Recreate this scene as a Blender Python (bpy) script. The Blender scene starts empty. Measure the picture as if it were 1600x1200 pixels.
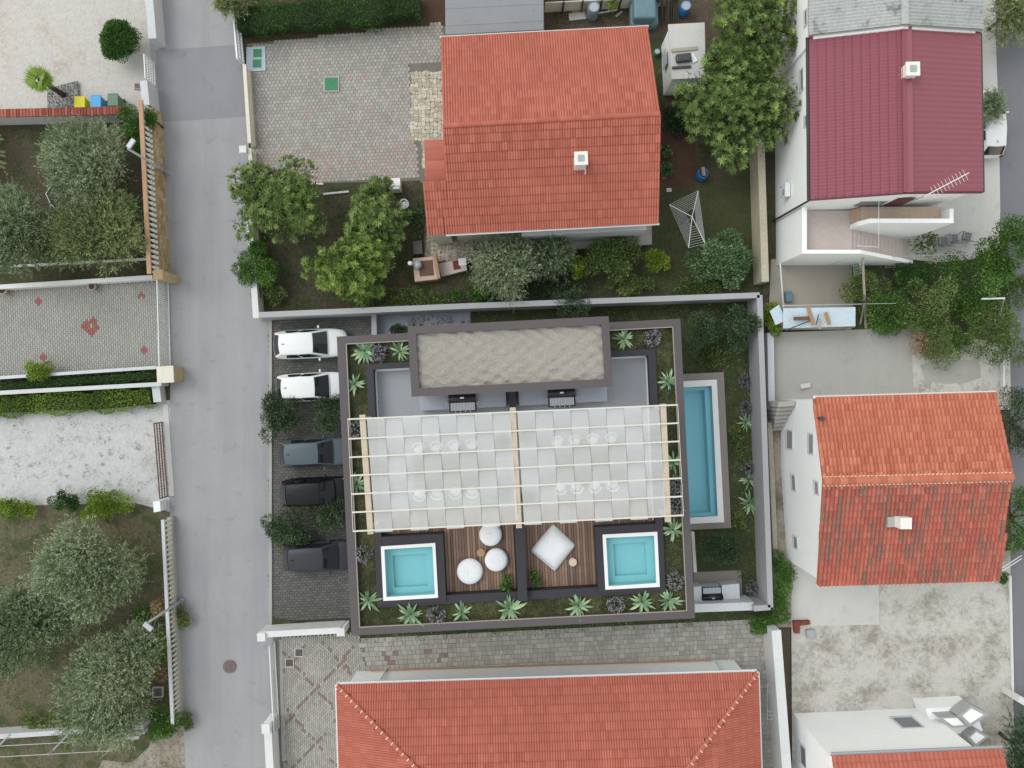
import bpy, math, random
import numpy as np
from mathutils import Vector, Matrix

# ------------------------------------------------------------------ camera, sky, sun, exposure
SC = bpy.context.scene
F, H = 1111.0, 46.0                      # focal length in photo pixels, flying height in metres
cam = bpy.data.cameras.new('camera'); cam.sensor_width = 36; cam.lens = 36*F/1600; cam.clip_end = 3000
camo = bpy.data.objects.new('camera', cam); SC.collection.objects.link(camo)
camo.location = (0, 0, H); SC.camera = camo
SUN_AZ, SUN_EL = math.radians(152), math.radians(52)      # azimuth counted from +X towards +Y
to_sun = Vector((math.cos(SUN_AZ)*math.cos(SUN_EL), math.sin(SUN_AZ)*math.cos(SUN_EL), math.sin(SUN_EL)))
wd = bpy.data.worlds.new('World'); SC.world = wd; wd.use_nodes = True
nt = wd.node_tree; nt.nodes.clear()
sky = nt.nodes.new('ShaderNodeTexSky'); sky.sky_type = 'NISHITA'; sky.sun_disc = False
sky.sun_elevation = SUN_EL; sky.sun_rotation = math.pi/2 - SUN_AZ; sky.dust_density = 0.0; sky.air_density = 4.0
hs = nt.nodes.new('ShaderNodeHueSaturation'); hs.inputs['Saturation'].default_value = 0.35
bg = nt.nodes.new('ShaderNodeBackground'); bg.inputs['Strength'].default_value = 0.15
wo = nt.nodes.new('ShaderNodeOutputWorld')
nt.links.new(sky.outputs[0], hs.inputs['Color']); nt.links.new(hs.outputs[0], bg.inputs['Color']); nt.links.new(bg.outputs[0], wo.inputs['Surface'])
sl = bpy.data.lights.new('sun', 'SUN'); sl.energy = 1.0; sl.angle = math.radians(35); sl.color = (1.0, 0.965, 0.92)
so = bpy.data.objects.new('sun', sl); SC.collection.objects.link(so); so.location = to_sun*60
so.rotation_euler = to_sun.to_track_quat('Z', 'Y').to_euler()
SC.view_settings.view_transform = 'Standard'; SC.view_settings.look = 'None'; SC.view_settings.gamma = 1
SC.view_settings.exposure = 0.4
SC.render.engine = 'CYCLES'
SC.cycles.use_denoising = True
SC.cycles.max_bounces = 4; SC.cycles.diffuse_bounces = 2; SC.cycles.glossy_bounces = 2; SC.cycles.caustics_reflective = False; SC.cycles.caustics_refractive = False; SC.cycles.transparent_max_bounces = 16

# ------------------------------------------------------------------ helpers
random.seed(4)
COL = SC.collection
def W(px, py, z=0.0):                    # the point at height z that the photo shows at pixel px, py
    s = (H - z)/F
    return Vector(((px - 800)*s, (600 - py)*s, z))
def PXM(z=0.0): return (H - z)/F         # metres per photo pixel at height z
def sr(r, g, b, k=0.9):
    f = lambda c: (c/255/12.92 if c/255 <= 0.04045 else ((c/255 + 0.055)/1.055)**2.4)
    return (min(.9, f(r)*k), min(.9, f(g)*k), min(.9, f(b)*k), 1)

ORG = {}
class MB:
    def __init__(s): s.v = []; s.f = []; s.a = []
    def add(s, vs, fs, a=None):
        o = len(s.v); s.v += [tuple(v) for v in vs]; s.f += [tuple(i + o for i in f) for f in fs]
        s.a += [a]*len(fs)
        return s
    def prism(s, top, zb, a=None):       # top: list of Vectors; zb: height of the flat bottom (or list)
        n = len(top)
        ar = sum(top[i].x*top[(i+1) % n].y - top[(i+1) % n].x*top[i].y for i in range(n))
        if ar < 0: top = top[::-1]
        if isinstance(zb, (int, float)): zb = [zb]*n
        vs = list(top) + [Vector((p.x, p.y, z)) for p, z in zip(top, zb)]
        fs = [tuple(range(n)), tuple(range(2*n - 1, n - 1, -1))] + [(i, n + i, n + (i+1) % n, (i+1) % n) for i in range(n)]
        return s.add(vs, fs, a)
    def pp(s, pts, zt, zb, a=None):      # prism from photo pixels read at height zt
        return s.prism([W(x, y, zt) for x, y in pts], zb, a)
    def box(s, c, sx, sy, sz, rz=0, a=None):   # c: centre of the base
        c = Vector(c); R = Matrix.Rotation(rz, 3, 'Z')
        return s.prism([c + R @ Vector((x*sx/2, y*sy/2, sz)) for x, y in ((-1, -1), (1, -1), (1, 1), (-1, 1))], c.z, a)
    def beam(s, p, q, w, h, up=(0, 0, 1), a=None):
        p = Vector(p); q = Vector(q); d = (q - p).normalized(); up = Vector(up)
        if abs(d.dot(up)) > .98: up = Vector((0, 1, 0))
        x = d.cross(up).normalized(); u = x.cross(d)
        vs = [e + x*sx*w/2 + u*su*h/2 for e in (p, q) for sx, su in ((-1, -1), (1, -1), (1, 1), (-1, 1))]
        return s.add(vs, [(3, 2, 1, 0), (4, 5, 6, 7), (0, 1, 5, 4), (1, 2, 6, 5), (2, 3, 7, 6), (3, 0, 4, 7)], a)
    def tube(s, pts, r, n=7, a=None):
        pts = [Vector(p) for p in pts]; rs = r if isinstance(r, (list, tuple)) else [r]*len(pts)
        vs = []; fs = []
        for i, p in enumerate(pts):
            d = (pts[min(i+1, len(pts)-1)] - pts[max(i-1, 0)]).normalized()
            up = Vector((0, 0, 1)) if abs(d.z) < .95 else Vector((0, 1, 0))
            x = d.cross(up).normalized(); u = x.cross(d)
            vs += [p + (x*math.cos(2*math.pi*k/n) + u*math.sin(2*math.pi*k/n))*rs[i] for k in range(n)]
        for i in range(len(pts) - 1):
            for k in range(n): fs.append((i*n + k, i*n + (k+1) % n, (i+1)*n + (k+1) % n, (i+1)*n + k))
        fs += [tuple(range(n-1, -1, -1)), tuple(range((len(pts)-1)*n, len(pts)*n))]
        return s.add(vs, fs, a)
    def lathe(s, prof, c, n=12, sx=1, sy=1, a=None):
        c = Vector(c); vs = []; fs = []
        for r, z in prof: vs += [c + Vector((r*sx*math.cos(2*math.pi*k/n), r*sy*math.sin(2*math.pi*k/n), z)) for k in range(n)]
        for i in range(len(prof) - 1):
            for k in range(n): fs.append((i*n + k, i*n + (k+1) % n, (i+1)*n + (k+1) % n, (i+1)*n + k))
        fs += [tuple(range(n-1, -1, -1)), tuple(range((len(prof)-1)*n, len(prof)*n))]
        return s.add(vs, fs, a)
    def wall(s, p, q, t, zt, zb, a=None):  # straight wall between two photo pixels read at the top height
        p = W(*p, zt); q = W(*q, zt); d = (q - p).normalized(); nrm = Vector((-d.y, d.x, 0))*t/2
        return s.prism([p - nrm, q - nrm, q + nrm, p + nrm], zb, a)
    def mesh(s, name, org=Vector((0, 0, 0))):
        m = bpy.data.meshes.new(name)
        m.from_pydata([(v[0]-org.x, v[1]-org.y, v[2]-org.z) for v in s.v], [], s.f); m.update()
        if any(a is not None for a in s.a):
            at = m.attributes.new('var', 'FLOAT', 'FACE'); at.data.foreach_set('value', [0.5 if a is None else a for a in s.a])
        return m

def tag(o, label=None, cat=None, group=None, kind=None):
    if label: o['label'] = label
    if cat: o['category'] = cat
    if group: o['group'] = group
    if kind: o['kind'] = kind
    return o
def link(name, mesh, mat, parent=None, loc=(0, 0, 0), smooth=False):
    o = bpy.data.objects.new(name, mesh); COL.objects.link(o)
    if mesh and mat and not mesh.materials: mesh.materials.append(mat)
    if smooth and mesh: mesh.polygons.foreach_set('use_smooth', [True]*len(mesh.polygons))
    if parent: o.parent = parent
    o.location = loc
    return o
def obj(name, mb, mat, parent=None, smooth=False):
    """one mesh object; vertices given in world space"""
    if parent:
        org = ORG[parent.name]
        o = link(name, mb.mesh(name, org), mat, parent, (0, 0, 0), smooth)
    else:
        a = np.array(mb.v); org = Vector((a[:, 0].mean(), a[:, 1].mean(), a[:, 2].min()))
        o = link(name, mb.mesh(name, org), mat, None, org, smooth)
    ORG[o.name] = org
    return o
def inst(name, mesh, mat, parent, pos, rot=None, scale=None):
    """a part that shares mesh data; pos in world space"""
    o = link(name, mesh, mat, parent, Vector(pos) - ORG[parent.name])
    if rot is not None: o.rotation_euler = rot
    if scale is not None: o.scale = scale
    ORG[o.name] = ORG[parent.name]
    return o
def thing(name, label, cat, loc, group=None):
    o = bpy.data.objects.new(name, None); COL.objects.link(o); o.location = loc; o.empty_display_size = .3
    ORG[o.name] = Vector(loc)
    return tag(o, label, cat, group)
def clone(root, loc, rz, label, scale=1.0, group=None):
    def cp(o, par):
        c = o.copy(); COL.objects.link(c); c.parent = par
        for ch in list(o.children): cp(ch, c)
        return c
    r = cp(root, None); r.location = loc; r.rotation_euler = (0, 0, rz); r.scale = (scale,)*3; r['label'] = label
    if group: r['group'] = group
    ORG[r.name] = Vector(loc)
    return r
def smooth_sub(o, lv=1):
    m = o.modifiers.new('sub', 'SUBSURF'); m.levels = lv; m.render_levels = lv
    o.data.polygons.foreach_set('use_smooth', [True]*len(o.data.polygons))
def bevel(o, w=.03, seg=2):
    m = o.modifiers.new('bev', 'BEVEL'); m.width = w; m.segments = seg; m.limit_method = 'ANGLE'

# ------------------------------------------------------------------ materials
def new_mat(name):
    m = bpy.data.materials.new(name); m.use_nodes = True
    t = m.node_tree; b = t.nodes['Principled BSDF']
    return m, t, b
def N(t, typ, **kw):
    n = t.nodes.new(typ)
    for k, v in kw.items():
        if k in n.inputs: n.inputs[k].default_value = v
        else: setattr(n, k, v)
    return n
def ramp(t, fac, stops):
    r = t.nodes.new('ShaderNodeValToRGB'); e = r.color_ramp.elements
    while len(e) > 1: e.remove(e[0])
    e[0].position = stops[0][0]; e[0].color = stops[0][1]
    for p, c in stops[1:]:
        x = e.new(p); x.color = c
    t.links.new(fac, r.inputs[0]); return r.outputs[0]
def mixc(t, fac, a, b, mode='MIX'):
    n = t.nodes.new('ShaderNodeMix'); n.data_type = 'RGBA'; n.blend_type = mode
    for s, v in ((n.inputs[0], fac), (n.inputs[6], a), (n.inputs[7], b)):
        if isinstance(v, bpy.types.NodeSocket): t.links.new(v, s)
        else: s.default_value = v
    return n.outputs[2]
def pos(t):
    return t.nodes.new('ShaderNodeNewGeometry').outputs['Position']
def noise(t, vec, scale, detail=6, rough=.6, stretch=None):
    if stretch:
        mp = N(t, 'ShaderNodeMapping'); mp.inputs['Scale'].default_value = stretch; t.links.new(vec, mp.inputs[0]); vec = mp.outputs[0]
    n = N(t, 'ShaderNodeTexNoise', Scale=scale, Detail=detail, Roughness=rough); t.links.new(vec, n.inputs['Vector'])
    return n.outputs['Fac']
def bump(t, b, fac, strength=.4, dist=.02):
    n = N(t, 'ShaderNodeBump', Strength=strength, Distance=dist); t.links.new(fac, n.inputs['Height']); t.links.new(n.outputs[0], b.inputs['Normal'])
def dark(c, k): return (c[0]*k, c[1]*k, c[2]*k, 1)
def plain(name, c, rough=.6, vary=.12, scale=1.2, fine=14, bumpk=.15, metal=0, stretch=None, spots=None):
    """a surface of one colour with two scales of wear and grain"""
    m, t, b = new_mat(name); p = pos(t)
    big = noise(t, p, scale, 5, .6, stretch); sm = noise(t, p, fine, 4, .65)
    col = ramp(t, big, [(.28, dark(c, 1 - vary)), (.55, c), (.78, dark(c, 1 + vary*.7))])
    col = mixc(t, .5, col, ramp(t, sm, [(.3, dark(c, 1 - vary*1.8)), (.7, dark(c, 1 + vary*1.2))]))
    if spots:
        s = noise(t, p, spots[1], 4, .7); f = ramp(t, s, [(spots[2], (0, 0, 0, 1)), (spots[2] + .1, (1, 1, 1, 1))])
        col = mixc(t, f, col, spots[0])
    t.links.new(col, b.inputs['Base Color'])
    b.inputs['Roughness'].default_value = rough; b.inputs['Metallic'].default_value = metal
    if bumpk: bump(t, b, sm, bumpk, .02)
    return m
def leafmat(name, lo, mid, hi, trans=.25, rough=.5):
    m, t, b = new_mat(name); b.inputs['Roughness'].default_value = rough
    at = N(t, 'ShaderNodeAttribute', attribute_name='var')
    col = ramp(t, at.outputs['Fac'], [(0, lo), (.5, mid), (1, hi)])
    t.links.new(col, b.inputs['Base Color']); b.inputs['Specular IOR Level'].default_value = .3
    tr = N(t, 'ShaderNodeBsdfTranslucent'); t.links.new(col, tr.inputs[0])
    mx = N(t, 'ShaderNodeMixShader', Fac=trans); t.links.new(b.outputs[0], mx.inputs[1]); t.links.new(tr.outputs[0], mx.inputs[2])
    t.links.new(mx.outputs[0], t.nodes['Material Output'].inputs[0])
    return m
def varmat(name, stops, rough=.75, vary=.25, scale=1.0, fine=16, bumpk=.25, wear=None):
    """per-piece colour from the face attribute 'var' under weathering noise"""
    m, t, b = new_mat(name); p = pos(t); at = N(t, 'ShaderNodeAttribute', attribute_name='var')
    col = ramp(t, at.outputs['Fac'], stops)
    n1 = noise(t, p, scale, 5); n2 = noise(t, p, fine, 3)
    col = mixc(t, 1.0, col, ramp(t, n1, [(.3, (1-vary,)*3 + (1,)), (.7, (1,)*4)]), 'MULTIPLY')
    col = mixc(t, .6, col, ramp(t, n2, [(.3, (1-vary,)*3 + (1,)), (.7, (1,)*4)]), 'MULTIPLY')
    if wear:
        w = noise(t, p, wear[1], 6, .75, wear[3] if len(wear) > 3 else None); col = mixc(t, ramp(t, w, [(wear[2], (0, 0, 0, 1)), (wear[2] + .12, (1, 1, 1, 1))]), col, wear[0])
    t.links.new(col, b.inputs['Base Color']); b.inputs['Roughness'].default_value = rough
    bump(t, b, n2, bumpk, .015)
    return m
def gloss(name, c, rough=.2, metal=0, coat=0, spec=.5):
    m, t, b = new_mat(name); b.inputs['Base Color'].default_value = c; b.inputs['Roughness'].default_value = rough
    b.inputs['Specular IOR Level'].default_value = spec
    b.inputs['Metallic'].default_value = metal; b.inputs['Coat Weight'].default_value = coat
    return m
# ------------------------------------------------------------------ material library
M = {}
M['earth'] = plain('earth', sr(92, 78, 66), .95, .35, .7, 9, .5, spots=(sr(70, 76, 48), 1.6, .56))
M['earth_dark'] = plain('earth_dark', sr(84, 76, 60), .95, .35, .8, 9, .5, spots=(sr(58, 68, 38), .9, .48))
M['earth_dry'] = plain('earth_dry', sr(106, 99, 78), .95, .35, .5, 8, .5, spots=(sr(72, 80, 48), .7, .48))
M['plot_soil'] = plain('plot_soil', sr(86, 62, 48), .95, .25, 1.5, 12, .6)
M['lawn'] = plain('lawn', sr(70, 74, 46), .95, .35, .9, 10, .5, spots=(sr(86, 74, 56), 1.3, .58))
M['lawn_dark'] = plain('lawn_dark', sr(64, 72, 44), .95, .4, .9, 10, .5, spots=(sr(86, 84, 58), 1.2, .55))
def gravel(name, c, weed, thr, sc=1.0, wk=.8):
    m, t, b = new_mat(name); p = pos(t)
    v = N(t, 'ShaderNodeTexVoronoi', Scale=8.0*sc); t.links.new(p, v.inputs['Vector'])
    big = noise(t, p, .25, 6, .65); mid = noise(t, p, 2.2, 6, .75)
    col = ramp(t, big, [(.3, dark(c, .86)), (.5, c), (.75, dark(c, 1.1))])
    col = mixc(t, .4, col, ramp(t, v.outputs['Color'], [(.1, dark(c, .55)), (.6, c), (1, dark(c, 1.2))]))
    gr = noise(t, p, 6.5, 4, .75); col = mixc(t, .6, col, ramp(t, gr, [(.34, dark(c, .62)), (.5, c), (.66, dark(c, 1.12))]))
    col = mixc(t, .5, col, ramp(t, mid, [(.3, dark(c, .78)), (.6, dark(c, 1.05))]))
    if weed is not None:
        w = noise(t, p, 3.2, 8, .8); w2 = noise(t, p, .5, 4, .6)
        ad = N(t, 'ShaderNodeMath', operation='ADD'); t.links.new(w, ad.inputs[0]); t.links.new(w2, ad.inputs[1])
        hf = N(t, 'ShaderNodeMath', operation='MULTIPLY'); hf.inputs[1].default_value = .5; t.links.new(ad.outputs[0], hf.inputs[0])
        col = mixc(t, ramp(t, hf.outputs[0], [(thr/2, (0, 0, 0, 1)), (thr/2 + .13, (wk,)*3 + (1,))]), col, weed)
    t.links.new(col, b.inputs['Base Color']); b.inputs['Roughness'].default_value = .95
    bump(t, b, v.outputs['Distance'], .5, .03)
    return m
M['gravel'] = gravel('gravel', sr(200, 194, 190), sr(172, 158, 142), 1.04)
M['gravel_lot'] = gravel('gravel_lot', sr(198, 196, 198), sr(140, 136, 122), 1.04, 1.0, .55)
M['gravel_weedy'] = gravel('gravel_weedy', sr(200, 196, 190), sr(124, 112, 97), .94, 1.0, .7)
M['gravel_brown'] = gravel('gravel_brown', sr(168, 158, 146), sr(104, 94, 76), .92)
M['pebbles'] = varmat('pebbles', [(0, sr(96, 94, 92)), (.5, sr(150, 148, 146)), (1, sr(206, 204, 200))], .9, .2)
def road(name, c, streak=.12, cracks=False):
    m, t, b = new_mat(name); p = pos(t)
    s1 = noise(t, p, .55, 6, .6, (1.8, .10, 1)); s2 = noise(t, p, .35, 5, .6); f = noise(t, p, 20, 3, .7)
    col = ramp(t, s1, [(.3, dark(c, 1 - streak*1.4)), (.52, c), (.75, dark(c, 1 + streak*.6))])
    col = mixc(t, .5, col, ramp(t, s2, [(.28, dark(c, .78)), (.5, c), (.72, dark(c, 1.12))]))
    col = mixc(t, .4, col, ramp(t, f, [(.3, dark(c, .72)), (.7, dark(c, 1.14))]))
    st = noise(t, p, 1.1, 4, .55); col = mixc(t, ramp(t, st, [(.6, (0, 0, 0, 1)), (.75, (.4,)*3 + (1,))]), col, dark(c, .55))
    if cracks:
        v = N(t, 'ShaderNodeTexVoronoi', Scale=.16, feature='DISTANCE_TO_EDGE'); w = N(t, 'ShaderNodeVectorMath', operation='ADD')
        nz = N(t, 'ShaderNodeTexNoise', Scale=1.3, Detail=5); t.links.new(p, nz.inputs['Vector'])
        t.links.new(p, w.inputs[0]); t.links.new(nz.outputs['Color'], w.inputs[1]); t.links.new(w.outputs[0], v.inputs['Vector'])
        col = mixc(t, ramp(t, v.outputs['Distance'], [(0, (.4,)*3 + (1,)), (.004, (0, 0, 0, 1))]), col, dark(c, .45))
    t.links.new(col, b.inputs['Base Color']); b.inputs['Roughness'].default_value = .9
    bump(t, b, f, .2, .01)
    return m
M['road'] = road('road_concrete', sr(160, 158, 162), .26)
M['road_patch'] = road('road_patch', sr(143, 141, 146), .1, False)
M['asphalt'] = road('asphalt', sr(122, 122, 128), .08)
M['concrete'] = road('concrete', sr(172, 169, 164), .10, False)
M['concrete_warm'] = road('concrete_warm', sr(166, 158, 146), .12, False)
M['concrete_pale'] = road('concrete_pale', sr(205, 202, 199), .08, False)
M['concrete_blue'] = plain('concrete_blue', sr(162, 166, 178), .8, .08, .6)
M['wall_white'] = plain('wall_white', sr(240, 242, 244, 1.0), .8, .05, .5, 8, .08)
M['wall_off'] = plain('wall_off', sr(220, 220, 220), .85, .09, .8, 8, .12)
M['wall_grey'] = plain('wall_grey', sr(203, 204, 208), .8, .1, .7, 8, .12)
M['wall_cream'] = plain('wall_cream', sr(222, 216, 204), .85, .12, .9, 9, .15)
M['wall_old'] = plain('wall_old', sr(188, 180, 160), .9, .2, 1.0, 9, .3)
M['villa_wall'] = plain('villa_wall', sr(170, 170, 174), .8, .07, .6, 8, .1)
M['taupe'] = plain('taupe', sr(88, 81, 84), .7, .08, .5, 10, .1)
M['taupe_pale'] = plain('taupe_pale', sr(140, 130, 124), .75, .1, .6, 10, .1)
M['charcoal'] = plain('charcoal', sr(46, 43, 52), .65, .1, .6, 10, .1)
M['terrace_tile'] = plain('terrace_tile', sr(155, 156, 163), .45, .05, .5, 6, .03)
M['metal_white'] = gloss('metal_white', sr(226, 228, 230), .4)
M['metal_grey'] = gloss('metal_grey', sr(176, 180, 188), .45, .2)
M['metal_dark'] = gloss('metal_dark', sr(70, 68, 70), .5)
M['rust'] = plain('rust', sr(112, 84, 70), .8, .4, 3, 20, .3)
M['timber_pale'] = plain('timber_pale', sr(200, 184, 166), .7, .12, 1.2, 20, .15, stretch=(.3, 6, 1))
M['rail_beige'] = plain('rail_beige', sr(218, 213, 202), .6, .06, 1.0)
M['timber'] = plain('timber', sr(176, 140, 104), .75, .3, 2, 20, .3)
M['timber_grey'] = plain('timber_grey', sr(176, 166, 154), .85, .25, 2, 20, .3)
M['bark'] = plain('bark', sr(92, 80, 68), .95, .35, 3, 15, .6)
M['bark_dark'] = plain('bark_dark', sr(74, 62, 52), .95, .35, 3, 15, .6)
M['glass_dark'] = gloss('glass_dark', (.012, .014, .02, 1), .06, 0, .3)
M['pane'] = gloss('pane', sr(120, 126, 134), .15)
M['pane_shut'] = plain('pane_shut', sr(150, 144, 148), .6, .08)
M['black'] = gloss('black_metal', (.012, .012, .016, 1), .35)
M['rubber'] = gloss('rubber', (.02, .02, .02, 1), .8)
M['chrome'] = gloss('chrome', (.6, .6, .62, 1), .25, .9)
M['plastic_white'] = gloss('plastic_white', sr(238, 240, 244), .45)
M['stone_tan'] = varmat('stone_tan', [(0, sr(176, 148, 110)), (.5, sr(200, 176, 136)), (1, sr(216, 198, 164))], .85, .25, 2, 14, .4)
M['paint_orange'] = plain('paint_orange', sr(184, 148, 116), .8, .15, 1.5)
M['brick_red'] = varmat('brick_red', [(0, sr(136, 66, 56)), (.5, sr(164, 84, 70)), (1, sr(182, 104, 86))], .85, .25, 2)
M['paver_grey'] = varmat('paver_grey', [(0, sr(166, 163, 158)), (.35, sr(171, 168, 163)), (.7, sr(177, 174, 169)), (.71, sr(158, 96, 92)), (1, sr(170, 104, 100))], .85, .16, .35, 12, .25)
M['paver_hex'] = varmat('paver_hex', [(0, sr(164, 158, 152)), (.35, sr(174, 169, 163)), (.7, sr(184, 178, 172)), (.71, sr(178, 158, 152)), (1, sr(184, 162, 156))], .85, .16, .45, 12, .3, wear=(sr(108, 100, 84), .9, .66))
M['paver_dark'] = varmat('paver_dark', [(0, sr(98, 96, 93)), (1, sr(116, 114, 111))], .85, .25, .5, 12, .3)
M['paver_mix'] = varmat('paver_mix', [(0, sr(164, 159, 152)), (.4, sr(178, 173, 166)), (.7, sr(190, 186, 179)), (.71, sr(142, 120, 117)), (1, sr(156, 130, 125))], .85, .16, .6, 12, .3, wear=(sr(96, 94, 78), .8, .66))
M['flagstone'] = varmat('flagstone', [(0, sr(186, 172, 150)), (.5, sr(208, 198, 180)), (1, sr(224, 216, 202))], .85, .22, 1.2, 12, .35)
M['joint'] = plain('joint', sr(124, 119, 112), .95, .3, 1.5)
M['joint_dark'] = plain('joint_dark', sr(62, 60, 54), .95, .3, 1.5)
M['cover_green'] = plain('cover_green', sr(50, 128, 88), .6, .12, 3)
M['cover_iron'] = plain('cover_iron', sr(92, 84, 84), .7, .2, 5)
M['cover_rust'] = plain('cover_rust', sr(128, 108, 104), .8, .2, 5)
M['pad_blue'] = plain('pad_blue', sr(186, 196, 208), .8, .06, 1)
M['deck'] = varmat('deck', [(0, sr(116, 92, 80)), (.5, sr(144, 114, 98)), (1, sr(168, 138, 118))], .7, .2, 2, 20, .2)

# ------------------------------------------------------------------ ground, roads and yards
ZL = [0.0]
def sheet(name, pts, mat, z=None):
    if z is None: ZL[0] += .004; z = ZL[0]
    mb = MB(); P = [W(x, y, z) for x, y in pts]
    ar = sum(P[i].x*P[(i+1) % len(P)].y - P[(i+1) % len(P)].x*P[i].y for i in range(len(P)))
    mb.add(P if ar > 0 else P[::-1], [tuple(range(len(P)))])
    return tag(obj(name, mb, M[mat]), kind='structure'), z
def ring_sheet(name, outer, inner, mat):               # a sheet with a four-cornered hole (the swimming pool)
    g = MB(); g.add(outer + inner, [(i, (i+1) % 4, 4 + (i+1) % 4, 4 + i) for i in range(4)])
    return tag(obj(name, g, M[mat]), kind='structure')
POOL = [(1034, 592), (1126, 587), (1137, 820), (1046, 825)]
hole = lambda z: [W(x, y, z) for x, y in POOL[::-1]]
ring_sheet('ground', [Vector((-900, -900, 0)), Vector((900, -900, 0)), Vector((900, 900, 0)), Vector((-900, 900, 0))], [hole(0)[k] for k in (0, 1, 2, 3)], 'earth')
X0, X1, Y0, Y1 = -500, 2100, -450, 1650
sheet('gravel_yard', [(X0, Y0), (205, Y0), (232, 0), (248, 178), (X0, 192)], 'gravel')
sheet('garden_bed', [(X0, 192), (250, 176), (266, 440), (X0, 458)], 'earth_dark')
court_l, zc_l = sheet('courtyard_paving', [(X0, 460), (262, 437), (270, 575), (X0, 612)], 'joint')
sheet('planting_strip', [(X0, 596), (270, 576), (272, 645), (X0, 660)], 'earth_dark')
sheet('gravel_lot', [(X0, 643), (272, 625), (274, 800), (X0, 808)], 'gravel_lot')
sheet('olive_garden', [(X0, 800), (212, 786), (274, 802), (290, 1132), (X0, 1160)], 'earth_dry')
sheet('verge_ground', [(X0, 1152), (292, 1118), (296, Y1), (X0, Y1)], 'earth_dry')
sheet('gravel_verge', [(240, 1148), (262, 1140), (291, 1132), (296, Y1), (150, Y1), (148, 1215), (160, 1188), (205, 1192), (232, 1168)], 'gravel_brown')
sheet('road', [(195, Y0), (228, 0), (244, 180), (256, 270), (262, 440), (266, 600), (264, 780), (280, 1000), (290, 1200), (298, Y1),
               (462, Y1), (440, 1200), (436, 985), (426, 500), (404, 490), (394, 300), (385, 180), (372, 60), (362, 0), (340, Y0)], 'road')
sheet('road_patch', [(243, 78), (330, 73), (364, 70), (381, 112), (384, 182), (300, 188), (249, 190)], 'road_patch')
park, z_park = sheet('parking_paving', [(421, 500), (440, 493), (600, 486), (640, 985), (420, 985)], 'joint_dark')
sheet('lane', [(1536, Y0), (1552, 60), (1556, 300), (1574, 440), (1578, 600), (1580, 900), (1584, 1090), (1590, Y1), (X1, Y1), (X1, Y0)], 'asphalt')
hexc, z_hex = sheet('patio_paving', [(386, 64), (640, 36), (700, 34), (700, 280), (660, 286), (505, 287), (394, 287)], 'joint')
sheet('hedge_bed', [(366, Y0), (700, Y0), (700, 40), (386, 68)], 'plot_soil')
sheet('shrub_garden', [(394, 287), (505, 286), (655, 282), (672, 300), (672, 372), (1040, 352), (1040, 120), (1184, 196), (1192, 458), (408, 494)], 'earth_dark')
sheet('back_yard', [(850, Y0), (1215, Y0), (1212, 200), (1040, 200), (850, 50)], 'earth')
sheet('lawn', [(1030, 292), (1180, 270), (1186, 440), (1000, 455), (1020, 380)], 'lawn')
sheet('vegetable_plot', [(1020, 205), (1086, 200), (1086, 292), (1020, 296)], 'plot_soil')
crazy, z_crazy = sheet('flagstone_path', [(640, 100), (702, 96), (702, 225), (676, 290), (674, 370), (742, 368), (742, 410), (662, 410), (664, 300), (654, 225), (642, 222)], 'joint')
sheet('house_path', [(700, 372), (1018, 350), (1019, 382), (820, 392), (700, 380)], 'concrete')
sheet('side_path', [(1005, 60), (1036, 58), (1040, 150), (1034, 204), (1008, 204)], 'lawn_dark')
ZL[0] += .004; ring_sheet('villa_garden', [W(x, y, ZL[0]) for x, y in ((640, 985), (1200, 948), (1180, 462), (600, 486))], hole(ZL[0]), 'lawn_dark')
sheet('villa_path', [(580, 490), (735, 482), (735, 560), (580, 560)], 'concrete_blue')
court_b, z_cb = sheet('yard_paving', [(426, 992), (560, 984), (1090, 962), (1206, 970), (1222, 1200), (1240, Y1), (440, Y1), (436, 1200)], 'joint')
sheet('verge_grass', [(420, 965), (560, 985), (1090, 958), (1205, 950), (1208, 975), (1100, 975), (560, 998), (424, 994)], 'lawn_dark')
sheet('lane_verge', [(1530, Y0), (1552, Y0), (1556, 60), (1561, 200), (1563, 330), (1560, 430), (1450, 430), (1430, 300), (1430, 0)], 'concrete_pale')
sheet('alley', [(1188, 190), (1215, 190), (1215, 440), (1192, 470)], 'earth_dark')
sheet('neighbour_yard', [(1205, 405), (1345, 400), (1345, 470), (1330, 515), (1200, 515)], 'concrete_warm')
sheet('shrub_bed', [(1330, 395), (1575, 360), (1580, 560), (1420, 600), (1335, 515)], 'lawn_dark')
sheet('seating_patio', [(1420, 350), (1560, 330), (1562, 400), (1470, 410), (1420, 405)], 'concrete_pale')
sheet('weedy_lot', [(1410, 505), (1578, 540), (1580, 640), (1410, 640)], 'gravel_weedy')
slab, z_slab = sheet('concrete_yard', [(1200, 520), (1422, 512), (1430, 640), (1230, 660), (1205, 640)], 'concrete')
sheet('concrete_patch', [(1437, 570), (1468, 563), (1530, 562), (1533, 590), (1510, 598), (1475, 600), (1446, 595)], 'concrete')
sheet('wall_side_strip', [(1196, 640), (1226, 640), (1240, 980), (1208, 980)], 'gravel_brown')
sheet('house_lot', [(1236, 860), (1579, 860), (1584, 1115), (1590, Y1), (1240, Y1)], 'gravel_weedy')
sheet('concrete_apron', [(1236, 868), (1372, 862), (1374, 976), (1268, 978), (1238, 968)], 'concrete_pale')
0 and sheet('bare_gravel', [(1376, 985), (1440, 930), (1578, 925), (1582, 1085), (1500, 1080), (1440, 1072)], 'gravel')
pb, zpb = sheet('gravel_bed', [(74, 138), (122, 126), (124, 166), (74, 172)], 'joint')

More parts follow.
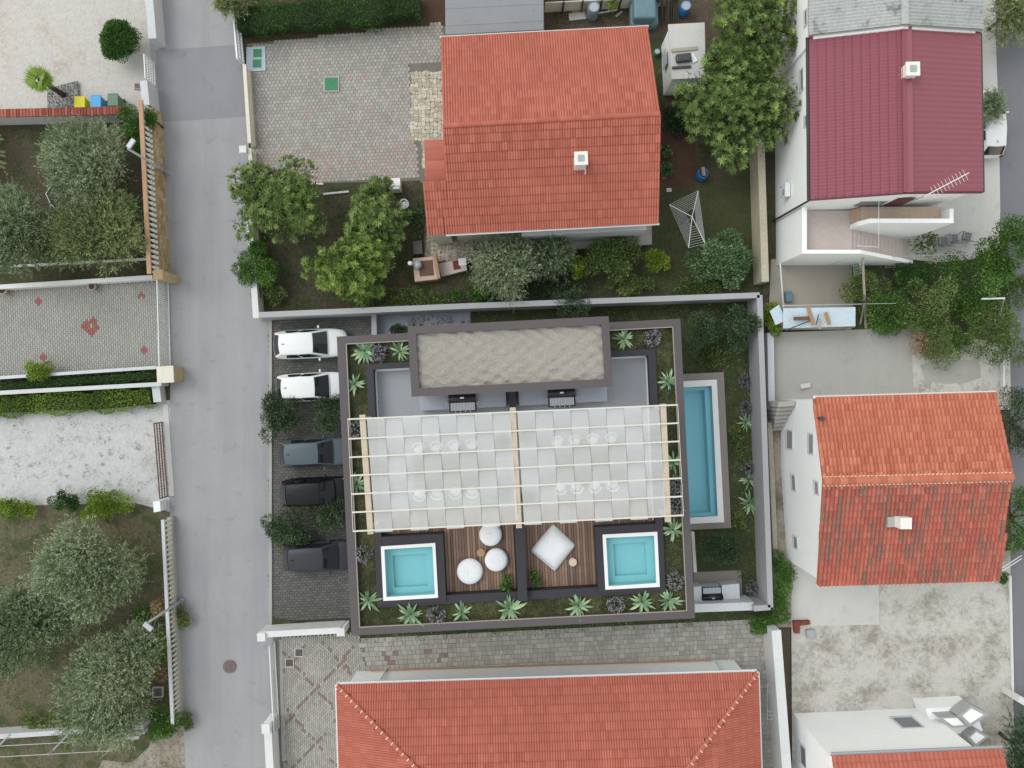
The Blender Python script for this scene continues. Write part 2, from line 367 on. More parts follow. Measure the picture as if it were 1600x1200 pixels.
def inside(pt, poly):
    x, y = pt; c = False; n = len(poly)
    for i in range(n):
        x1, y1 = poly[i]; x2, y2 = poly[(i+1) % n]
        if (y1 > y) != (y2 > y) and x < (x2-x1)*(y-y1)/(y2-y1) + x1: c = not c
    return c
def topx(p, z=0): s = F/(H - z); return (800 + p[0]*s, 600 - p[1]*s)
def piece(mb, pts, z, h, var, tilt=.004):
    n = len(pts); t = [z + h + random.uniform(-tilt, tilt) for _ in range(n)]
    vs = [(p[0], p[1], tt) for p, tt in zip(pts, t)] + [(p[0], p[1], z - .005) for p in pts]
    mb.add(vs, [tuple(range(n))] + [(i, n + i, n + (i+1) % n, (i+1) % n) for i in range(n)], var)
def field(poly_px, z, ang, kind, sx, sy, gap, var, margin=0):
    """yield (corner points, centre, pixel) of every paving piece whose centre lies in the polygon"""
    P = [W(x, y, z) for x, y in poly_px]; c, s = math.cos(ang), math.sin(ang)
    U = [(p.x*c + p.y*s, -p.x*s + p.y*c) for p in P]
    u0, u1 = min(u for u, v in U), max(u for u, v in U); v0, v1 = min(v for u, v in U), max(v for u, v in U)
    def back(u, v): return (u*c - v*s, u*s + v*c)
    row = 0; v = v0
    while v < v1:
        if kind == 'hex':
            u = u0 + (row % 2)*sx/2
            while u < u1:
                r = sx/math.sqrt(3) - gap/2
                if inside((u, v), U):
                    yield [back(u + r*math.sin(k*math.pi/3)*1.0, v + r*math.cos(k*math.pi/3)) for k in range(5, -1, -1)], back(u, v)
                u += sx
            v += sx*math.sqrt(3)/2
        else:
            u = u0 + (row % 2)*sx/2 - sx
            while u < u1:
                L = sx if kind == 'brick' else sx*random.choice((.66, .66, 1, 1, 1.4))
                uc, vc = u + L/2, v + sy/2
                if inside((uc, vc), U):
                    a, b = L/2 - gap/2, sy/2 - gap/2
                    yield [back(uc + i*a, vc + j*b) for i, j in ((-1, -1), (1, -1), (1, 1), (-1, 1))], back(uc, vc)
                u += L
            v += sy
        row += 1
def paving(parent, name, mat, poly, z, ang, kind, sx, sy, gap, var, singles=0, near=None):
    mb = MB(); items = list(field(poly, z, ang, kind, sx, sy, gap, var))
    if singles:
        items.sort(key=lambda it: (it[1][0] - near[0])**2 + (it[1][1] - near[1])**2)
        for pts, ctr in items[:singles]:
            m1 = MB(); v = var(*topx(ctr)); piece(m1, pts, z, .022, v)
            obj('paver', m1, M[mat], parent)
        items = items[singles:]
    for pts, ctr in items: piece(mb, pts, z, .022, var(*topx(ctr)))
    o = obj(name, mb, M[mat], parent); tag(o, kind='stuff')
TILT = math.radians(2.8)
def v_court(x, y):
    for cx, cy, r in ((143, 510, 15), (61, 472, 6), (220, 462, 6), (226, 548, 6), (68, 556, 7), (310, 510, 10)):
        if abs(x - cx) + abs(y - cy) < r and not (r == 15 and abs(x-cx) + abs(y-cy) < 2): return random.uniform(.74, 1)
    return random.uniform(0, .68)
paving(court_l, 'paver_field', 'paver_grey', [(X0+350, 461), (258, 438), (267, 574), (X0+350, 604)], zc_l, TILT + math.pi/2, 'brick', .29, .145, .024, v_court)
def v_hex(x, y):
    p = 0.02
    if y > 222: p = min(.4, (y - 222)/60)
    for cx, cy, r in ((475, 180, 16), (580, 175, 14), (470, 100, 14), (635, 225, 18)):
        p = max(p, .55*(1 - ((x-cx)**2 + (y-cy)**2)/(r*r)))
    if 520 < x < 600 and y > 262: p = .1
    return random.uniform(.74, 1) if random.random() < p else random.uniform(0, .68)
paving(hexc, 'paver_field', 'paver_hex', [(392, 70), (640, 40), (690, 37), (692, 96), (640, 102), (650, 225), (656, 280), (505, 286), (396, 286)], z_hex, TILT, 'hex', .25, .25, .025, v_hex)
paving(park, 'paver_field', 'paver_dark', [(422, 502), (440, 494), (600, 488), (632, 965), (422, 970)], z_park, TILT, 'brick', .3, .17, .02, lambda x, y: random.random())
def v_yard(x, y):
    a = ((x - 495) + (y - 1075)*.9) % 76; b = ((x - 495) - (y - 1075)*.9) % 76
    if x < 526 and y > 1000 and min(a, 76-a, b, 76-b) < 2.6 and random.random() < .62: return random.uniform(.72, 1)
    if 526 <= x < 700 and y > 1008 and min(a, 76-a, b, 76-b) < 4 and random.random() < .5: return random.uniform(.72, 1)
    return random.uniform(.1, .68)
paving(court_b, 'paver_field', 'paver_mix', [(441, 994), (560, 990), (575, 1062), (528, 1072), (532, 1300), (446, 1300)], z_cb, TILT + math.pi/2, 'brick', .24, .13, .02, v_yard)
paving(court_b, 'paver_field', 'paver_mix', [(562, 1000), (700, 992), (1190, 970), (1206, 1010), (1214, 1300), (1150, 1300), (1150, 1040), (576, 1064)], z_cb, TILT, 'mixed', .34, .3, .02,
       lambda x, y: v_yard(x, y) if x < 700 else random.uniform(0, .68), 300, W(1040, 1010).xy)

m = MB()
for pts, ctr in field([(75, 139), (121, 127), (123, 165), (75, 171)], zpb, .4, 'hex', .085, .085, .01, None):
    j = (random.uniform(-.02, .02), random.uniform(-.02, .02)); piece(m, [(a + j[0], b + j[1]) for a, b in pts], zpb, .03, random.random(), .012)
tag(obj('pebble_field', m, M['pebbles'], pb), kind='stuff')
# crazy paving: irregular stones grown from jittered cells
def crazy_stones(parent, poly, z, cell, names=True, limit=300):
    P = [W(x, y, z) for x, y in poly]; U = [(p.x, p.y) for p in P]
    x0, x1 = min(u for u, v in U), max(u for u, v in U); y0, y1 = min(v for u, v in U), max(v for u, v in U)
    nx, ny = int((x1-x0)/cell) + 2, int((y1-y0)/cell) + 2
    G = [[(x0 + (i + random.uniform(-.36, .36))*cell, y0 + (j + random.uniform(-.36, .36))*cell) for j in range(ny+1)] for i in range(nx+1)]
    k = 0; rest = MB()
    for i in range(nx):
        for j in range(ny):
            q = [G[i][j], G[i+1][j], G[i+1][j+1], G[i][j+1]]; c = (sum(a for a, b in q)/4, sum(b for a, b in q)/4)
            if not inside(c, U): continue
            q = [(c[0] + (a-c[0])*.93, c[1] + (b-c[1])*.93) for a, b in q]
            if random.random() < .5:                       # cut one corner so that the stones are not all four-sided
                e = random.randrange(4); a, b = q[e], q[(e+1) % 4]; p = q[e-1]
                q = q[:e] + [tuple(a[w]*.6 + p[w]*.4 for w in (0, 1)), tuple(a[w]*.6 + b[w]*.4 for w in (0, 1))] + q[e+1:]
            mb = MB() if k < limit else rest
            piece(mb, q, z, .02, random.random())
            if k < limit: obj('flagstone', mb, M['flagstone'], parent)
            k += 1
    if rest.v: tag(obj('flagstone_field', rest, M['flagstone'], parent), kind='stuff')
crazy_stones(crazy, [(641, 112), (696, 108), (700, 222), (676, 225), (672, 290), (674, 366), (740, 366), (740, 408), (664, 408), (668, 300), (655, 220), (643, 220)], z_crazy, .25)
# ------------------------------------------------------------------ houses
M['tile_red'] = varmat('tile_red', [(0, sr(176, 94, 76)), (.5, sr(184, 101, 83)), (1, sr(192, 109, 91))], .7, .12, .4, 22, .1)
M['tile_orange'] = varmat('tile_orange', [(0, sr(186, 102, 80)), (.5, sr(200, 117, 92)), (1, sr(210, 130, 104))], .8, .16, .6, 10, .2, wear=(sr(150, 104, 84), 1.2, .6, (2.6, .6, 1)))
M['tile_worn'] = varmat('tile_worn', [(0, sr(176, 90, 76)), (.5, sr(192, 104, 88)), (1, sr(204, 120, 102))], .85, .22, .5, 10, .25, wear=(sr(128, 98, 86), .9, .48, (2.6, .55, 1)))
M['mortar'] = plain('mortar', sr(226, 196, 168), .9, .15, 3)
M['flat_felt'] = plain('flat_felt', sr(146, 146, 150), .9, .12, .8, 12, .3, spots=(sr(84, 84, 84), 2.2, .64))
M['maroon'] = plain('maroon', sr(142, 77, 90), .5, .05, .4, 6, .03)
M['maroon_dark'] = plain('maroon_dark', sr(96, 40, 54), .5, .05, .4, 6, .03)
M['fibre_cement'] = plain('fibre_cement', sr(178, 180, 180), .9, .2, .9, 7, .3, spots=(sr(128, 130, 128), 1.1, .56))
M['tile_floor'] = plain('tile_floor', sr(206, 190, 184), .6, .1, 1.5)
M['tile_floor_tan'] = plain('tile_floor_tan', sr(206, 180, 160), .6, .12, 1.5)
M['chimney_white'] = plain('chimney_white', sr(232, 230, 226), .85, .08, 2)
M['cement'] = plain('cement', sr(170, 172, 172), .9, .15, 2)

def tile_mesh(name, tw, tl, humps, amp, lift, var):
    n = humps*6; mb = MB(); vs = []; top = []; mid = []; lo = []
    for i in range(n + 1):
        f = i/n; h = amp*abs(math.sin(math.pi*humps*f))**.55
        x = (f - .5)*tw
        top.append((x, tl/2, h*.6)); lo.append((x, -tl*.55, h + lift)); mid.append((x, -tl*.55 + .004, -.02))
    vs = top + lo + mid; a = n + 1
    fs = [(a + i, a + i + 1, i + 1, i) for i in range(n)] + [(2*a + i, 2*a + i + 1, a + i + 1, a + i) for i in range(n)]
    mb.add(vs, fs, var); return mb
def tiled(parent, poly, tw, tl, mat, singles, humps=2, amp=.055, lift=.035, u0=None):
    """lay tiles on a planar roof slope; poly[0]->poly[1] is the eave"""
    p0 = poly[0]; u = (poly[1] - p0).normalized(); far = max(poly, key=lambda p: ((p - p0) - u*(p - p0).dot(u)).length)
    v = (far - p0); v = (v - u*v.dot(u)).normalized(); n = u.cross(v).normalized()
    if n.z < 0: n = -n
    Q = [((p - p0).dot(u), (p - p0).dot(v)) for p in poly]
    um, uM = min(q[0] for q in Q), max(q[0] for q in Q); vM = max(q[1] for q in Q)
    nc = max(1, round((uM - um)/tw)); tw = (uM - um)/nc; nr = max(1, round(vM/tl)); tl = vM/nr
    R = Matrix((u, v if n.dot(u.cross(v)) > 0 else v, n)).transposed()
    if R.determinant() < 0: R = Matrix((-u, v, n)).transposed()
    tm = [tile_mesh('tile', tw*1.0, tl, humps, amp, lift, k/4) for k in range(5)]
    meshes = [t.mesh('roof_tile') for t in tm]
    cells = []
    for r in range(nr):
        for c in range(nc):
            uc, vc = um + (c + .5)*tw, (r + .5)*tl
            if inside((uc, vc), Q): cells.append(p0 + u*uc + v*vc + n*.03)
    def inview(p):
        x, y = topx(p, p.z); return -40 < x < 1640 and -40 < y < 1240
    cells.sort(key=lambda p: (not inview(p), -p.z))
    eul = R.to_euler()
    for p in cells[:singles]:
        o = inst('roof_tile', random.choice(meshes), mat, parent, p, eul)
    rest = MB()
    for p in cells[singles:]:
        k = min(4, max(0, int(random.gauss(2.2, 1.2)))); src = tm[k]; j = Vector((0, 0, random.uniform(-.004, .004)))
        rest.add([R @ Vector(w) + p + j for w in src.v], src.f, min(1, max(0, random.gauss(.5, .22))))
    if rest.v: tag(obj('roof_tile_field', rest, mat, parent), kind='stuff')
def caps(parent, p, q, r, L, mat, name='ridge_tile', mort=None):
    d = q - p; n = max(1, int(d.length/L)); d.normalize(); L2 = (q - p).length/n
    x = d.cross(Vector((0, 0, 1))).normalized(); up = x.cross(d)
    for i in range(n):
        mb = MB(); vs = []; fs = []
        for e, (k, rr) in enumerate(((0, r*1.12), (1.06, r))):
            c = p + d*(i + k)*L2
            vs += [c + (x*math.cos(a*math.pi/6) + up*math.sin(a*math.pi/6)*.75)*rr for a in range(7)]
        fs = [(a, a+1, 8+a, 7+a) for a in range(6)] + [tuple(range(6, -1, -1)), tuple(range(7, 14))]
        mb.add(vs, fs, random.random()); obj(name, mb, mat, parent)
    if mort:
        m = MB()
        for i in range(n):
            c = p + d*(i*L2); m.beam(c - x*r*.8 + up*r*.62, c + x*r*.7 + up*r*.62, .07, .08, up)
        tag(obj('mortar', m, M['mortar'], parent), kind='stuff')
def onwall(px, py, A, B):
    C = Vector((0, 0, H)); d = W(px, py, 0) - C; n = (B - A).cross(Vector((0, 0, 1)))
    return C + d*((A - C).dot(n)/d.dot(n))
def window(parent, rect, A, B, mat='pane', frame='wall_grey', w=.08, name='window'):
    """rect: four photo pixels on the wall that stands on the ground line A-B"""
    n = (B - A).cross(Vector((0, 0, 1))).normalized()
    if n.dot(Vector((0, 0, H)) - A) < 0: n = -n
    q = [onwall(x, y, A, B) for x, y in rect]
    zs = sorted(p.z for p in q); z0, z1 = sum(zs[:2])/2, sum(zs[2:])/2
    d = (B - A); d.z = 0; d.normalize(); ts = sorted((p - A).dot(d) for p in q); a, b = sum(ts[:2])/2, sum(ts[2:])/2
    P = lambda t, z: Vector((A.x, A.y, 0)) + d*t + Vector((0, 0, z))
    c = [P(a, z0), P(b, z0), P(b, z1), P(a, z1)]; m = MB()
    for i in range(4): m.beam(c[i] + n*.02, c[(i+1) % 4] + n*.02, w, .07, n)
    f = obj(name, m, M[frame], parent)
    m = MB(); m.add([p + n*.012 for p in c], [(0, 1, 2, 3)]); obj('pane', m, M[mat], f)
    m = MB(); m.beam(c[0] - d*.06 + n*.05, c[1] + d*.06 + n*.05, .14, .04, n); obj('sill', m, M[frame], f)
    return f
def hprism(mb, base_pts, tops, zb=0.0):   # walls: list of (Vector with top z); each side its own quad, closed
    n = len(tops); vs = list(tops) + [Vector((p.x, p.y, zb)) for p in tops]
    mb.add(vs, [(i, (i+1) % n, n + (i+1) % n, n + i) for i in range(n)] + [tuple(range(n))])
def gable(parent, eS0, eS1, eN1, eN0, r0, r1, wmat, inset=.35, drop=.14, thick=.12, deck='tile_red'):
    """eS0-eS1 lower eave, eN0-eN1 upper eave, r0-r1 ridge (0 = left end); makes wall and roof"""
    c = (eS0 + eS1 + eN0 + eN1)/4
    ux = (eS1 - eS0).normalized(); vy = Vector((-ux.y, ux.x, 0))
    I = lambda p, sx, sy: p + ux*sx*inset + vy*sy*inset - Vector((0, 0, drop))
    w = [I(eS0, 1, 1), I(eS1, -1, 1), I(r1, -1, 0), I(eN1, -1, -1), I(eN0, 1, -1), I(r0, 1, 0)]
    m = MB(); n = 6
    m.add(w + [Vector((p.x, p.y, 0)) for p in w], [(i, (i+1) % n, n + (i+1) % n, n + i) for i in range(n)] + [(0, 5, 2, 1), (5, 4, 3, 2)])
    wall = obj('wall', m, M[wmat], parent)
    m = MB(); dz = Vector((0, 0, thick))
    for a, b, cc, d in ((eS0, eS1, r1, r0), (r0, r1, eN1, eN0)):
        vs = [a, b, cc, d] + [p - dz for p in (a, b, cc, d)]
        m.add(vs, [(0, 1, 2, 3), (7, 6, 5, 4), (0, 4, 5, 1), (1, 5, 6, 2), (2, 6, 7, 3), (3, 7, 4, 0)])
    roof = obj('roof', m, M[deck], parent)
    return wall, roof
def chimney(parent, px, py, z0, z1, s, mat='chimney_white', rz=TILT, cap=True):
    c = W(px, py, z1); m = MB(); m.box((c.x, c.y, z0), s, s, z1 - z0 - (.1 if cap else 0), rz)
    ch = obj('chimney', m, M[mat], parent)
    if cap:
        m = MB(); m.box((c.x, c.y, z1 - .1), s + .12, s + .12, .1, rz); obj('chimney_cap', m, M[mat], ch)
        m = MB(); m.box((c.x, c.y, z1 + .002), s*.55, s*.55, .04, rz); obj('chimney_pot', m, M['cement'], ch)
    return ch

# --- terracotta house in the upper middle
h = thing('house', 'bungalow with clean terracotta gable roof in the upper middle behind the shrubs', 'house', W(860, 230))
zE, zR = 4.4, 6.4
eN0, eN1 = W(689, 60, zE), W(1012, 43, zE); r0, r1 = W(694, 197, zR), W(1030, 178, zR); eS0, eS1 = W(668, 367, zE), W(1029, 348, zE)
# the lower slope is wider at the bottom left: porch side strip is built apart
sS0 = W(696, 365, zE)
wall, roof = gable(h, sS0, eS1, eN1, eN0, r0, r1, 'wall_cream', .45)
tiled(roof, [sS0, eS1, r1, r0], .3, .5, M['tile_red'], 150)
tiled(roof, [eN1, eN0, r0, r1], .3, .5, M['tile_red'], 150)
caps(roof, r0 + Vector((0, 0, .03)), r1 + Vector((0, 0, .03)), .14, .42, M['tile_red'])
m = MB()                                               # porch roof along the left gable
a, b, c2, d = W(668, 367, zE - .02), W(697, 365.5, zE - .02), W(697, 282, zE + 1.0), W(664, 284, zE + 1.0)
dz = Vector((0, 0, .1)); m.add([a, b, c2, d] + [p - dz for p in (a, b, c2, d)], [(0, 1, 2, 3), (7, 6, 5, 4), (0, 4, 5, 1), (1, 5, 6, 2), (2, 6, 7, 3), (3, 7, 4, 0)])
pr = obj('porch_roof', m, M['tile_red'], h); tiled(pr, [a, b, c2, d], .3, .5, M['tile_red'], 60)
m = MB(); a, b, c2, d = W(665, 284, 4.05), W(697, 282, 4.05), W(695, 218, 4.3), W(664, 219, 4.3)
m.add([a, b, c2, d] + [p - dz for p in (a, b, c2, d)], [(0, 1, 2, 3), (7, 6, 5, 4), (0, 4, 5, 1), (1, 5, 6, 2), (2, 6, 7, 3), (3, 7, 4, 0)])
lr = obj('lean_to_roof', m, M['tile_red'], h); tiled(lr, [b, c2, d, a], .55, 1.1, M['tile_red'], 40, 1, .05, .02)
m = MB(); m.pp([(668, 287), (700, 285), (700, 360), (672, 362)], 3.9, 0); m.pp([(668, 222), (700, 220), (700, 280), (668, 282)], 3.8, 0); obj('porch_wall', m, M['wall_cream'], h)
m = MB(); m.beam(W(697, 367.5, zE - .05), W(1030, 350, zE - .05), .12, .1); obj('gutter', m, M['metal_white'], h)
m = MB(); m.beam(W(688, 58.5, zE - .03), W(1013, 41.5, zE - .03), .12, .1); obj('gutter', m, M['metal_white'], h)
ch = chimney(roof, 908, 247, 5.2, 6.75, .62)
m = MB(); p = W(905, 262, 5.75); m.tube([p, p + Vector((.35, .0, 0)), p + Vector((.35, -.35, -.1))], .03, 6); obj('bracket', m, M['metal_white'], roof)
m = MB(); m.pp([(848, 364), (1017, 354), (1018, 382), (848, 392)], .35, 0); obj('plinth_terrace', m, M['concrete'], h)
m = MB(); m.wall((815, 366), (1010, 356), .25, 2.9, .36); obj('terrace_beam', m, M['wall_grey'], h)

# --- flat felt roof annexe above it
an = thing('annexe', 'low annexe with grey felt flat roof of overlapping sheets at the top edge', 'annexe', W(780, 10))
m = MB(); m.pp([(702, -150), (842, -150), (843, 50), (703, 56)], 2.7, 0); obj('wall', m, M['wall_old'], an)
m = MB(); m.pp([(694, -160), (848, -160), (850, 48), (696, 57)], 2.85, 2.7); rf = obj('roof', m, M['flat_felt'], an)
for i in range(14):
    y = 54 - i*13.3; m = MB(); m.pp([(696, y), (849, y - 8), (849, y - 21.5), (696, y - 13.5)], 2.90 + .0, 2.86)
    o = obj('felt_sheet', m, M['flat_felt'], rf); o.rotation_euler = (0, 0, 0)
    o.location.z += (i % 2)*.014

# --- maroon metal roof house on the right
h = thing('house', 'white house with maroon metal gable roof beside the lane', 'house', W(1320, 180))
zE, zR = 6.2, 7.35
L0, L1 = W(1264, 58, zE), W(1266, 312, zE); R0, R1 = W(1531, 52, zE), W(1535, 300, zE); T0, T1 = W(1415, 42, zR), W(1418, 301, zR)
c = (L0 + L1 + R0 + R1)/4
def shrink(p, k=.4):
    d = Vector((c.x - p.x, c.y - p.y, 0)); return p + Vector((math.copysign(k, d.x) if abs(d.x) > 1 else 0, math.copysign(.12, d.y), -.16))
wl = [shrink(p, .32) for p in (L1, T1, R1, R0, T0, L0)]
m = MB(); n = 6; m.add(wl + [Vector((p.x, p.y, 0)) for p in wl], [(i, (i+1) % n, n + (i+1) % n, n + i) for i in range(n)] + [(5, 4, 1, 0), (4, 3, 2, 1)]); wall = obj('wall', m, M['wall_white'], h)
def metal_roof(a, b, c2, d, nu, nv, amp, step):       # a-b eave, d-c ridge; stepped and corrugated sheet
    vs = []; fs = []; cols = nv*4; rows = []
    for i in range(nu):
        for e in (0, 1): rows.append(((i + e)/nu, (1 - e)*step))
    nrm = (b - a).cross(d - a).normalized(); nrm = nrm if nrm.z > 0 else -nrm
    for f, z in rows:
        for j in range(cols + 1):
            g2 = j/cols; p = (a*(1-g2) + b*g2)*(1-f) + (d*(1-g2) + c2*g2)*f
            vs.append(p + nrm*(.03 + z + amp*(.5 + .5*math.cos(2*math.pi*j/4))))
    for i in range(len(rows) - 1):
        for j in range(cols): fs.append((i*(cols+1) + j, i*(cols+1) + j + 1, (i+1)*(cols+1) + j + 1, (i+1)*(cols+1) + j))
    return vs, fs
m = MB(); dz = Vector((0, 0, .14))
for q in ((L0, L1, T1, T0), (T0, T1, R1, R0)): m.add(list(q) + [p - dz for p in q], [(0, 1, 2, 3), (7, 6, 5, 4), (0, 4, 5, 1), (1, 5, 6, 2), (2, 6, 7, 3), (3, 7, 4, 0)])
roof = obj('roof', m, M['maroon_dark'], h)
m = MB(); m.add(*metal_roof(L1, L0, T0, T1, 11, 48, .03, .05)); obj('roof_sheet', m, M['maroon'], roof)
m = MB(); m.add(*metal_roof(R0, R1, T1, T0, 11, 30, .03, .012)); obj('roof_sheet', m, M['maroon'], roof)
m = MB(); m.beam(T0 + Vector((-.12, 0, .08)), T1 + Vector((-.12, 0, .08)), .3, .05, (.25, 0, 1)); m.beam(T0 + Vector((.12, 0, .08)), T1 + Vector((.12, 0, .08)), .3, .05, (-.25, 0, 1)); obj('ridge_cap', m, M['maroon'], roof)
for p, q in ((L1, T1), (T1, R1), (L0, T0), (T0, R0)):
    m = MB(); m.beam(p + Vector((0, 0, -.02)), q + Vector((0, 0, -.02)), .1, .2); obj('barge_board', m, M['maroon_dark'], roof)
for p, q in ((L0, L1), (R0, R1)):
    m = MB(); s = -1 if p is L0 else 1; m.beam(p + Vector((s*.08, 0, -.06)), q + Vector((s*.08, 0, -.06)), .13, .1); obj('gutter', m, M['metal_dark'], roof)
chimney(roof, 1427, 107, 6.9, 7.95, .62, rz=math.radians(1))
A, B = Vector((wl[5].x, wl[5].y, 0)), Vector((wl[0].x, wl[0].y, 0))
for rect, pm in (([(1226, 76), (1236, 70), (1236, 47), (1227, 55)], 'glass_dark'), ([(1251, 143), (1256, 140), (1256, 107), (1251, 109)], 'pane'), ([(1226, 226), (1232, 224), (1232, 209), (1226, 210)], 'pane_shut'),
                 ([(1258, 197), (1263, 196), (1263, 180), (1258, 181)], 'pane_shut'), ([(1216, 176), (1232, 168), (1232, 148), (1217, 156)], 'pane')):
    window(h, rect, A, B, pm)
def acunit(name, label, px, py, A, B, par=None):
    p = onwall(px, py, A, B); d = (B - A).normalized(); n = Vector((-abs(d.y), 0, 0)).normalized()
    t = thing(name, label, 'air conditioner', p)
    m = MB(); q = p + n*.2; m.beam(q - d*.42, q + d*.42, .3, .58, (0, 0, 1)); obj('casing', m, M['metal_white'], t)
    m = MB(); m.lathe([(.2, 0), (.2, .01)], (0, 0, 0), 16); me = m.mesh('grille'); inst('grille', me, M['metal_grey'], t, p + n*.36 + d*.1, (0, -math.pi/2, 0))
    for s in (-1, 1):
        m = MB(); m.beam(p + d*s*.3 - Vector((0, 0, .33)), p + n*.4 + d*s*.3 - Vector((0, 0, .33)), .04, .05); obj('bracket', m, M['metal_dark'], t)
acunit('air_conditioner', 'white air conditioner unit on the wall below the maroon roof', 1233, 298, A, B)
m = MB(); m.tube([L1 + Vector((-.02, .15, -.1)), W(1236, 318, 3.2)*0 + Vector((A.x - .07, L1.y + .1, 5.8)), Vector((A.x - .07, B.y + .1, .1))], .06, 8); obj('downpipe', m, M['black'], h)
# terrace, stairs and parapets on its lower side
zt = 3.3
x0w = wl[0].x + .02; yS = W(1250, 415, 0).y; yN = wl[0].y - .01
def wx(px, z): return (px - 800)*PXM(z)
def wy(py, z): return (600 - py)*PXM(z)
te = obj('terrace', MB().prism([Vector((x, y, zt)) for x, y in ((x0w, yS), (wx(1331, zt), yS), (wx(1331, zt), yN), (x0w, yN))], 0), M['wall_white'], h)
m = MB(); m.prism([Vector((x, y, zt + .006)) for x, y in ((x0w + .28, yS + .2), (wx(1331, zt), yS + .2), (wx(1331, zt), yN), (x0w + .28, yN))], zt - .1); obj('floor_bed', m, M['tile_floor'], te)
cell = .5; k = 0
R45 = Matrix.Rotation(math.radians(42), 2)
for i in range(-12, 13):
    for j in range(-12, 13):
        ctr = R45 @ Vector((i*cell, j*cell)) + Vector(((x0w + wx(1331, zt))/2, (yS + yN)/2))
        if x0w + .5 < ctr.x < wx(1329, zt) - .15 and yS + .45 < ctr.y < yN - .2:
            m = MB(); q = [ctr + R45 @ Vector((a*cell*.485, b*cell*.485)) for a, b in ((-1, -1), (1, -1), (1, 1), (-1, 1))]
            piece(m, [(p.x, p.y) for p in q], zt, .012, None, 0); obj('floor_tile', m, M['tile_floor'], te)
m = MB(); m.prism([Vector((x, y, zt + .95)) for x, y in ((x0w, yS), (x0w + .28, yS), (x0w + .28, yN), (x0w, yN))], zt); obj('parapet', m, M['wall_white'], te)
m = MB(); xe = wx(1345, zt + .95)
m.prism([Vector((x, y, z)) for x, y, z in ((x0w + .28, yS, zt + .95), (xe, yS, zt + .95), (xe, yS + .22, zt + .95), (x0w + .28, yS + .22, zt + .95))], zt)
m.prism([Vector((x, y, z)) for x, y, z in ((xe, yS, zt + .95), (wx(1425, .6), yS, .7), (wx(1425, .6), yS + .22, .7), (xe, yS + .22, zt + .95))], 0); obj('parapet', m, M['wall_white'], te)
# flight down to the east along the front, and flight up to the landing
yM = wy(358, zt)
ns = 15; xa, xb = wx(1331, zt), wx(1424, .4)
for i in range(ns):
    a, b = xa + (xb - xa)*i/ns, xa + (xb - xa)*(i+1)/ns; z = zt - (i+1)*zt/(ns+1)
    m = MB(); m.prism([Vector((x, y, z)) for x, y in ((a, yS + .22), (b, yS + .22), (b, yM), (a, yM))], 0); obj('step', m, M['tile_floor'], te)
zl = zt + .85; xs0, xs1 = wx(1328, zt), wx(1348, zl); yU = yN
for i in range(5):
    a, b = xs0 + (xs1 - xs0)*i/5, xs0 + (xs1 - xs0)*(i+1)/5; z = zt + .85*(i+1)/5
    m = MB(); m.prism([Vector((x, y, z)) for x, y in ((a, yM + .25), (b, yM + .25), (b, yU), (a, yU))], 0); obj('step', m, M['tile_floor_tan'], te)
xl1 = wx(1469, zl)
ld = obj('landing', MB().prism([Vector((x, y, zl)) for x, y in ((xs1, yM + .25), (xl1, yM + .25), (xl1, yU), (xs1, yU))], 0), M['wall_white'], h)
nx = int((xl1 - xs1)/.5)
for i in range(nx):
    for j in range(4):
        a = xs1 + (i + .5)*(xl1 - xs1)/nx; b = yM + .25 + (j + .5)*(yU - yM - .25)/4; m = MB()
        hx, hy = (xl1 - xs1)/nx*.485, (yU - yM - .25)/8*.97
        piece(m, [(a-hx, b-hy), (a+hx, b-hy), (a+hx, b+hy), (a-hx, b+hy)], zl, .012, None, 0); obj('floor_tile', m, M['tile_floor_tan'], ld)
m = MB(); zp = zl + .8
m.prism([Vector(q) for q in ((xs0, yM, zt + .85), (xs1, yM, zp), (xs1, yM + .25, zp), (xs0, yM + .25, zt + .85))], 0)
m.prism([Vector(q) for q in ((xs1, yM, zp), (wx(1490, zp), yM, zp), (wx(1490, zp), yM + .25, zp), (xs1, yM + .25, zp))], 0)
m.prism([Vector(q) for q in ((wx(1484, zp), yM + .25, zp), (wx(1490, zp), yM + .25, zp), (wx(1490, zp), yU - .3, zp), (wx(1484, zp), yU - .3, zp))], 0)
obj('parapet', m, M['wall_white'], ld)
m = MB(); m.prism([Vector(q) for q in ((xl1, yM + .25, zl + .02), (wx(1484, zl), yM + .25, zl + .02), (wx(1484, zl), yU - .02, zl + .02), (xl1, yU - .02, zl + .02))], 0); obj('bench_slab', m, M['concrete_pale'], ld)
A2, B2 = Vector((wl[0].x, wl[0].y, 0)), Vector((wl[1].x, wl[1].y, 0))
m = MB(); q = (B2 - A2).normalized(); p = A2 + q*3.1 + Vector((0, -.02, 4.6)); m.beam(p, p + q*1.5, .03, 1.0); wdw = obj('window', m, M['pane'], h)
m = MB(); p = A2 + q*4.9 + Vector((0, -.02, 4.9)); m.beam(p, p + q*1.0, .04, 1.6); obj('door', m, M['maroon_dark'], h)
m = MB(); p = W(1390, 300, 4.9); 
a = W(1373, 352, 5.2); m.tube([a, W(1373, 304, 5.2)], .02, 6); m.tube([a, W(1373, 386, 4.2), W(1338, 384, 4.2)], .02, 6); obj('handrail', m, M['metal_white'], h)

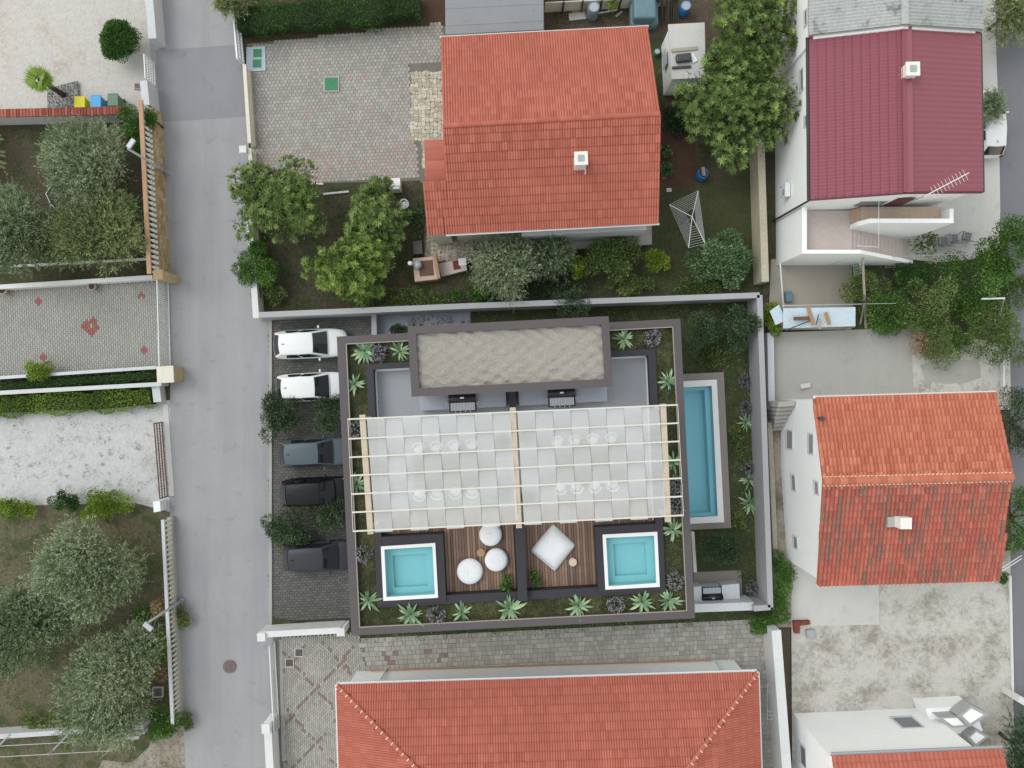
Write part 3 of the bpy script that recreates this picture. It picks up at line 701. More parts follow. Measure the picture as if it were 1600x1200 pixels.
# --- fibre cement roof behind it
h = thing('house', 'white house with grey corrugated fibre cement roof at the top right', 'house', W(1330, 0))
zE, zR = 6.55, 7.7
L0, L1 = W(1262, -210, zE), W(1264, 55, zE); R0, R1 = W(1532, -220, zE), W(1536, 46, zE); T0, T1 = W(1409, -230, zR), W(1413, 38.5, zR)
wl2 = [p + Vector((s*.32, t, -.16)) for p, s, t in ((L1, 1, -.12), (T1, 0, -.12), (R1, -1, -.12), (R0, -1, -.2), (T0, 0, -.2), (L0, 1, -.2))]
m = MB(); n = 6; m.add(wl2 + [Vector((p.x, p.y, 0)) for p in wl2], [(i, (i+1) % n, n + (i+1) % n, n + i) for i in range(n)] + [(5, 4, 1, 0), (4, 3, 2, 1)]); obj('wall', m, M['wall_white'], h)
def corrugated(a, b, c2, d, waves, amp):
    vs = []; fs = []; cols = waves*6; nrm = (b - a).cross(d - a).normalized(); nrm = nrm if nrm.z > 0 else -nrm
    for f in (0, .33, .331, .66, .661, 1):
        for j in range(cols + 1):
            g2 = j/cols; p = (a*(1-g2) + b*g2)*(1-f) + (d*(1-g2) + c2*g2)*f
            vs.append(p + nrm*(.04 + amp*math.cos(2*math.pi*j/6) + (.02 if f in (.331, 0, .661) and False else 0)))
    for i in range(5):
        for j in range(cols): fs.append((i*(cols+1) + j, i*(cols+1) + j + 1, (i+1)*(cols+1) + j + 1, (i+1)*(cols+1) + j))
    return vs, fs
m = MB()
for q in ((L0, L1, T1, T0), (T0, T1, R1, R0)): m.add(list(q) + [p - dz for p in q], [(0, 1, 2, 3), (7, 6, 5, 4), (0, 4, 5, 1), (1, 5, 6, 2), (2, 6, 7, 3), (3, 7, 4, 0)])
roof = obj('roof', m, M['cement'], h)
m = MB(); m.add(*corrugated(L1, L0, T0, T1, 50, .035)); obj('roof_sheet', m, M['fibre_cement'], roof, True)
m = MB(); m.add(*corrugated(R0, R1, T1, T0, 50, .035)); obj('roof_sheet', m, M['fibre_cement'], roof, True)
m = MB(); m.beam(T0 + Vector((0, 0, .08)), T1 + Vector((0, 0, .08)), .4, .07); obj('ridge_cap', m, M['fibre_cement'], roof)
A, B = Vector((wl2[5].x, wl2[5].y, 0)), Vector((wl2[0].x, wl2[0].y, 0))
window(h, [(1258, 40), (1262, 38), (1262, 15), (1258, 17)], A, B, 'pane')
acunit('air_conditioner', 'white air conditioner unit at the top edge above the big tree', 1226, 18, A, B)

# --- orange tiled house on the right
h = thing('house', 'white house with weathered orange tiled roof in the right middle', 'house', W(1400, 760))
zN, zR, zS = 5.6, 6.85, 5.2
eN0, eN1 = W(1271, 622, zN), W(1556, 614, zN); r0, r1 = W(1286, 752, zR), W(1581, 745, zR); eS0, eS1 = W(1277, 914, zS), W(1561, 906, zS)
wall, roof = gable(h, eS0, eS1, eN1, eN0, r0, r1, 'wall_white', .22, deck='tile_orange')
tiled(roof, [eN1, eN0, r0, r1], .225, .42, M['tile_orange'], 180, 1, .1, .05)
tiled(roof, [eS0, eS1, r1, r0], .225, .42, M['tile_worn'], 120, 1, .1, .05)
caps(roof, r0 + Vector((0, 0, .06)), r1 + Vector((0, 0, .05)), .2, .42, M['tile_orange'])
m = MB(); 
for s in (-1, 1):
    for i in range(46):
        f = (i + .5)/46; p = r0.lerp(r1, f) + Vector((0, s*.22, .01)); m.box((p.x, p.y, p.z - .02), .24, .1 + .05*random.random(), .07, .02)
tag(obj('ridge_mortar', m, M['mortar'], roof), kind='stuff')
m = MB(); m.beam(eN0 + Vector((0, .05, -.05)), eN1 + Vector((0, .05, -.05)), .16, .12); obj('gutter', m, M['metal_white'], h)
m = MB(); m.beam(eS0 + Vector((0, -.05, -.05)), eS1 + Vector((0, -.05, -.05)), .12, .1); obj('gutter', m, M['metal_white'], h)
chimney(roof, 1416, 818, 5.8, 7.0, .62, rz=0, cap=False); 
m = MB(); m.pp([(1387, 808), (1405, 807), (1405, 823), (1387, 824)], 6.42, 6.0); obj('chimney_flashing', m, M['cement'], roof)
ix = (eS1 - eS0).normalized(); A = eN0 + ix*.22; B = eS0 + ix*.22; A.z = B.z = 0
Cc = r0 + ix*.22; Cc.z = 0
for rect, pm in (([(1229, 702), (1239, 700), (1239, 673), (1230, 673)], 'pane_shut'), ([(1264, 710), (1272, 708), (1271, 679), (1264, 678)], 'pane_shut'), ([(1238, 767), (1244, 766), (1243, 743), (1237, 742)], 'pane_shut'),
                 ([(1274, 772), (1280, 772), (1279, 753), (1273, 752)], 'pane_shut'), ([(1241, 857), (1247, 856), (1246, 839), (1240, 838)], 'pane_shut')):
    window(h, rect, *((A, Cc) if rect[0][1] < 760 else (Cc, B)), pm)
for px, py in ((1284, 654), (1293, 725)):
    m = MB(); p = W(px, py, 6.2); m.lathe([(.1, 0), (.1, .35), (.14, .36), (.14, .42)], p - Vector((0, 0, .3)), 10); obj('vent_pipe', m, M['metal_dark'], roof)
# outside stair at its upper left corner
st = thing('outside_stair', 'concrete outside stair at the upper left corner of the orange roofed house', 'stair', W(1228, 640))
for i in range(7):
    z = 2.6 - i*.35; y = 628 + i*6.2
    m = MB(); m.pp([(1216 - i*1.2, y), (1243 - i*2.2, y - 2), (1241 - i*2.2, y + 6.4), (1215 - i*1.2, y + 8)], z, 0); obj('step', m, M['concrete'], st)

# --- hip roofed house at the bottom
h = thing('house', 'long bungalow with clean terracotta hip roof at the bottom edge', 'house', W(860, 1150))
zE = 3.2
TL, TR = W(527, 1070, zE), W(1183, 1050, zE)
u = (TR - TL).normalized(); dn = Vector((u.y, -u.x, 0))          # dn points down the picture
span = (TR - TL).length; depth = 15.0
BL, BR = TL + dn*depth, TR + dn*depth
pit = math.tan(math.radians(19)); rr = depth/2
HL, HR = TL + u*rr*1.12 + dn*rr, TR - u*rr + dn*rr
for p in (HL, HR): p.z = zE + rr*pit
m = MB(); I = .45; wp = [TL + u*I + dn*I, TR - u*I + dn*I, BR - u*I - dn*I, BL + u*I - dn*I]
m.prism([Vector((p.x, p.y, zE - .12)) for p in wp], 0); wall = obj('wall', m, M['wall_white'], h)
m = MB(); lo = [p - Vector((0, 0, .12)) for p in (TL, TR, BR, BL)]
m.add([TL, TR, BR, BL, HL, HR] + lo, [(1, 0, 4, 5), (3, 2, 5, 4), (0, 3, 4), (2, 1, 5), (6, 7, 8, 9), (0, 1, 7, 6), (1, 2, 8, 7), (2, 3, 9, 8), (3, 0, 6, 9)]); roof = obj('roof', m, M['tile_red'], h)
tiled(roof, [TR, TL, HL, HR], .3, .5, M['tile_red'], 220)
tiled(roof, [TL, BL, HL], .3, .5, M['tile_red'], 40); tiled(roof, [BR, TR, HR], .3, .5, M['tile_red'], 40)
tiled(roof, [BL, BR, HR, HL], .3, .5, M['tile_red'], 0)
caps(roof, TL + Vector((0, 0, .06)), HL + Vector((0, 0, .06)), .13, .42, M['tile_red'], 'hip_tile', True)
caps(roof, TR + Vector((0, 0, .06)), HR + Vector((0, 0, .06)), .13, .42, M['tile_red'], 'hip_tile', True)
caps(roof, HL + Vector((0, 0, .06)), HR + Vector((0, 0, .06)), .13, .42, M['tile_red'])
for p, q in ((TL, TR), (TL, BL), (TR, BR)):
    d2 = -dn if p is TL and q is TR else (-u if p is TL else u)
    m = MB(); m.beam(p + d2*.08 - Vector((0, 0, .05)), q + d2*.08 - Vector((0, 0, .05)), .14, .11); obj('gutter', m, M['metal_white'], h)
for px in (590, 1138):
    m = MB(); a = W(px, 1065 if px < 900 else 1051, zE - .1); g0 = W(px - 16 if px < 900 else px - 12, 1049 if px < 900 else 1036, 0); m.tube([a, a + Vector((0, -.3, -.3)), Vector((a.x, a.y - .42, 0.05))], .06, 8); obj('downpipe', m, M['metal_white'], h)
m = MB(); m.beam(Vector((wp[0].x, wp[0].y + .02, .2)) + u*1.0, Vector((wp[1].x, wp[1].y + .02, .2)) - u*1.5, .1, .4); obj('plinth', m, M['tile_floor_tan'], h)
m = MB(); m.pp([(962, 1053), (988, 1052), (988, 1046), (962, 1047)], .9, 0); obj('meter_box', m, M['wall_grey'], h)

# --- white house at the lower right corner
h = thing('house', 'tall white house with red tiled eave at the lower right corner', 'house', W(1400, 1200))
zE = 5.5
TL, TR = W(1300, 1181, zE), W(1566, 1170, zE); u = (TR - TL).normalized(); dn = Vector((u.y, -u.x, 0))
pit = math.tan(math.radians(20)); half = 4.5
r0, r1 = TL + dn*half, TR + dn*half; r0.z = r1.z = zE + half*pit; BL, BR = TL + dn*2*half, TR + dn*2*half
cr = W(1441, 1103, 0)
wA = W(1238, 1113, 0); lenN = (cr - wA).length; wB = wA + u*lenN
wp = [wA, wB, wB + dn*9, wA + dn*9]
m = MB(); m.prism([Vector((p.x, p.y, zE - .05)) for p in wp], 0); wall = obj('wall', m, M['wall_white'], h)
m = MB(); dz = Vector((0, 0, .12))
for q in ((TR, TL, r0, r1), (BL, BR, r1, r0)): m.add(list(q) + [p - dz for p in q], [(0, 1, 2, 3), (7, 6, 5, 4), (0, 4, 5, 1), (1, 5, 6, 2), (2, 6, 7, 3), (3, 7, 4, 0)])
roof = obj('roof', m, M['tile_orange'], h)
tiled(roof, [TR, TL, r0, r1], .26, .42, M['tile_red'], 60, 1, .06, .03)
m = MB(); m.beam(TL - dn*.08 - Vector((0, 0, .05)), TR - dn*.08 - Vector((0, 0, .05)), .16, .12); obj('gutter', m, M['metal_grey'], h)
window(h, [(1393, 1122), (1425, 1120), (1442, 1137), (1410, 1139)], wA, wB, 'wall_white' if False else 'pane', 'wall_grey', .1)
window(h, [(1250, 1161), (1252, 1195), (1262, 1200), (1258, 1168)], wA, wA + dn*9, 'pane', 'wall_grey')
m = MB(); m.pp([(1446, 1107), (1520, 1103), (1536, 1142), (1462, 1150)], 1.6, 0); obj('annexe_wall', m, M['wall_white'], h)
for (pxs, z) in (([(1466, 1121), (1498, 1119), (1514, 1135), (1488, 1137)], 2.3), ([(1497, 1119), (1518, 1102), (1545, 1116), (1515, 1136)], 2.5), ([(1511, 1152), (1526, 1140), (1545, 1151), (1524, 1167)], 2.2)):
    ctr = (sum(a for a, b in pxs)/4, sum(b for a, b in pxs)/4)
    m = MB(); m.pp(pxs, z, z - .9); bc = obj('awning_frame', m, M['cement'], h)
    m = MB(); m.pp([(ctr[0] + (a - ctr[0])*.68, ctr[1] + (b - ctr[1])*.68) for a, b in pxs], z + .03, z - .2); obj('awning_pane', m, M['wall_white'], bc)
# ------------------------------------------------------------------ the villa with its roof terrace
def lerp2(a, b, f): return (a[0] + (b[0]-a[0])*f, a[1] + (b[1]-a[1])*f)
ZP, ZS, ZT = 7.0, 6.72, 6.15            # parapet top, planter soil, terrace floor
V = thing('villa', 'flat roofed villa with dark parapets, planters and a roof terrace in the middle', 'villa', W(805, 740))
oTL, oTR, oBR, oBL = (526, 526), (1063, 498), (1086, 966), (549, 993)
iTL, iTR, iBR, iBL = (541, 537.5), (1051, 511), (1073, 954), (562, 980)
m = MB(); m.pp([(528, 528), (1061, 500), (1084, 964), (551, 991)], 6.0, 0); wall = obj('wall', m, M['villa_wall'], V)
wc = [W(x, y, 6.0) for x, y in ((528, 528), (1061, 500), (1084, 964), (551, 991))]
for k in range(4):                                          # glazed doors below, windows above
    a, b = wc[k], wc[(k+1) % 4]; d = (b - a).normalized(); n = Vector((d.y, -d.x, 0)); n = n if n.dot(a - (wc[0] + wc[2])/2) > 0 else -n; Lw = (b - a).length
    for i in range(5):
        for z0, hh in ((.15, 2.2), (3.5, 1.5)):
            p = a + d*Lw*(i + .5)/5 + n*.02; p = Vector((p.x, p.y, z0 + hh/2))
            m = MB(); m.beam(p - d*.95, p + d*.95, .08, hh); wf = obj('window', m, M['metal_dark'], V)
            m = MB(); m.beam(p - d*.86 + n*.03, p + d*.86 + n*.03, .05, hh - .16); obj('pane', m, M['pane'], wf)
m = MB(); m.pp([oTL, oTR, iTR, iTL], ZP, 6.0); obj('parapet', m, M['taupe'], V)
m = MB(); m.pp([oTR, oBR, iBR, iTR], ZP, 6.0); obj('parapet', m, M['taupe'], V)
m = MB(); m.pp([oBR, oBL, iBL, iBR], ZP, 6.0); obj('parapet', m, M['taupe'], V)
m = MB(); m.pp([oBL, oTL, iTL, iBL], ZP, 6.0); obj('parapet', m, M['taupe'], V)
M['moss'] = plain('moss', sr(84, 84, 56), .95, .45, 1.6, 9, .6, spots=(sr(52, 56, 36), 1.1, .44))
ring = [(573, 570), (1023, 546), (1039, 925), (591, 949)]; inn4 = [iTL, iTR, iBR, iBL]
for k in range(4):
    m = MB(); m.pp([inn4[k], inn4[(k+1) % 4], ring[(k+1) % 4], ring[k]], ZS, 6.0); obj('planter_soil', m, M['moss'], V)
M['edge_strip'] = plain('edge_strip', sr(158, 148, 136), .5)
m = MB()                                                    # pale metal edge strip along the planter
for a, b in ((iTL, iTR), (iTR, iBR), (iBR, iBL), (iBL, iTL)): m.beam(W(*a, ZP - .01), W(*b, ZP - .01), .05, .05)
obj('planter_edge', m, M['edge_strip'], V)
# inner dark walls round the terrace
dw = [((572, 569), (1024, 545)), ((1024, 545), (1039.5, 925)), ((1039.5, 925), (591, 949)), ((591, 949), (572, 569))]
inn = [(583, 577), (1013, 555), (1029, 921), (601, 944)]
out = [(572, 569), (1024, 545), (1040, 925.5), (590, 949.5)]
for k in range(4):
    if k == 2: continue
    m = MB(); m.pp([out[k], out[(k+1) % 4], inn[(k+1) % 4], inn[k]], ZP - .02, 6.0); obj('terrace_wall', m, M['charcoal'], V)
m = MB(); m.pp([(590, 949.5), (1040, 925.5), (1039.5, 912), (589, 936)], ZP - .12, 6.0); obj('terrace_wall', m, M['charcoal'], V)
m = MB(); m.pp([(582, 576), (1014, 554), (1030, 922), (600, 945)], ZT, 6.0); fl = obj('terrace_floor', m, M['terrace_tile'], V)
m = MB()
for a, b in (((585, 578), (640, 575)), ((585, 578), (596.5, 838)), ((955, 558), (1011, 556)), ((1011, 556), (1022.5, 812))): m.beam(W(*a, ZT + .16), W(*b, ZT + .16), .2, .3)
obj('bench_edge', m, M['plastic_white'], V)
for a, b in (((795, 611), (805, 638)), ((804, 822), (819, 939))):
    m = MB(); m.pp([(a[0], a[1]), (b[0], a[1] - .6), (b[0] + (b[1]-a[1])*.045, b[1]), (a[0] + (b[1]-a[1])*.05, b[1] + .8)], ZP + .35, 6.0); obj('dividing_wall', m, M['charcoal'], V)
# stair block
B0 = [(637, 510), (951, 494), (957, 604), (643, 620)]; B1 = [(649.5, 521.5), (940, 507.5), (945.5, 592), (655, 606.5)]
m = MB(); m.pp([(643, 516), (947, 500), (953, 600), (648, 616)], 9.0, 6.0); sb = obj('stair_block', m, M['villa_wall'], V)
for k in range(4):
    m = MB(); m.pp([B0[k], B0[(k+1) % 4], B1[(k+1) % 4], B1[k]], 9.5, 9.0); obj('fascia', m, M['taupe'], sb)
mr, t, b = new_mat('sand_roof'); p = pos(t)
n1 = noise(t, p, 1.0, 5, .6, (1.4, 2.6, 1)); n2 = noise(t, p, .3, 4); n3 = noise(t, p, 12, 3)
col = ramp(t, n2, [(.3, sr(156, 148, 143)), (.5, sr(160, 154, 147)), (.72, sr(166, 156, 153))]); col = mixc(t, .35, col, ramp(t, n3, [(.3, sr(138, 132, 124)), (.7, sr(184, 177, 167))]))
t.links.new(col, b.inputs['Base Color']); b.inputs['Roughness'].default_value = .95; bump(t, b, n1, .9, .25)
nb = t.nodes.new('ShaderNodeBump'); nb.inputs['Strength'].default_value = .4; nb.inputs['Distance'].default_value = .03
M['sand_roof'] = mr
# gently rippled gravel sheet (real relief)
m = MB(); nx, ny = 180, 60; vs = []; fs = []
Q = [W(x, y, 9.28) for x, y in B1]
for j in range(ny + 1):
    for i in range(nx + 1):
        f, g2 = i/nx, j/ny; q = Q[0].lerp(Q[1], f).lerp(Q[3].lerp(Q[2], f), g2)
        zz = .03*math.sin(q.x*5.1 + 10.2*q.y + 1.3*math.sin(q.x*1.7 - q.y*.9) + .8*math.sin(q.y*2.3)) + .015*math.sin(q.x*7 - q.y*9)
        vs.append(q + Vector((0, 0, zz)))
for j in range(ny):
    for i in range(nx): fs.append((j*(nx+1) + i, (j+1)*(nx+1) + i, (j+1)*(nx+1) + i + 1, j*(nx+1) + i + 1))
m.add(vs, fs); obj('gravel_bed', m, M['sand_roof'], sb, True)
# kitchen counters under the block
for xa, xb in ((655, 790), (810, 948)):
    m = MB(); m.pp([(xa, 618 - (xa-655)*.052), (xb, 618 - (xb-655)*.052), (xb + 1, 642 - (xb-655)*.052), (xa + 1, 642 - (xa-655)*.052)], ZT + .9, ZT); obj('counter', m, M['concrete_blue'], V)

# timber decks, board by board
def deck(poly, z):
    sub = MB(); sub.pp(poly, z - .03, z - .1); dk = obj('deck', sub, M['joint_dark'], V)
    P = [W(x, y, z) for x, y in poly]; ang = TILT; c, s = math.cos(ang), math.sin(ang)
    U = [(p.x*c + p.y*s, -p.x*s + p.y*c) for p in P]; u0, u1 = min(a for a, b in U), max(a for a, b in U)
    w = .155; u = u0 + w/2
    while u < u1:
        ys = []
        for i in range(len(U)):
            (a, b), (c2, d) = U[i], U[(i+1) % len(U)]
            if (a > u) != (c2 > u): ys.append(b + (d - b)*(u - a)/(c2 - a))
        ys.sort()
        for k in range(0, len(ys) - 1, 2):
            if ys[k+1] - ys[k] < .1: continue
            m = MB(); q = [(u - w*.42, ys[k]), (u + w*.42, ys[k]), (u + w*.42, ys[k+1]), (u - w*.42, ys[k+1])]
            piece(m, [(x*c - y*s, x*s + y*c) for x, y in q], z - .02, .02, random.random(), .001); obj('board', m, M['deck'], dk)
        u += w
deck([(598, 800), (803, 790), (808, 924.5), (697, 931), (691, 836), (599, 841)], ZT + .12)
deck([(818, 789), (1022, 778), (1025, 818), (929.5, 823.5), (935, 920), (823, 926)], ZT + .12)
m = MB(); m.pp([(697, 931), (808, 924.5), (808, 927.5), (697, 934)], ZT + .3, ZT); m.pp([(823, 926), (935, 919.5), (935, 922.5), (823, 929)], ZT + .3, ZT); obj('deck_edge', m, M['wall_cream'], V); 

# plunge pools
def water_mat(name, tint):
    m, t, b = new_mat(name); t.nodes.remove(b); o = t.nodes['Material Output']
    tr = N(t, 'ShaderNodeBsdfTransparent'); tr.inputs[0].default_value = tint
    gl = N(t, 'ShaderNodeBsdfGlossy', Roughness=.03); fr = N(t, 'ShaderNodeFresnel', IOR=1.33)
    nz = noise(t, pos(t), 3.5, 3); bp = N(t, 'ShaderNodeBump', Strength=.25, Distance=.04); t.links.new(nz, bp.inputs['Height']); t.links.new(bp.outputs[0], gl.inputs['Normal']); t.links.new(bp.outputs[0], fr.inputs['Normal'])
    mx = N(t, 'ShaderNodeMixShader'); t.links.new(fr.outputs[0], mx.inputs[0]); t.links.new(tr.outputs[0], mx.inputs[1]); t.links.new(gl.outputs[0], mx.inputs[2]); t.links.new(mx.outputs[0], o.inputs[0])
    return m
M['water'] = water_mat('pool_water', (.84, .955, .965, 1)); M['water_deep'] = water_mat('pool_water_deep', (.8, .93, .965, 1))
M['basin'] = plain('basin', sr(150, 206, 213), .5, .04, .8); M['basin_blue'] = plain('basin_blue', sr(172, 224, 234), .5, .04, .8)
M['rim_white'] = plain('rim_white', sr(232, 232, 234), .6, .04, 1)
def scale_px(pts, k):
    c = (sum(a for a, b in pts)/len(pts), sum(b for a, b in pts)/len(pts)); return [(c[0] + (a-c[0])*k, c[1] + (b-c[1])*k) for a, b in pts]
def pool(label, surround, rim, water, step, zt, zb, zw, zsurf, mb_, mw, smat, sname='surround'):
    t = thing('plunge_pool' if zb > 3 else 'swimming_pool', label, 'pool', W(rim[0][0] + 40, rim[0][1] + 40, zb))
    for k in range(4):
        if surround:
            m = MB(); m.pp([surround[k], surround[(k+1) % 4], rim[(k+1) % 4], rim[k]], zt - .01, zb); obj(sname, m, M[smat], t)
        m = MB(); m.pp([rim[k], rim[(k+1) % 4], water[(k+1) % 4], water[k]], zt + .05, zb); obj('rim', m, M['rim_white'], t)
    m = MB(); w = [W(x, y, zt + .05) for x, y in water]; w = [Vector((p.x, p.y, 0)) for p in w]
    fl = [Vector((p.x, p.y, zb + .02)) for p in w]; tp = [Vector((p.x, p.y, zt + .04)) for p in w]
    c = sum(w, Vector())/4; ins = lambda p, k: Vector((p.x + (c.x - p.x)*.004, p.y + (c.y - p.y)*.004, p.z))
    fl = [ins(p, 0) for p in fl]; tp = [ins(p, 0) for p in tp]
    m.add(fl + tp, [(0, 3, 2, 1) if False else (0, 1, 2, 3)] + [(i, 4+i, 4+(i+1) % 4, (i+1) % 4) for i in range(4)]); obj('basin', m, M[mb_], t)
    if step:                                              # bench ring round the deeper middle
        sw = [W(x, y, zw) for x, y in step]
        for k in range(4):
            a, b2 = fl[k], fl[(k+1) % 4]; d, e = sw[(k+1) % 4], sw[k]
            m = MB(); m.prism([Vector((q.x, q.y, zw)) for q in (a, b2, d, e)], zb + .03); obj('bench', m, M[mb_], t)
    m = MB(); s = [Vector((p.x, p.y, zsurf)) for p in fl]; m.add(s, [(0, 1, 2, 3)]); o = obj('water', m, M[mw], t)
    return t
zt = ZP - .02
pool('square turquoise plunge pool beside the round poufs', [(585, 839.5), (692, 834), (697, 940), (590, 946)], [(595, 854), (680, 848.5), (684.5, 934), (599, 939)], [(600.5, 858.5), (675.5, 854), (679.5, 928.5), (604, 933)],
     [(613, 868), (665, 865), (668, 915), (616, 918)], zt, 6.16, 6.42, zt - .1, 'basin', 'water', 'charcoal')
pool('square turquoise plunge pool beside the large square lounge pouf', [(929.5, 824), (1029, 818), (1034, 921.5), (935, 927)], [(941.5, 835.5), (1027, 831), (1031, 917), (946, 921.5)], [(947, 840.5), (1022, 837), (1025.5, 911), (951, 916)],
     [(958, 850), (1008, 847), (1011, 897), (961, 900)], zt, 6.16, 6.42, zt - .1, 'basin', 'water', 'charcoal')
pool('long blue swimming pool along the right side of the villa', [(1030, 586), (1131, 581.5), (1142.5, 825), (1042, 830)], [(1038, 597), (1120, 593), (1131.5, 816), (1049, 820)], [(1046, 607), (1112, 603), (1121.5, 806.5), (1056, 810)],
     [(1050, 612), (1101, 609.5), (1111, 801), (1060, 805)], .32, -.95, -.2, .22, 'basin_blue', 'water_deep', 'taupe_pale')
# hole for the swimming pool in the ground sheets is cut below

# ------------------------------------------------------------------ pergola
ZB = 9.0
PG = thing('pergola', 'pale timber pergola roofed with woven white fabric strips over the terrace', 'pergola', W(800, 735, ZT))
for (a, b) in (((566.5, 648), (579.5, 834)), ((801, 636.5), (811, 824.5)), ((1035.5, 631), (1043.5, 815))):
    m = MB(); m.beam(W(*a, ZB - .12), W(*b, ZB - .12), .3, .22); obj('beam', m, M['timber_pale'], PG)
    for f in (.04, .96):
        p = W(*a, ZB - .12).lerp(W(*b, ZB - .12), f); m = MB(); m.box((p.x, p.y, ZT + .12), .16, .16, ZB - ZT - .36, TILT); obj('post', m, M['timber_pale'], PG)
RL = [(543.5, 655), (544.5, 685.7), (546, 714.5), (547.5, 743), (549, 772), (550, 800.5), (551.5, 830)]
RR = [(1059, 632.5), (1060, 661), (1061.5, 689.5), (1063, 718.5), (1065, 747), (1066.5, 775.5), (1068, 805)]
for a, b in zip(RL, RR):
    m = MB(); m.beam(W(*a, ZB + .04), W(*b, ZB + .04), .075, .08); obj('rail', m, M['rail_beige'], PG)
for cols in ((RL, 0), (RR, 1)):
    m = MB(); m.beam(W(cols[0][0][0], cols[0][0][1], ZB - .04), W(cols[0][-1][0], cols[0][-1][1], ZB - .04), .025, .025); obj('edge_cable', m, M['rail_beige'], PG)
mf, t, b = new_mat('fabric_sheer'); b.inputs['Base Color'].default_value = sr(246, 246, 250, 1); b.inputs['Roughness'].default_value = .8
tl = N(t, 'ShaderNodeBsdfTranslucent'); tl.inputs[0].default_value = (.86, .86, .90, 1); tp = N(t, 'ShaderNodeBsdfTransparent')
m1 = N(t, 'ShaderNodeMixShader', Fac=.28); t.links.new(b.outputs[0], m1.inputs[1]); t.links.new(tl.outputs[0], m1.inputs[2])
m2 = N(t, 'ShaderNodeMixShader', Fac=.43); t.links.new(m1.outputs[0], m2.inputs[1]); t.links.new(tp.outputs[0], m2.inputs[2]); t.links.new(m2.outputs[0], t.nodes['Material Output'].inputs[0])
M['fabric'] = mf
def rail_pt(k, x):                                        # pixel row of rail k (may be fractional) at pixel column x
    k0 = min(5, max(0, int(math.floor(k)))); f = k - k0
    r = []
    for kk in (k0, k0 + 1):
        a, b2 = RL[kk], RR[kk]; r.append(a[1] + (b2[1]-a[1])*(x - a[0])/(b2[0]-a[0]))
    return r[0] + (r[1]-r[0])*f
def strip(x0, x1, ph, shift=15.0, k1=6.35):
    vs = []; fs = []; n = 52; c = 4
    for i in range(n + 1):
        k = i/n*k1 - .02
        for j in range(c + 1):
            g2 = j/c; x = x0 + (x1 - x0)*g2 + shift*k/6; y = rail_pt(k, x) - (2.0 if ph else 0)*0
            sg = math.cos(math.pi*(k + ph)); sg = math.copysign(abs(sg)**.6, sg)
            vs.append(W(x, y, ZB + .04 + .055*sg + .004*math.sin(g2*math.pi)))
    for i in range(n):
        for j in range(c): fs.append((i*(c+1) + j, i*(c+1) + j + 1, (i+1)*(c+1) + j + 1, (i+1)*(c+1) + j))
    m = MB(); m.add(vs, fs); o = obj('fabric_strip', m, M['fabric'], PG, True)
for b0, b1, n in ((573, 797, 8), (808, 1030, 8)):
    for i in range(n):
        w = (b1 - b0)/n; strip(b0 + i*w + .25, b0 + (i+1)*w - .25, i % 2, 12.5 if b0 < 700 else 10.5, 6.02 if i % 2 else 6.14)

# ------------------------------------------------------------------ what stands on the terrace
M['table_top'] = plain('table_top', sr(100, 90, 76), .6, .08, 1.5, 20, .1, stretch=(.4, 6, 1))
M['pouf'] = plain('pouf', sr(226, 226, 230), .9, .06, 1.0, 6, .15)
M['pouf_seam_crease_shade'] = plain('pouf_seam_crease_shade', sr(188, 188, 196), .9, .06)  # greyer cloth tone: the real seam, and painted shade of the folds
def dining_table(label, a, b, c, d):
    zt = ZT + .87; t = thing('dining_table', label, 'table', W((a[0]+c[0])/2, (a[1]+c[1])/2, ZT + .12))
    m = MB(); m.pp([a, b, c, d], zt, zt - .06); obj('tabletop', m, M['table_top'], t)
    for p in (a, b, c, d):
        q = lerp2(p, ((a[0]+c[0])/2, (a[1]+c[1])/2), .08); w = W(*q, zt); m = MB(); m.box((w.x, w.y, ZT), .1, .1, .8, TILT); obj('leg', m, M['table_top'], t)
dining_table('long beige dining table under the fabric roof, left half of the terrace', (645, 712), (748, 706.5), (750, 758), (647, 763))
dining_table('long beige dining table under the fabric roof, right half of the terrace', (868, 700), (972, 695), (974, 746), (871, 751))
def chair_proto():
    t = thing('tub_chair', 'c', 'chair', (0, 0, 0)); m = MB()
    m.lathe([(.20, .36), (.29, .38), (.30, .46), (.26, .50), (.05, .51)], (0, 0, 0), 16); obj('seat', m, M['plastic_white'], t, True)
    m = MB(); vs = []; fs = []
    for i in range(15):
        a = math.pi*(.06 + .88*i/14) ; h2 = .68 + .1*math.sin(math.pi*i/14)
        for r, z in ((.29, .42), (.35, .44), (.37, h2), (.31, h2)): vs.append((r*math.cos(a), r*math.sin(a), z))
    for i in range(14):
        for k in range(4): fs.append((i*4 + k, (i+1)*4 + k, (i+1)*4 + (k+1) % 4, i*4 + (k+1) % 4))
    fs += [(0, 1, 2, 3), (59, 58, 57, 56)]; m.add(vs, fs); obj('backrest', m, M['plastic_white'], t, True)
    for sx in (-1, 1):
        for sy in (-1, 1): m = MB(); m.tube([(sx*.15, sy*.15, .38), (sx*.22, sy*.22, 0)], .016, 6); obj('leg', m, M['timber_pale'], t)
    return t
cp = None
rows = ([(655, 701), (682, 699), (710, 697), (737, 695)], 0, 'upper', 'left'), ([(656, 772), (683, 770), (712, 769), (738, 767)], math.pi, 'lower', 'left'), \
       ([(870, 691), (898, 689), (926, 687), (955, 685)], 0, 'upper', 'right'), ([(875, 762), (901, 760), (929, 759), (957, 757)], math.pi, 'lower', 'right')
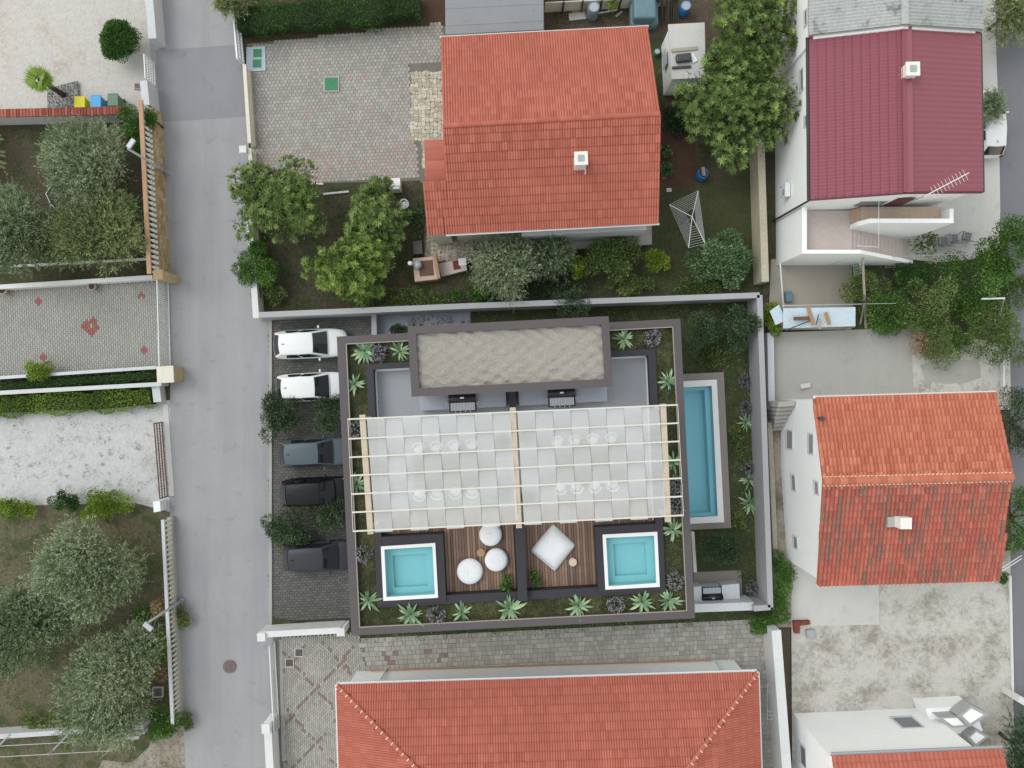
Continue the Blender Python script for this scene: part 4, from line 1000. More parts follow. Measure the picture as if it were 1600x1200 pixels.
for pts, rz, side, half in rows:
    for p in pts:
        lab = ('leftmost', 'second from left', 'third from left', 'rightmost')[pts.index(p)] + f' white tub chair on the {side} side of the {half} dining table'; grp = 'white tub chairs at the dining tables'
        w = W(*p, ZT + .6); w.z = ZT + .122
        if cp is None:
            cp = chair_proto(); cp.location = w; cp.rotation_euler = (0, 0, rz + TILT); tag(cp, lab, 'chair', grp); ORG[cp.name] = w
        else: clone(cp, w, rz + TILT + random.uniform(-.12, .12), lab, 1, grp)
def grill(label, px, py, z, rz=TILT, flip=1, s=1.0):
    c = W(px, py, z); t = thing('gas_grill', label, 'grill', (c.x, c.y, z)); R = Matrix.Rotation(rz, 3, 'Z'); P = lambda x, y, zz: c + R @ Vector((x*s, y*s*flip, zz))
    m = MB(); m.prism([P(-.74, -.48, .10), P(.74, -.48, .10), P(.74, .44, .10), P(-.74, .44, .10)], z); obj('firebox', m, M['black'], t)
    m = MB(); vs = []; 
    for i in range(7):
        a = math.pi*i/6; vs += [P(-.74, .28 - .24*math.cos(a), .12 + .24*math.sin(a)), P(.74, .28 - .24*math.cos(a), .12 + .24*math.sin(a))]
    m.add(vs, [(2*i, 2*i+1, 2*i+3, 2*i+2) for i in range(6)] + [tuple(range(0, 14, 2)), tuple(range(13, 0, -2))]); lid = obj('lid', m, M['black'], t, True)
    m = MB(); m.beam(P(-.1, .30, .37), P(.1, .30, .37), .08, .03); obj('thermometer', m, M['chrome'], lid)
    m = MB(); m.prism([P(-.66, -.40, .11), P(.66, -.40, .11), P(.66, .03, .11), P(-.66, .03, .11)], z + .1); gr = obj('grate', m, M['metal_grey'], t)
    for i in range(16): m = MB(); x = -.62 + i*1.24/15; m.beam(P(x, -.38, .125), P(x, .02, .125), .025, .015); obj('grate_bar', m, M['chrome'], gr)
    for sx in (-1, 1): m = MB(); m.tube([P(sx*.74, -.05, .12), P(sx*.86, -.05, .12), P(sx*.86, .08, .12)], .02, 6); obj('handle', m, M['chrome'], t)
    for i in range(4): m = MB(); m.lathe([(.03, 0), (.03, .03)], P(-.4 + i*.27, -.46, .1), 8); obj('knob', m, M['chrome'], t)
grill('black gas grill on the counter left of the dividing wall', 723, 630, ZT + .905)
grill('black gas grill on the counter right of the dividing wall', 877.5, 622, ZT + .905)
def pouf(label, px, py, rpx, k):
    z = ZT + .12; r = rpx*PXM(z + .4); c = W(px, py, z + .35); c.z = z; t = thing('pouf', label, 'pouf', c)
    m = MB(); m.lathe([(r*.82, .02), (r*.97, .1), (r, .22), (r*.96, .34), (r*.8, .42), (r*.45, .44), (.02, .43)], c, 28); o = obj('cushion', m, M['pouf'], t, True)
    m = MB(); m.lathe([(.03, .425), (.03, .44), (.01, .445)], c, 8); obj('button', m, M['pouf'], o)
    for i in range(4):
        a = k*3.7 + i*1.3; f0 = .15 + .13*i; b0 = c + Vector((r*f0*math.cos(a), r*f0*math.sin(a), 0)); d = a + 1.1 + .5*i; m = MB()
        m.tube([b0 + Vector((math.cos(d + .35*q)*r*.11*q, math.sin(d + .35*q)*r*.11*q, .436 - .02*i)) for q in range(4)], [.004, .012, .01, .003], 5); obj('crease_shade', m, M['pouf_seam_crease_shade'], o)  # shade of cloth folds drawn as thin greyer strands
pouf('round white pouf touching the edge of the fabric roof', 766.5, 836, 18, .3)
pouf('round white pouf nearest the dark dividing wall', 775.5, 875.5, 18.5, 1.4)
pouf('largest round white pouf, beside the left plunge pool', 734, 893.5, 20.5, 2.4)
t = thing('lounge_pouf', 'large square white lounge pouf turned on its corner on the right deck', 'pouf', W(865, 857, ZT + .12))
m = MB(); pts = [(864.5, 819), (900, 852.5), (867, 894), (828, 861)]; vs = []; z = ZT + .12
n = 8; grid = []
for j in range(n + 1):
    for i in range(n + 1):
        f, g2 = i/n, j/n; q = Vector((*lerp2(lerp2(pts[0], pts[1], f), lerp2(pts[3], pts[2], f), g2), 0))
        e = min(f, 1-f, g2, 1-g2); hh = .20 + .34*min(1, e*4)**.5 + .015*math.sin(f*9 + g2*4)
        vs.append(W(q.x, q.y, z + hh))
fs = [(j*(n+1)+i, (j+1)*(n+1)+i, (j+1)*(n+1)+i+1, j*(n+1)+i+1) for j in range(n) for i in range(n)]
ring = [i for i in range(n+1)] + [(j+1)*(n+1) - 1 for j in range(1, n+1)] + [n*(n+1) + i for i in range(n-1, -1, -1)] + [j*(n+1) for j in range(n-1, 0, -1)]
base = len(vs); vs += [Vector((vs[i].x, vs[i].y, z)) for i in ring]; R_ = len(ring)
fs += [(ring[k], ring[(k+1) % R_], base + (k+1) % R_, base + k) for k in range(R_)]
m.add(vs, fs); o = obj('cushion', m, M['pouf'], t); smooth_sub(o, 1)
m = MB(); m.beam(W(866, 888, z + .36), W(832, 862, z + .36), .03, .03); obj('seam', m, M['pouf_seam_crease_shade'], t)
def side_table(label, px, py, r, mat):
    z = ZT + .12; c = W(px, py, z + .4); c.z = z; t = thing('side_table', label, 'side table', c)
    m = MB(); m.lathe([(r, .38), (r, .43)], c, 18); obj('tabletop', m, M[mat], t)
    m = MB(); m.lathe([(r*.75, 0), (r*.5, .2), (r*.7, .378)], c, 12); obj('base', m, M[mat], t)
side_table('small round wooden side table between the round poufs', 751.5, 863.5, .22, 'timber')
side_table('small round pale side table next to the square lounge pouf', 895, 878.5, .22, 'timber_pale')
# ------------------------------------------------------------------ vegetation
rng = np.random.default_rng(11)
def G(r, g, b):
    y = .35*r + .5*g + .15*b; f = .05; return sr(r + (y-r)*f + 4, g + (y-g)*f + 2, b + (y-b)*f, 1.32)
M['olive'] = leafmat('olive_leaf', G(66, 82, 54), G(118, 134, 104), G(172, 182, 154), .2)
M['olive_dark'] = leafmat('olive_leaf_dark', G(56, 74, 50), G(102, 120, 90), G(152, 165, 136), .2)
M['olive_yellow'] = leafmat('olive_leaf_yellow', G(60, 76, 44), G(104, 120, 80), G(154, 164, 112), .2)
M['rosette'] = leafmat('loquat_leaf', G(46, 66, 32), G(98, 121, 64), G(158, 175, 106), .25)
M['rosette_yellow'] = leafmat('loquat_leaf_yellow', G(52, 76, 30), G(108, 132, 62), G(166, 184, 100), .25)
M['bush_green'] = leafmat('bush_green', G(40, 70, 28), G(74, 112, 46), G(116, 152, 74), .25)
M['bush_dark'] = leafmat('bush_dark', G(38, 54, 38), G(62, 84, 58), G(94, 116, 84), .2)
M['bush_bright'] = leafmat('bush_bright', G(66, 92, 26), G(112, 140, 44), G(164, 182, 78), .3)
M['bush_mix'] = leafmat('bush_mix', G(56, 74, 38), G(92, 114, 62), G(142, 158, 98), .25)
M['topiary'] = leafmat('topiary_leaf', G(34, 62, 26), G(58, 96, 40), G(96, 134, 62), .2)
M['dry'] = leafmat('dry_leaf', G(104, 86, 66), G(150, 128, 100), G(186, 166, 134), .2)
M['hedge'] = leafmat('hedge_leaf', G(30, 58, 24), G(54, 90, 38), G(86, 124, 58), .2)
M['palm'] = leafmat('palm_leaf', G(44, 66, 24), G(92, 122, 44), G(156, 176, 84), .25)
M['frond'] = leafmat('frond_leaf', G(64, 80, 50), G(112, 128, 88), G(150, 164, 124), .25)
M['grass'] = leafmat('grass_blade', G(62, 70, 32), G(88, 98, 50), G(128, 132, 80), .3)
M['weed'] = leafmat('weed_leaf', G(60, 72, 40), G(92, 104, 64), G(132, 138, 98), .25)
M['shadeleaf'] = leafmat('broad_leaf', G(48, 74, 46), G(86, 116, 78), G(130, 156, 116), .25)
M['agave'] = leafmat('agave_leaf', G(50, 80, 58), G(84, 116, 86), G(150, 172, 136), .1, .45)
M['lavender'] = leafmat('lavender', G(60, 80, 56), G(104, 118, 94), G(134, 136, 132), .15)
M['flower_purple'] = leafmat('flower_purple', G(96, 96, 104), G(126, 122, 136), G(164, 160, 176), .15)

M['weed_pale'] = leafmat('weed_pale', G(96, 100, 80), G(130, 132, 110), G(160, 158, 138), .3)
def unit(a): return a/np.maximum(1e-6, np.linalg.norm(a, axis=1, keepdims=True))
def rand_dir(n): return unit(rng.normal(size=(n, 3)))
def leaf_mesh(name, P, D, S, L, Wd, var, fold=.12):
    n = len(P); V = np.empty((n, 4, 3)); U = np.cross(S, D)
    L = L[:, None]; Wd = Wd[:, None]
    V[:, 0] = P; V[:, 1] = P + D*L*.45 + S*Wd/2 + U*Wd*fold; V[:, 2] = P + D*L; V[:, 3] = P + D*L*.45 - S*Wd/2 + U*Wd*fold
    m = bpy.data.meshes.new(name); m.vertices.add(4*n); m.vertices.foreach_set('co', V.reshape(-1).astype(np.float32))
    m.loops.add(4*n); m.loops.foreach_set('vertex_index', np.arange(4*n, dtype=np.int32))
    m.polygons.add(n); m.polygons.foreach_set('loop_start', np.arange(0, 4*n, 4, dtype=np.int32))
    m.update(calc_edges=True); m.validate()
    at = m.attributes.new('var', 'FLOAT', 'FACE'); at.data.foreach_set('value', np.clip(var, 0, 1).astype(np.float32))
    return m
def side_of(D):
    S = np.cross(D, rand_dir(len(D))); return unit(S)
def lumps(c, r, n, lo=-.25):
    d = rand_dir(n*3); d = d[d[:, 2] > lo][:n]; k = rng.uniform(.42, .74, (len(d), 1))
    C = np.array(c) + d*k*np.array(r); R = rng.uniform(.30, .46, len(d))*float(np.mean(r))
    C = np.vstack([C, np.array(c)[None] + np.array([[0, 0, .25*r[2]]])]); R = np.append(R, .6*float(np.mean(r)))
    return C, R
def on_lumps(C, R, n, c, r, inner=.72):
    w = R**2; k = rng.choice(len(R), n, p=w/w.sum()); d = rand_dir(n); d[:, 2] = np.where(d[:, 2] < -.35, -d[:, 2], d[:, 2])
    rad = rng.uniform(inner, 1.0, n)[:, None]; P = C[k] + d*rad*R[k][:, None]*np.array([1, 1, min(1.0, r[2]/max(r[0], r[1])*1.15)])
    out = unit(d*.8 + unit(P - np.array(c))*.5)
    return P, out, k
def crown_olive(c, r, n, twig=.5, leaf=.17, wid=.042):
    C, R = lumps(c, r, 16); P, O, k = on_lumps(C, R, n, c, r, .6); wob = rng.normal(size=O.shape)*.35; T = unit(O + wob + np.array([0, 0, .12]))
    tone = rng.normal(size=len(R))*.1
    K = 11; f = np.linspace(.05, 1, K)
    tl = rng.uniform(.6, 1.2, n)*twig*np.where(rng.random(n) < .22, 1.75, 1.0)
    Pl = (P[:, None] + T[:, None]*(f[None, :, None]*tl[:, None, None])).reshape(-1, 3)
    sd = side_of(np.repeat(T, K, 0)); sgn = np.tile(np.where(np.arange(K) % 2 == 0, 1., -1.), n)[:, None]
    D = unit(np.repeat(T, K, 0)*.75 + sd*sgn*.65 + rng.normal(size=(n*K, 3))*.15); S = side_of(D)
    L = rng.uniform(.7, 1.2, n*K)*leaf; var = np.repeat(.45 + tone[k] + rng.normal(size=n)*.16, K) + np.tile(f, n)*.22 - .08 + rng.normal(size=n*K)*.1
    return Pl, D, S, L, L*wid/leaf, var
def crown_rosette(c, r, n, leaf=.30, wid=.085, nl=20):
    C, R = lumps(c, r, nl); P, O, k = on_lumps(C, R, n, c, r, .8); A = unit(O*.55 + np.array([0, 0, .75]) + rng.normal(size=O.shape)*.12)
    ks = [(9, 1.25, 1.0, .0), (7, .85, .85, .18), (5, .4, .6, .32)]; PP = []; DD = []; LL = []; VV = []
    e1 = side_of(A); e2 = np.cross(A, e1); tone = rng.normal(size=n)*.16; sc = rng.uniform(.7, 1.25, n)
    for cnt, ang, ls, tv in ks:
        for j in range(cnt):
            a = 2*math.pi*(j + rng.uniform(-.2, .2, n))/cnt; an = ang + rng.normal(size=n)*.15
            D = A*np.cos(an)[:, None] + (e1*np.cos(a)[:, None] + e2*np.sin(a)[:, None])*np.sin(an)[:, None]
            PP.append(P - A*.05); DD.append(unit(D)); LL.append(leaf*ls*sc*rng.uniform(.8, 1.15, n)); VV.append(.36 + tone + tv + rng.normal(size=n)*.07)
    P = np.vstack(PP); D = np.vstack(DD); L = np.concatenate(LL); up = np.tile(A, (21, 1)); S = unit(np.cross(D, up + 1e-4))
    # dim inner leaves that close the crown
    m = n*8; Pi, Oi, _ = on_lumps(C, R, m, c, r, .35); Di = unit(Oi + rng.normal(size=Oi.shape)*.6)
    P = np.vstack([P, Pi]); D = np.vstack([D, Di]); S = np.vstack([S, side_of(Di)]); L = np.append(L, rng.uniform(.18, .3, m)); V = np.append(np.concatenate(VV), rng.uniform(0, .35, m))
    return P, D, S, L, L*wid/leaf, V
def crown_bush(c, r, n, leaf=.12, wid=.06, nl=12, tone_sd=.12, inner=.55):
    C, R = lumps(c, r, nl, -.4); P, O, k = on_lumps(C, R, n, c, r, inner); tone = rng.normal(size=len(R))*tone_sd
    D = unit(O*.6 + rng.normal(size=O.shape)*.6 + np.array([0, 0, .15])); S = side_of(D); L = rng.uniform(.6, 1.3, n)*leaf
    return P, D, S, L, L*wid/leaf, .42 + tone[k] + rng.normal(size=n)*.2
def trunk_mb(base, top, r, limbs):
    m = MB(); b = Vector(base); t = Vector(top); mid = b.lerp(t, .5) + Vector((rng.normal()*.08, rng.normal()*.08, 0))
    m.tube([b, mid, t], [r*1.3, r, r*.75], 8)
    for q in limbs: q = Vector(q); m.tube([b.lerp(t, .75), t.lerp(q, .5) + Vector((0, 0, .1)), q], [r*.6, r*.4, r*.12], 6)
    return m
def plant(name, label, cat, px, py, rx, ry, h, kind, mat, n, rz=None, group=None, bark='bark', **kw):
    """crown whose middle the photo shows at px, py with half-sizes rx, ry in pixels; h: height of its top"""
    k_ = 1.13 if kind == 'olive' else 1.15; rx *= k_; ry *= k_; n = int(n*(1.55 if kind == 'olive' else 1.4)); rz = rz or min(h*.42, (rx + ry)/2*PXM(h*.6)*.8); zc = h - rz; c = W(px, py, zc); r = (rx*PXM(zc), ry*PXM(zc), rz)
    t = thing(name, label, cat, (c.x, c.y, 0), group)
    f = {'olive': crown_olive, 'rosette': crown_rosette, 'bush': crown_bush}[kind]
    arr = f(tuple(c), r, n, **kw); P = arr[0]; P[:, 2] = np.maximum(P[:, 2], .06)
    P -= np.array((c.x, c.y, 0))
    me = leaf_mesh('crown', *arr); link('crown', me, M[mat], t)
    limbs = [(c.x + r[0]*.5*math.cos(a), c.y + r[1]*.5*math.sin(a), zc + rz*.2) for a in (0.4, 1.7, 2.9, 4.2, 5.4)]
    obj('trunk', trunk_mb((c.x, c.y, 0), (c.x, c.y, max(.15, zc - rz*.3)), max(.03, .035*h), limbs), M[bark], t, True)
    return t
OL, RO, BU = 'olive', 'rosette', 'bush'
# olives on the left
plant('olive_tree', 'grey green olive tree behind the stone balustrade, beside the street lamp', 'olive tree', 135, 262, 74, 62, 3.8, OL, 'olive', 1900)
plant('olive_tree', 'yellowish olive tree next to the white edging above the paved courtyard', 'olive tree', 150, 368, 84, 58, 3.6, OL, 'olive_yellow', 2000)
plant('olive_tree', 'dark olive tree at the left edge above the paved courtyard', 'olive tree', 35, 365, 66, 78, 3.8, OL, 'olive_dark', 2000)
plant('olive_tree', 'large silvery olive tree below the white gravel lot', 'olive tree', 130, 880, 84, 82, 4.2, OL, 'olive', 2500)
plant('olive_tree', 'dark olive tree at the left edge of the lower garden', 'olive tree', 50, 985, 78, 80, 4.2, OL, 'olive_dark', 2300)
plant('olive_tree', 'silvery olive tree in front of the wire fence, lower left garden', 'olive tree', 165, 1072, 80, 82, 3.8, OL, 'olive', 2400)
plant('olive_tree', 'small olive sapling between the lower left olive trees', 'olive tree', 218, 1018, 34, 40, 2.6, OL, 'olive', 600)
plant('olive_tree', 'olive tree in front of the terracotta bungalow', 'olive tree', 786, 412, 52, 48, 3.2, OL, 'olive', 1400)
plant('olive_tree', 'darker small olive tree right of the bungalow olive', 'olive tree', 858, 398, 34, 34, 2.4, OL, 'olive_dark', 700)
# loquats
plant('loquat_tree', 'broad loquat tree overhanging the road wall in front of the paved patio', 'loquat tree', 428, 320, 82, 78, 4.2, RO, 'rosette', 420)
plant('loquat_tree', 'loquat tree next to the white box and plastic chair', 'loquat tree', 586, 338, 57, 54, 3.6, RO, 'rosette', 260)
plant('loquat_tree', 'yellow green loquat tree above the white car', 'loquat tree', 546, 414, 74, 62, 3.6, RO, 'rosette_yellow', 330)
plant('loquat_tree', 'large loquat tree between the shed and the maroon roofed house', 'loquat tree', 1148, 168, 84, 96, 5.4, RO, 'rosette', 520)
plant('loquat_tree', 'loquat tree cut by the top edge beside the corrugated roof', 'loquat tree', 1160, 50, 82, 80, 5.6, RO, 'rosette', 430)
# bushes of the shrub garden
plant('laurel_bush', 'dense round dark green laurel by the road wall', 'bush', 402, 420, 37, 40, 2.4, BU, 'bush_green', 6500, leaf=.13, wid=.05)
plant('bush', 'low leafy bush at the bottom of the road wall', 'bush', 425, 458, 30, 18, .9, BU, 'bush_mix', 1500)
plant('bush', 'yellow green citrus bush in front of the bungalow terrace', 'bush', 902, 418, 17, 16, 1.5, BU, 'bush_bright', 1500, leaf=.11, wid=.06)
plant('bush', 'loose fig bush in front of the bungalow terrace end', 'bush', 960, 398, 46, 40, 2.2, BU, 'bush_mix', 4200, leaf=.16, wid=.09)
plant('bush', 'light green bush right of the fig bush', 'bush', 1026, 406, 22, 22, 1.6, BU, 'bush_bright', 1600, leaf=.11)
plant('bush', 'low mixed bush below the fig bush by the villa wall', 'bush', 985, 444, 44, 14, 1.0, BU, 'bush_mix', 2000)
plant('bush', 'wide broad leaved bush below the rotary clothes drier', 'bush', 1122, 408, 58, 48, 2.4, BU, 'shadeleaf', 5200, leaf=.2, wid=.08)
plant('bush', 'dark low shrub under the olive tree by the villa wall', 'bush', 860, 448, 60, 16, 1.0, BU, 'bush_dark', 2600)
plant('bush', 'dark bush hanging over the villa wall in the middle', 'bush', 897, 478, 38, 24, 2.6, BU, 'bush_dark', 2800)
plant('bush', 'low shrub left of the terracotta fountain', 'bush', 640, 470, 90, 12, .7, BU, 'bush_mix', 2600)
plant('bush', 'dark hedge bush along the bungalow side path', 'bush', 652, 340, 12, 44, 1.3, BU, 'bush_dark', 1700)
plant('potato_bed', 'dark leafy vegetable bed below the white shed', 'vegetables', 1058, 190, 28, 26, .8, BU, 'bush_dark', 2200, leaf=.17, wid=.1)
plant('cabbage', 'small cabbage plant close to the bungalow roof edge, upper one', 'plant', 1038, 237, 8, 9, .5, BU, 'shadeleaf', 260, leaf=.18, wid=.1)
plant('cabbage', 'larger cabbage plant on the bare soil below the upper one', 'plant', 1042, 267, 11, 14, .6, BU, 'shadeleaf', 420, leaf=.18, wid=.1)
# street side, left
plant('topiary_bush', 'clipped ball shaped bush on the white gravel yard', 'bush', 186, 65, 30, 29, 2.1, BU, 'topiary', 16000, leaf=.11, wid=.055, nl=60, tone_sd=.04, inner=.7)
plant('climbing_bush', 'bushy climber at the upper end of the stone balustrade', 'bush', 212, 188, 26, 26, 2.4, BU, 'bush_green', 2600)
plant('bush', 'green bush behind the balustrade under the upper street lamp', 'bush', 218, 224, 18, 26, 1.9, BU, 'bush_green', 2200)
plant('bush', 'small climber on top of the balustrade next to the road', 'bush', 236, 186, 8, 18, 2.0, BU, 'bush_green', 700)
plant('bush', 'light bush on the courtyard edge wall', 'bush', 66, 582, 28, 17, 1.3, BU, 'bush_bright', 1700)
plant('bush', 'dark green shrub at the left end of the lower gravel lot hedge', 'bush', 100, 784, 22, 16, 1.4, BU, 'hedge', 1800)
plant('bush', 'bright green shrub mound at the lower edge of the white gravel lot', 'bush', 158, 786, 50, 24, 1.6, BU, 'bush_bright', 3800)
plant('bush', 'yellow green hedge at the left edge below the white gravel lot', 'bush', 20, 795, 46, 14, 1.1, BU, 'bush_bright', 2600)
plant('bush', 'yellow green bush against the lower balustrade', 'bush', 249, 1010, 17, 28, 1.6, BU, 'bush_bright', 2000)
plant('bush', 'dry brown bush against the lower balustrade above the lamp head', 'bush', 250, 948, 14, 14, 1.5, BU, 'dry', 900)
plant('bush', 'green bush left of the lower lamp head', 'bush', 222, 962, 18, 14, 1.2, BU, 'bush_green', 1200)
plant('bush', 'dry bush beside the concrete inspection box', 'bush', 252, 1050, 12, 14, 1.3, BU, 'dry', 700)
plant('bush', 'dense dark bush at the lower corner of the balustrade', 'bush', 254, 1128, 30, 28, 1.7, BU, 'bush_green', 3200)
plant('bush', 'small weedy bush on the road side of the lower balustrade', 'bush', 287, 962, 9, 22, .8, BU, 'bush_mix', 900)
plant('bush', 'weedy bush at the road corner below the balustrade', 'bush', 294, 1126, 9, 16, .7, BU, 'bush_mix', 700)
plant('bush', 'low weeds along the wire fence, lower left', 'bush', 90, 1128, 70, 8, .7, BU, 'bush_mix', 1800)
plant('olive_tree', 'pale feathery tree top at the upper end of the road', 'tree', 362, 4, 22, 18, 2.6, OL, 'olive_yellow', 420)
# parking bushes and villa garden
plant('bush', 'round dark bush between the white and the grey parked car, road side', 'bush', 438, 652, 42, 38, 2.0, BU, 'bush_dark', 5200)
plant('bush', 'dark bush between the lower white car and the villa', 'bush', 513, 645, 26, 34, 1.9, BU, 'bush_dark', 3400)
plant('bush', 'wide dark bush between the black car and the lowest car', 'bush', 452, 815, 46, 42, 1.9, BU, 'bush_dark', 5400)
plant('bush', 'dark bush against the villa between the two lowest cars', 'bush', 520, 812, 34, 34, 1.7, BU, 'bush_dark', 3200)
plant('bush', 'dark shrub left of the wall corner in the villa garden', 'bush', 1098, 520, 34, 34, 2.4, BU, 'bush_dark', 3600)
plant('bush', 'dark shrub in the upper right corner of the villa garden', 'bush', 1158, 512, 26, 40, 2.6, BU, 'bush_dark', 3200)
plant('bush', 'dark round shrub below the swimming pool', 'bush', 1132, 852, 40, 34, 1.6, BU, 'bush_dark', 3600)
plant('bush', 'low light shrub between the swimming pool and the garden wall', 'bush', 1150, 690, 15, 26, .6, BU, 'bush_mix', 900)
plant('bush', 'low mottled shrub above the swimming pool', 'bush', 1115, 560, 30, 14, .6, BU, 'bush_mix', 1300)
plant('bush', 'low light shrub beside the lower end of the swimming pool', 'bush', 1155, 812, 12, 20, .6, BU, 'bush_mix', 800)
plant('bush', 'mixed low shrub along the wall right of the terracotta oven', 'bush', 745, 462, 50, 12, .8, BU, 'bush_green', 2200)
plant('bush', 'mixed low shrub along the wall below the broad leaved bush', 'bush', 1085, 448, 50, 11, .8, BU, 'bush_mix', 2000)
plant('bush', 'small dark shrub on the pale path behind the villa', 'bush', 622, 514, 14, 9, 1.4, BU, 'bush_dark', 900)
# right hand side
plant('bush', 'yellow green climber outside the villa wall corner', 'bush', 1206, 500, 12, 40, 1.8, BU, 'bush_bright', 1700)
plant('bush', 'long green hedge outside the villa wall, lower part', 'bush', 1218, 915, 18, 62, 1.3, BU, 'bush_green', 4200)
plant('bush', 'spreading green bush at the lower corner of the villa wall', 'bush', 1190, 972, 26, 18, 1.2, BU, 'bush_green', 2200)
plant('shrub', 'grey green shrub below the louvred gate', 'shrub', 1352, 458, 40, 38, 2.0, BU, 'bush_mix', 2600)
plant('shrub', 'dark shrub left of the tall pole', 'shrub', 1398, 486, 52, 36, 2.2, BU, 'bush_green', 3200)
plant('shrub', 'large leafy shrub in the middle of the overgrown plot', 'shrub', 1458, 476, 60, 52, 2.6, BU, 'bush_mix', 4600)
plant('shrub', 'pale flowering shrub beside the concrete yard', 'shrub', 1446, 532, 26, 34, 1.7, BU, 'dry', 1400)
plant('shrub', 'green shrub around the flowering shrub', 'shrub', 1464, 538, 38, 40, 1.8, BU, 'bush_mix', 2400)
plant('shrub', 'dark green tree beside the garden chairs', 'tree', 1518, 434, 60, 48, 2.8, BU, 'bush_green', 4600)
plant('shrub', 'green tree by the lane above the overgrown plot', 'tree', 1568, 392, 50, 60, 3.4, BU, 'bush_green', 4600, leaf=.16, wid=.07)
plant('shrub', 'bright tree by the lane below the leaning post', 'tree', 1560, 518, 58, 52, 3.0, BU, 'bush_mix', 4600)
plant('shrub', 'dark leafy shrub below the orange brown slab', 'shrub', 1425, 432, 36, 22, 1.4, BU, 'hedge', 2400)
plant('shrub', 'low green shrub between the tall pole and the concrete yard', 'shrub', 1385, 505, 36, 14, 1.1, BU, 'bush_green', 1600)
plant('shrub', 'green shrub under the white leaning post', 'shrub', 1524, 486, 40, 30, 1.7, BU, 'bush_green', 3000)
plant('shrub', 'light green shrub at the lane between the two lane trees', 'shrub', 1586, 452, 26, 26, 1.8, BU, 'bush_mix', 2000)
plant('shrub', 'dark shrub right of the concrete patch', 'shrub', 1502, 540, 30, 24, 1.4, BU, 'bush_green', 1600)
plant('tree', 'dark tree right of the orange roof, upper one', 'tree', 1592, 660, 34, 58, 3.8, BU, 'bush_dark', 4200)
plant('tree', 'dark tree right of the orange roof, lower one', 'tree', 1592, 812, 26, 64, 3.6, BU, 'bush_green', 4000)
plant('tree', 'leafy tree at the top right corner beside the lane', 'tree', 1572, 26, 42, 38, 3.0, OL, 'olive_yellow', 800)
plant('tree', 'slim tree in front of the white car by the lane', 'tree', 1547, 168, 9, 20, 2.4, OL, 'olive_dark', 240)
plant('tree', 'dark tree at the lower right corner', 'tree', 1590, 1165, 32, 46, 3.0, OL, 'bush_dark', 800)
plant('bush', 'small bush at the foot of the leaning lamp on the right', 'bush', 1566, 902, 8, 10, .9, BU, 'bush_green', 500)
plant('vine', 'sparse vine over the yellow paved corner by the white stair', 'vine', 1444, 380, 22, 34, 1.6, BU, 'bush_mix', 380, leaf=.16, wid=.1)
plant('shrub', 'bright seedling plant at the fence on the top edge', 'plant', 957, 6, 8, 10, 1.2, BU, 'bush_bright', 400)
# hedges with straight sides
def hedge(name, label, pts, w, h, mat, n, leaf=.1):
    P = [W(x, y, h*.6) for x, y in pts]; seg = [(P[i], P[i+1]) for i in range(len(P)-1)]; Ls = np.array([(b-a).length for a, b in seg]); k = rng.choice(len(seg), n, p=Ls/Ls.sum())
    A = np.array([tuple(s[0]) for s in seg])[k]; B = np.array([tuple(s[1]) for s in seg])[k]; f = rng.uniform(0, 1, (n, 1)); Q = A + (B-A)*f
    d = unit(B - A); nrm = np.stack([-d[:, 1], d[:, 0], 0*d[:, 0]], 1); s = rng.uniform(-1, 1, n); bulge = 1 + .18*np.sin(Q[:, 0]*1.9) + .12*np.sin(Q[:, 0]*4.3 + 1)
    topf = rng.random(n) < .62; z = np.where(topf, h*(1 + .07*np.sin(Q[:, 0]*2.7) - .25*np.abs(s)**3) + rng.uniform(-.2, .03, n), rng.uniform(.1, 1, n)*h); s = np.where(topf, s, np.sign(s)*rng.uniform(.85, 1.02, n))
    Pn = Q + nrm*(s*w/2*bulge)[:, None]; Pn[:, 2] = z
    D = unit(nrm*s[:, None]*.6 + np.array([0, 0, .6]) + rng.normal(size=Pn.shape)*.5); L = rng.uniform(.6, 1.3, n)*leaf
    var = .42 + .14*np.sin(Q[:, 0]*1.3 + 2) + rng.normal(size=n)*.2
    c = sum(P, Vector())/len(P); t = thing(name, label, 'hedge', (c.x, c.y, 0)); Pn -= np.array((c.x, c.y, 0))
    link('foliage', leaf_mesh('hedge_foliage', Pn, D, side_of(D), L, L*.5, var), M[mat], t)
    m = MB()
    for a, b in seg: m.beam(Vector((a.x, a.y, h*.4)), Vector((b.x, b.y, h*.4)), w*.75, h*.75)
    obj('branches', m, M['hedgecore'], t)
M['hedgecore'] = plain('hedge_core', G(26, 40, 20), .95, .3, 3)
hedge('hedge', 'thick clipped evergreen hedge along the top of the paved patio', [(372, 32), (480, 24), (585, 16), (655, 4)], 1.75, 1.6, 'hedge', 15000)
hedge('hedge', 'leafy hedge strip between the two courtyard walls', [(-60, 612), (120, 595), (245, 586)], .55, .7, 'hedge', 4500)
hedge('hedge', 'yellow green hedge along the upper edge of the white gravel lot', [(-60, 638), (80, 630), (160, 628), (238, 620)], 1.25, .8, 'bush_bright', 11000)
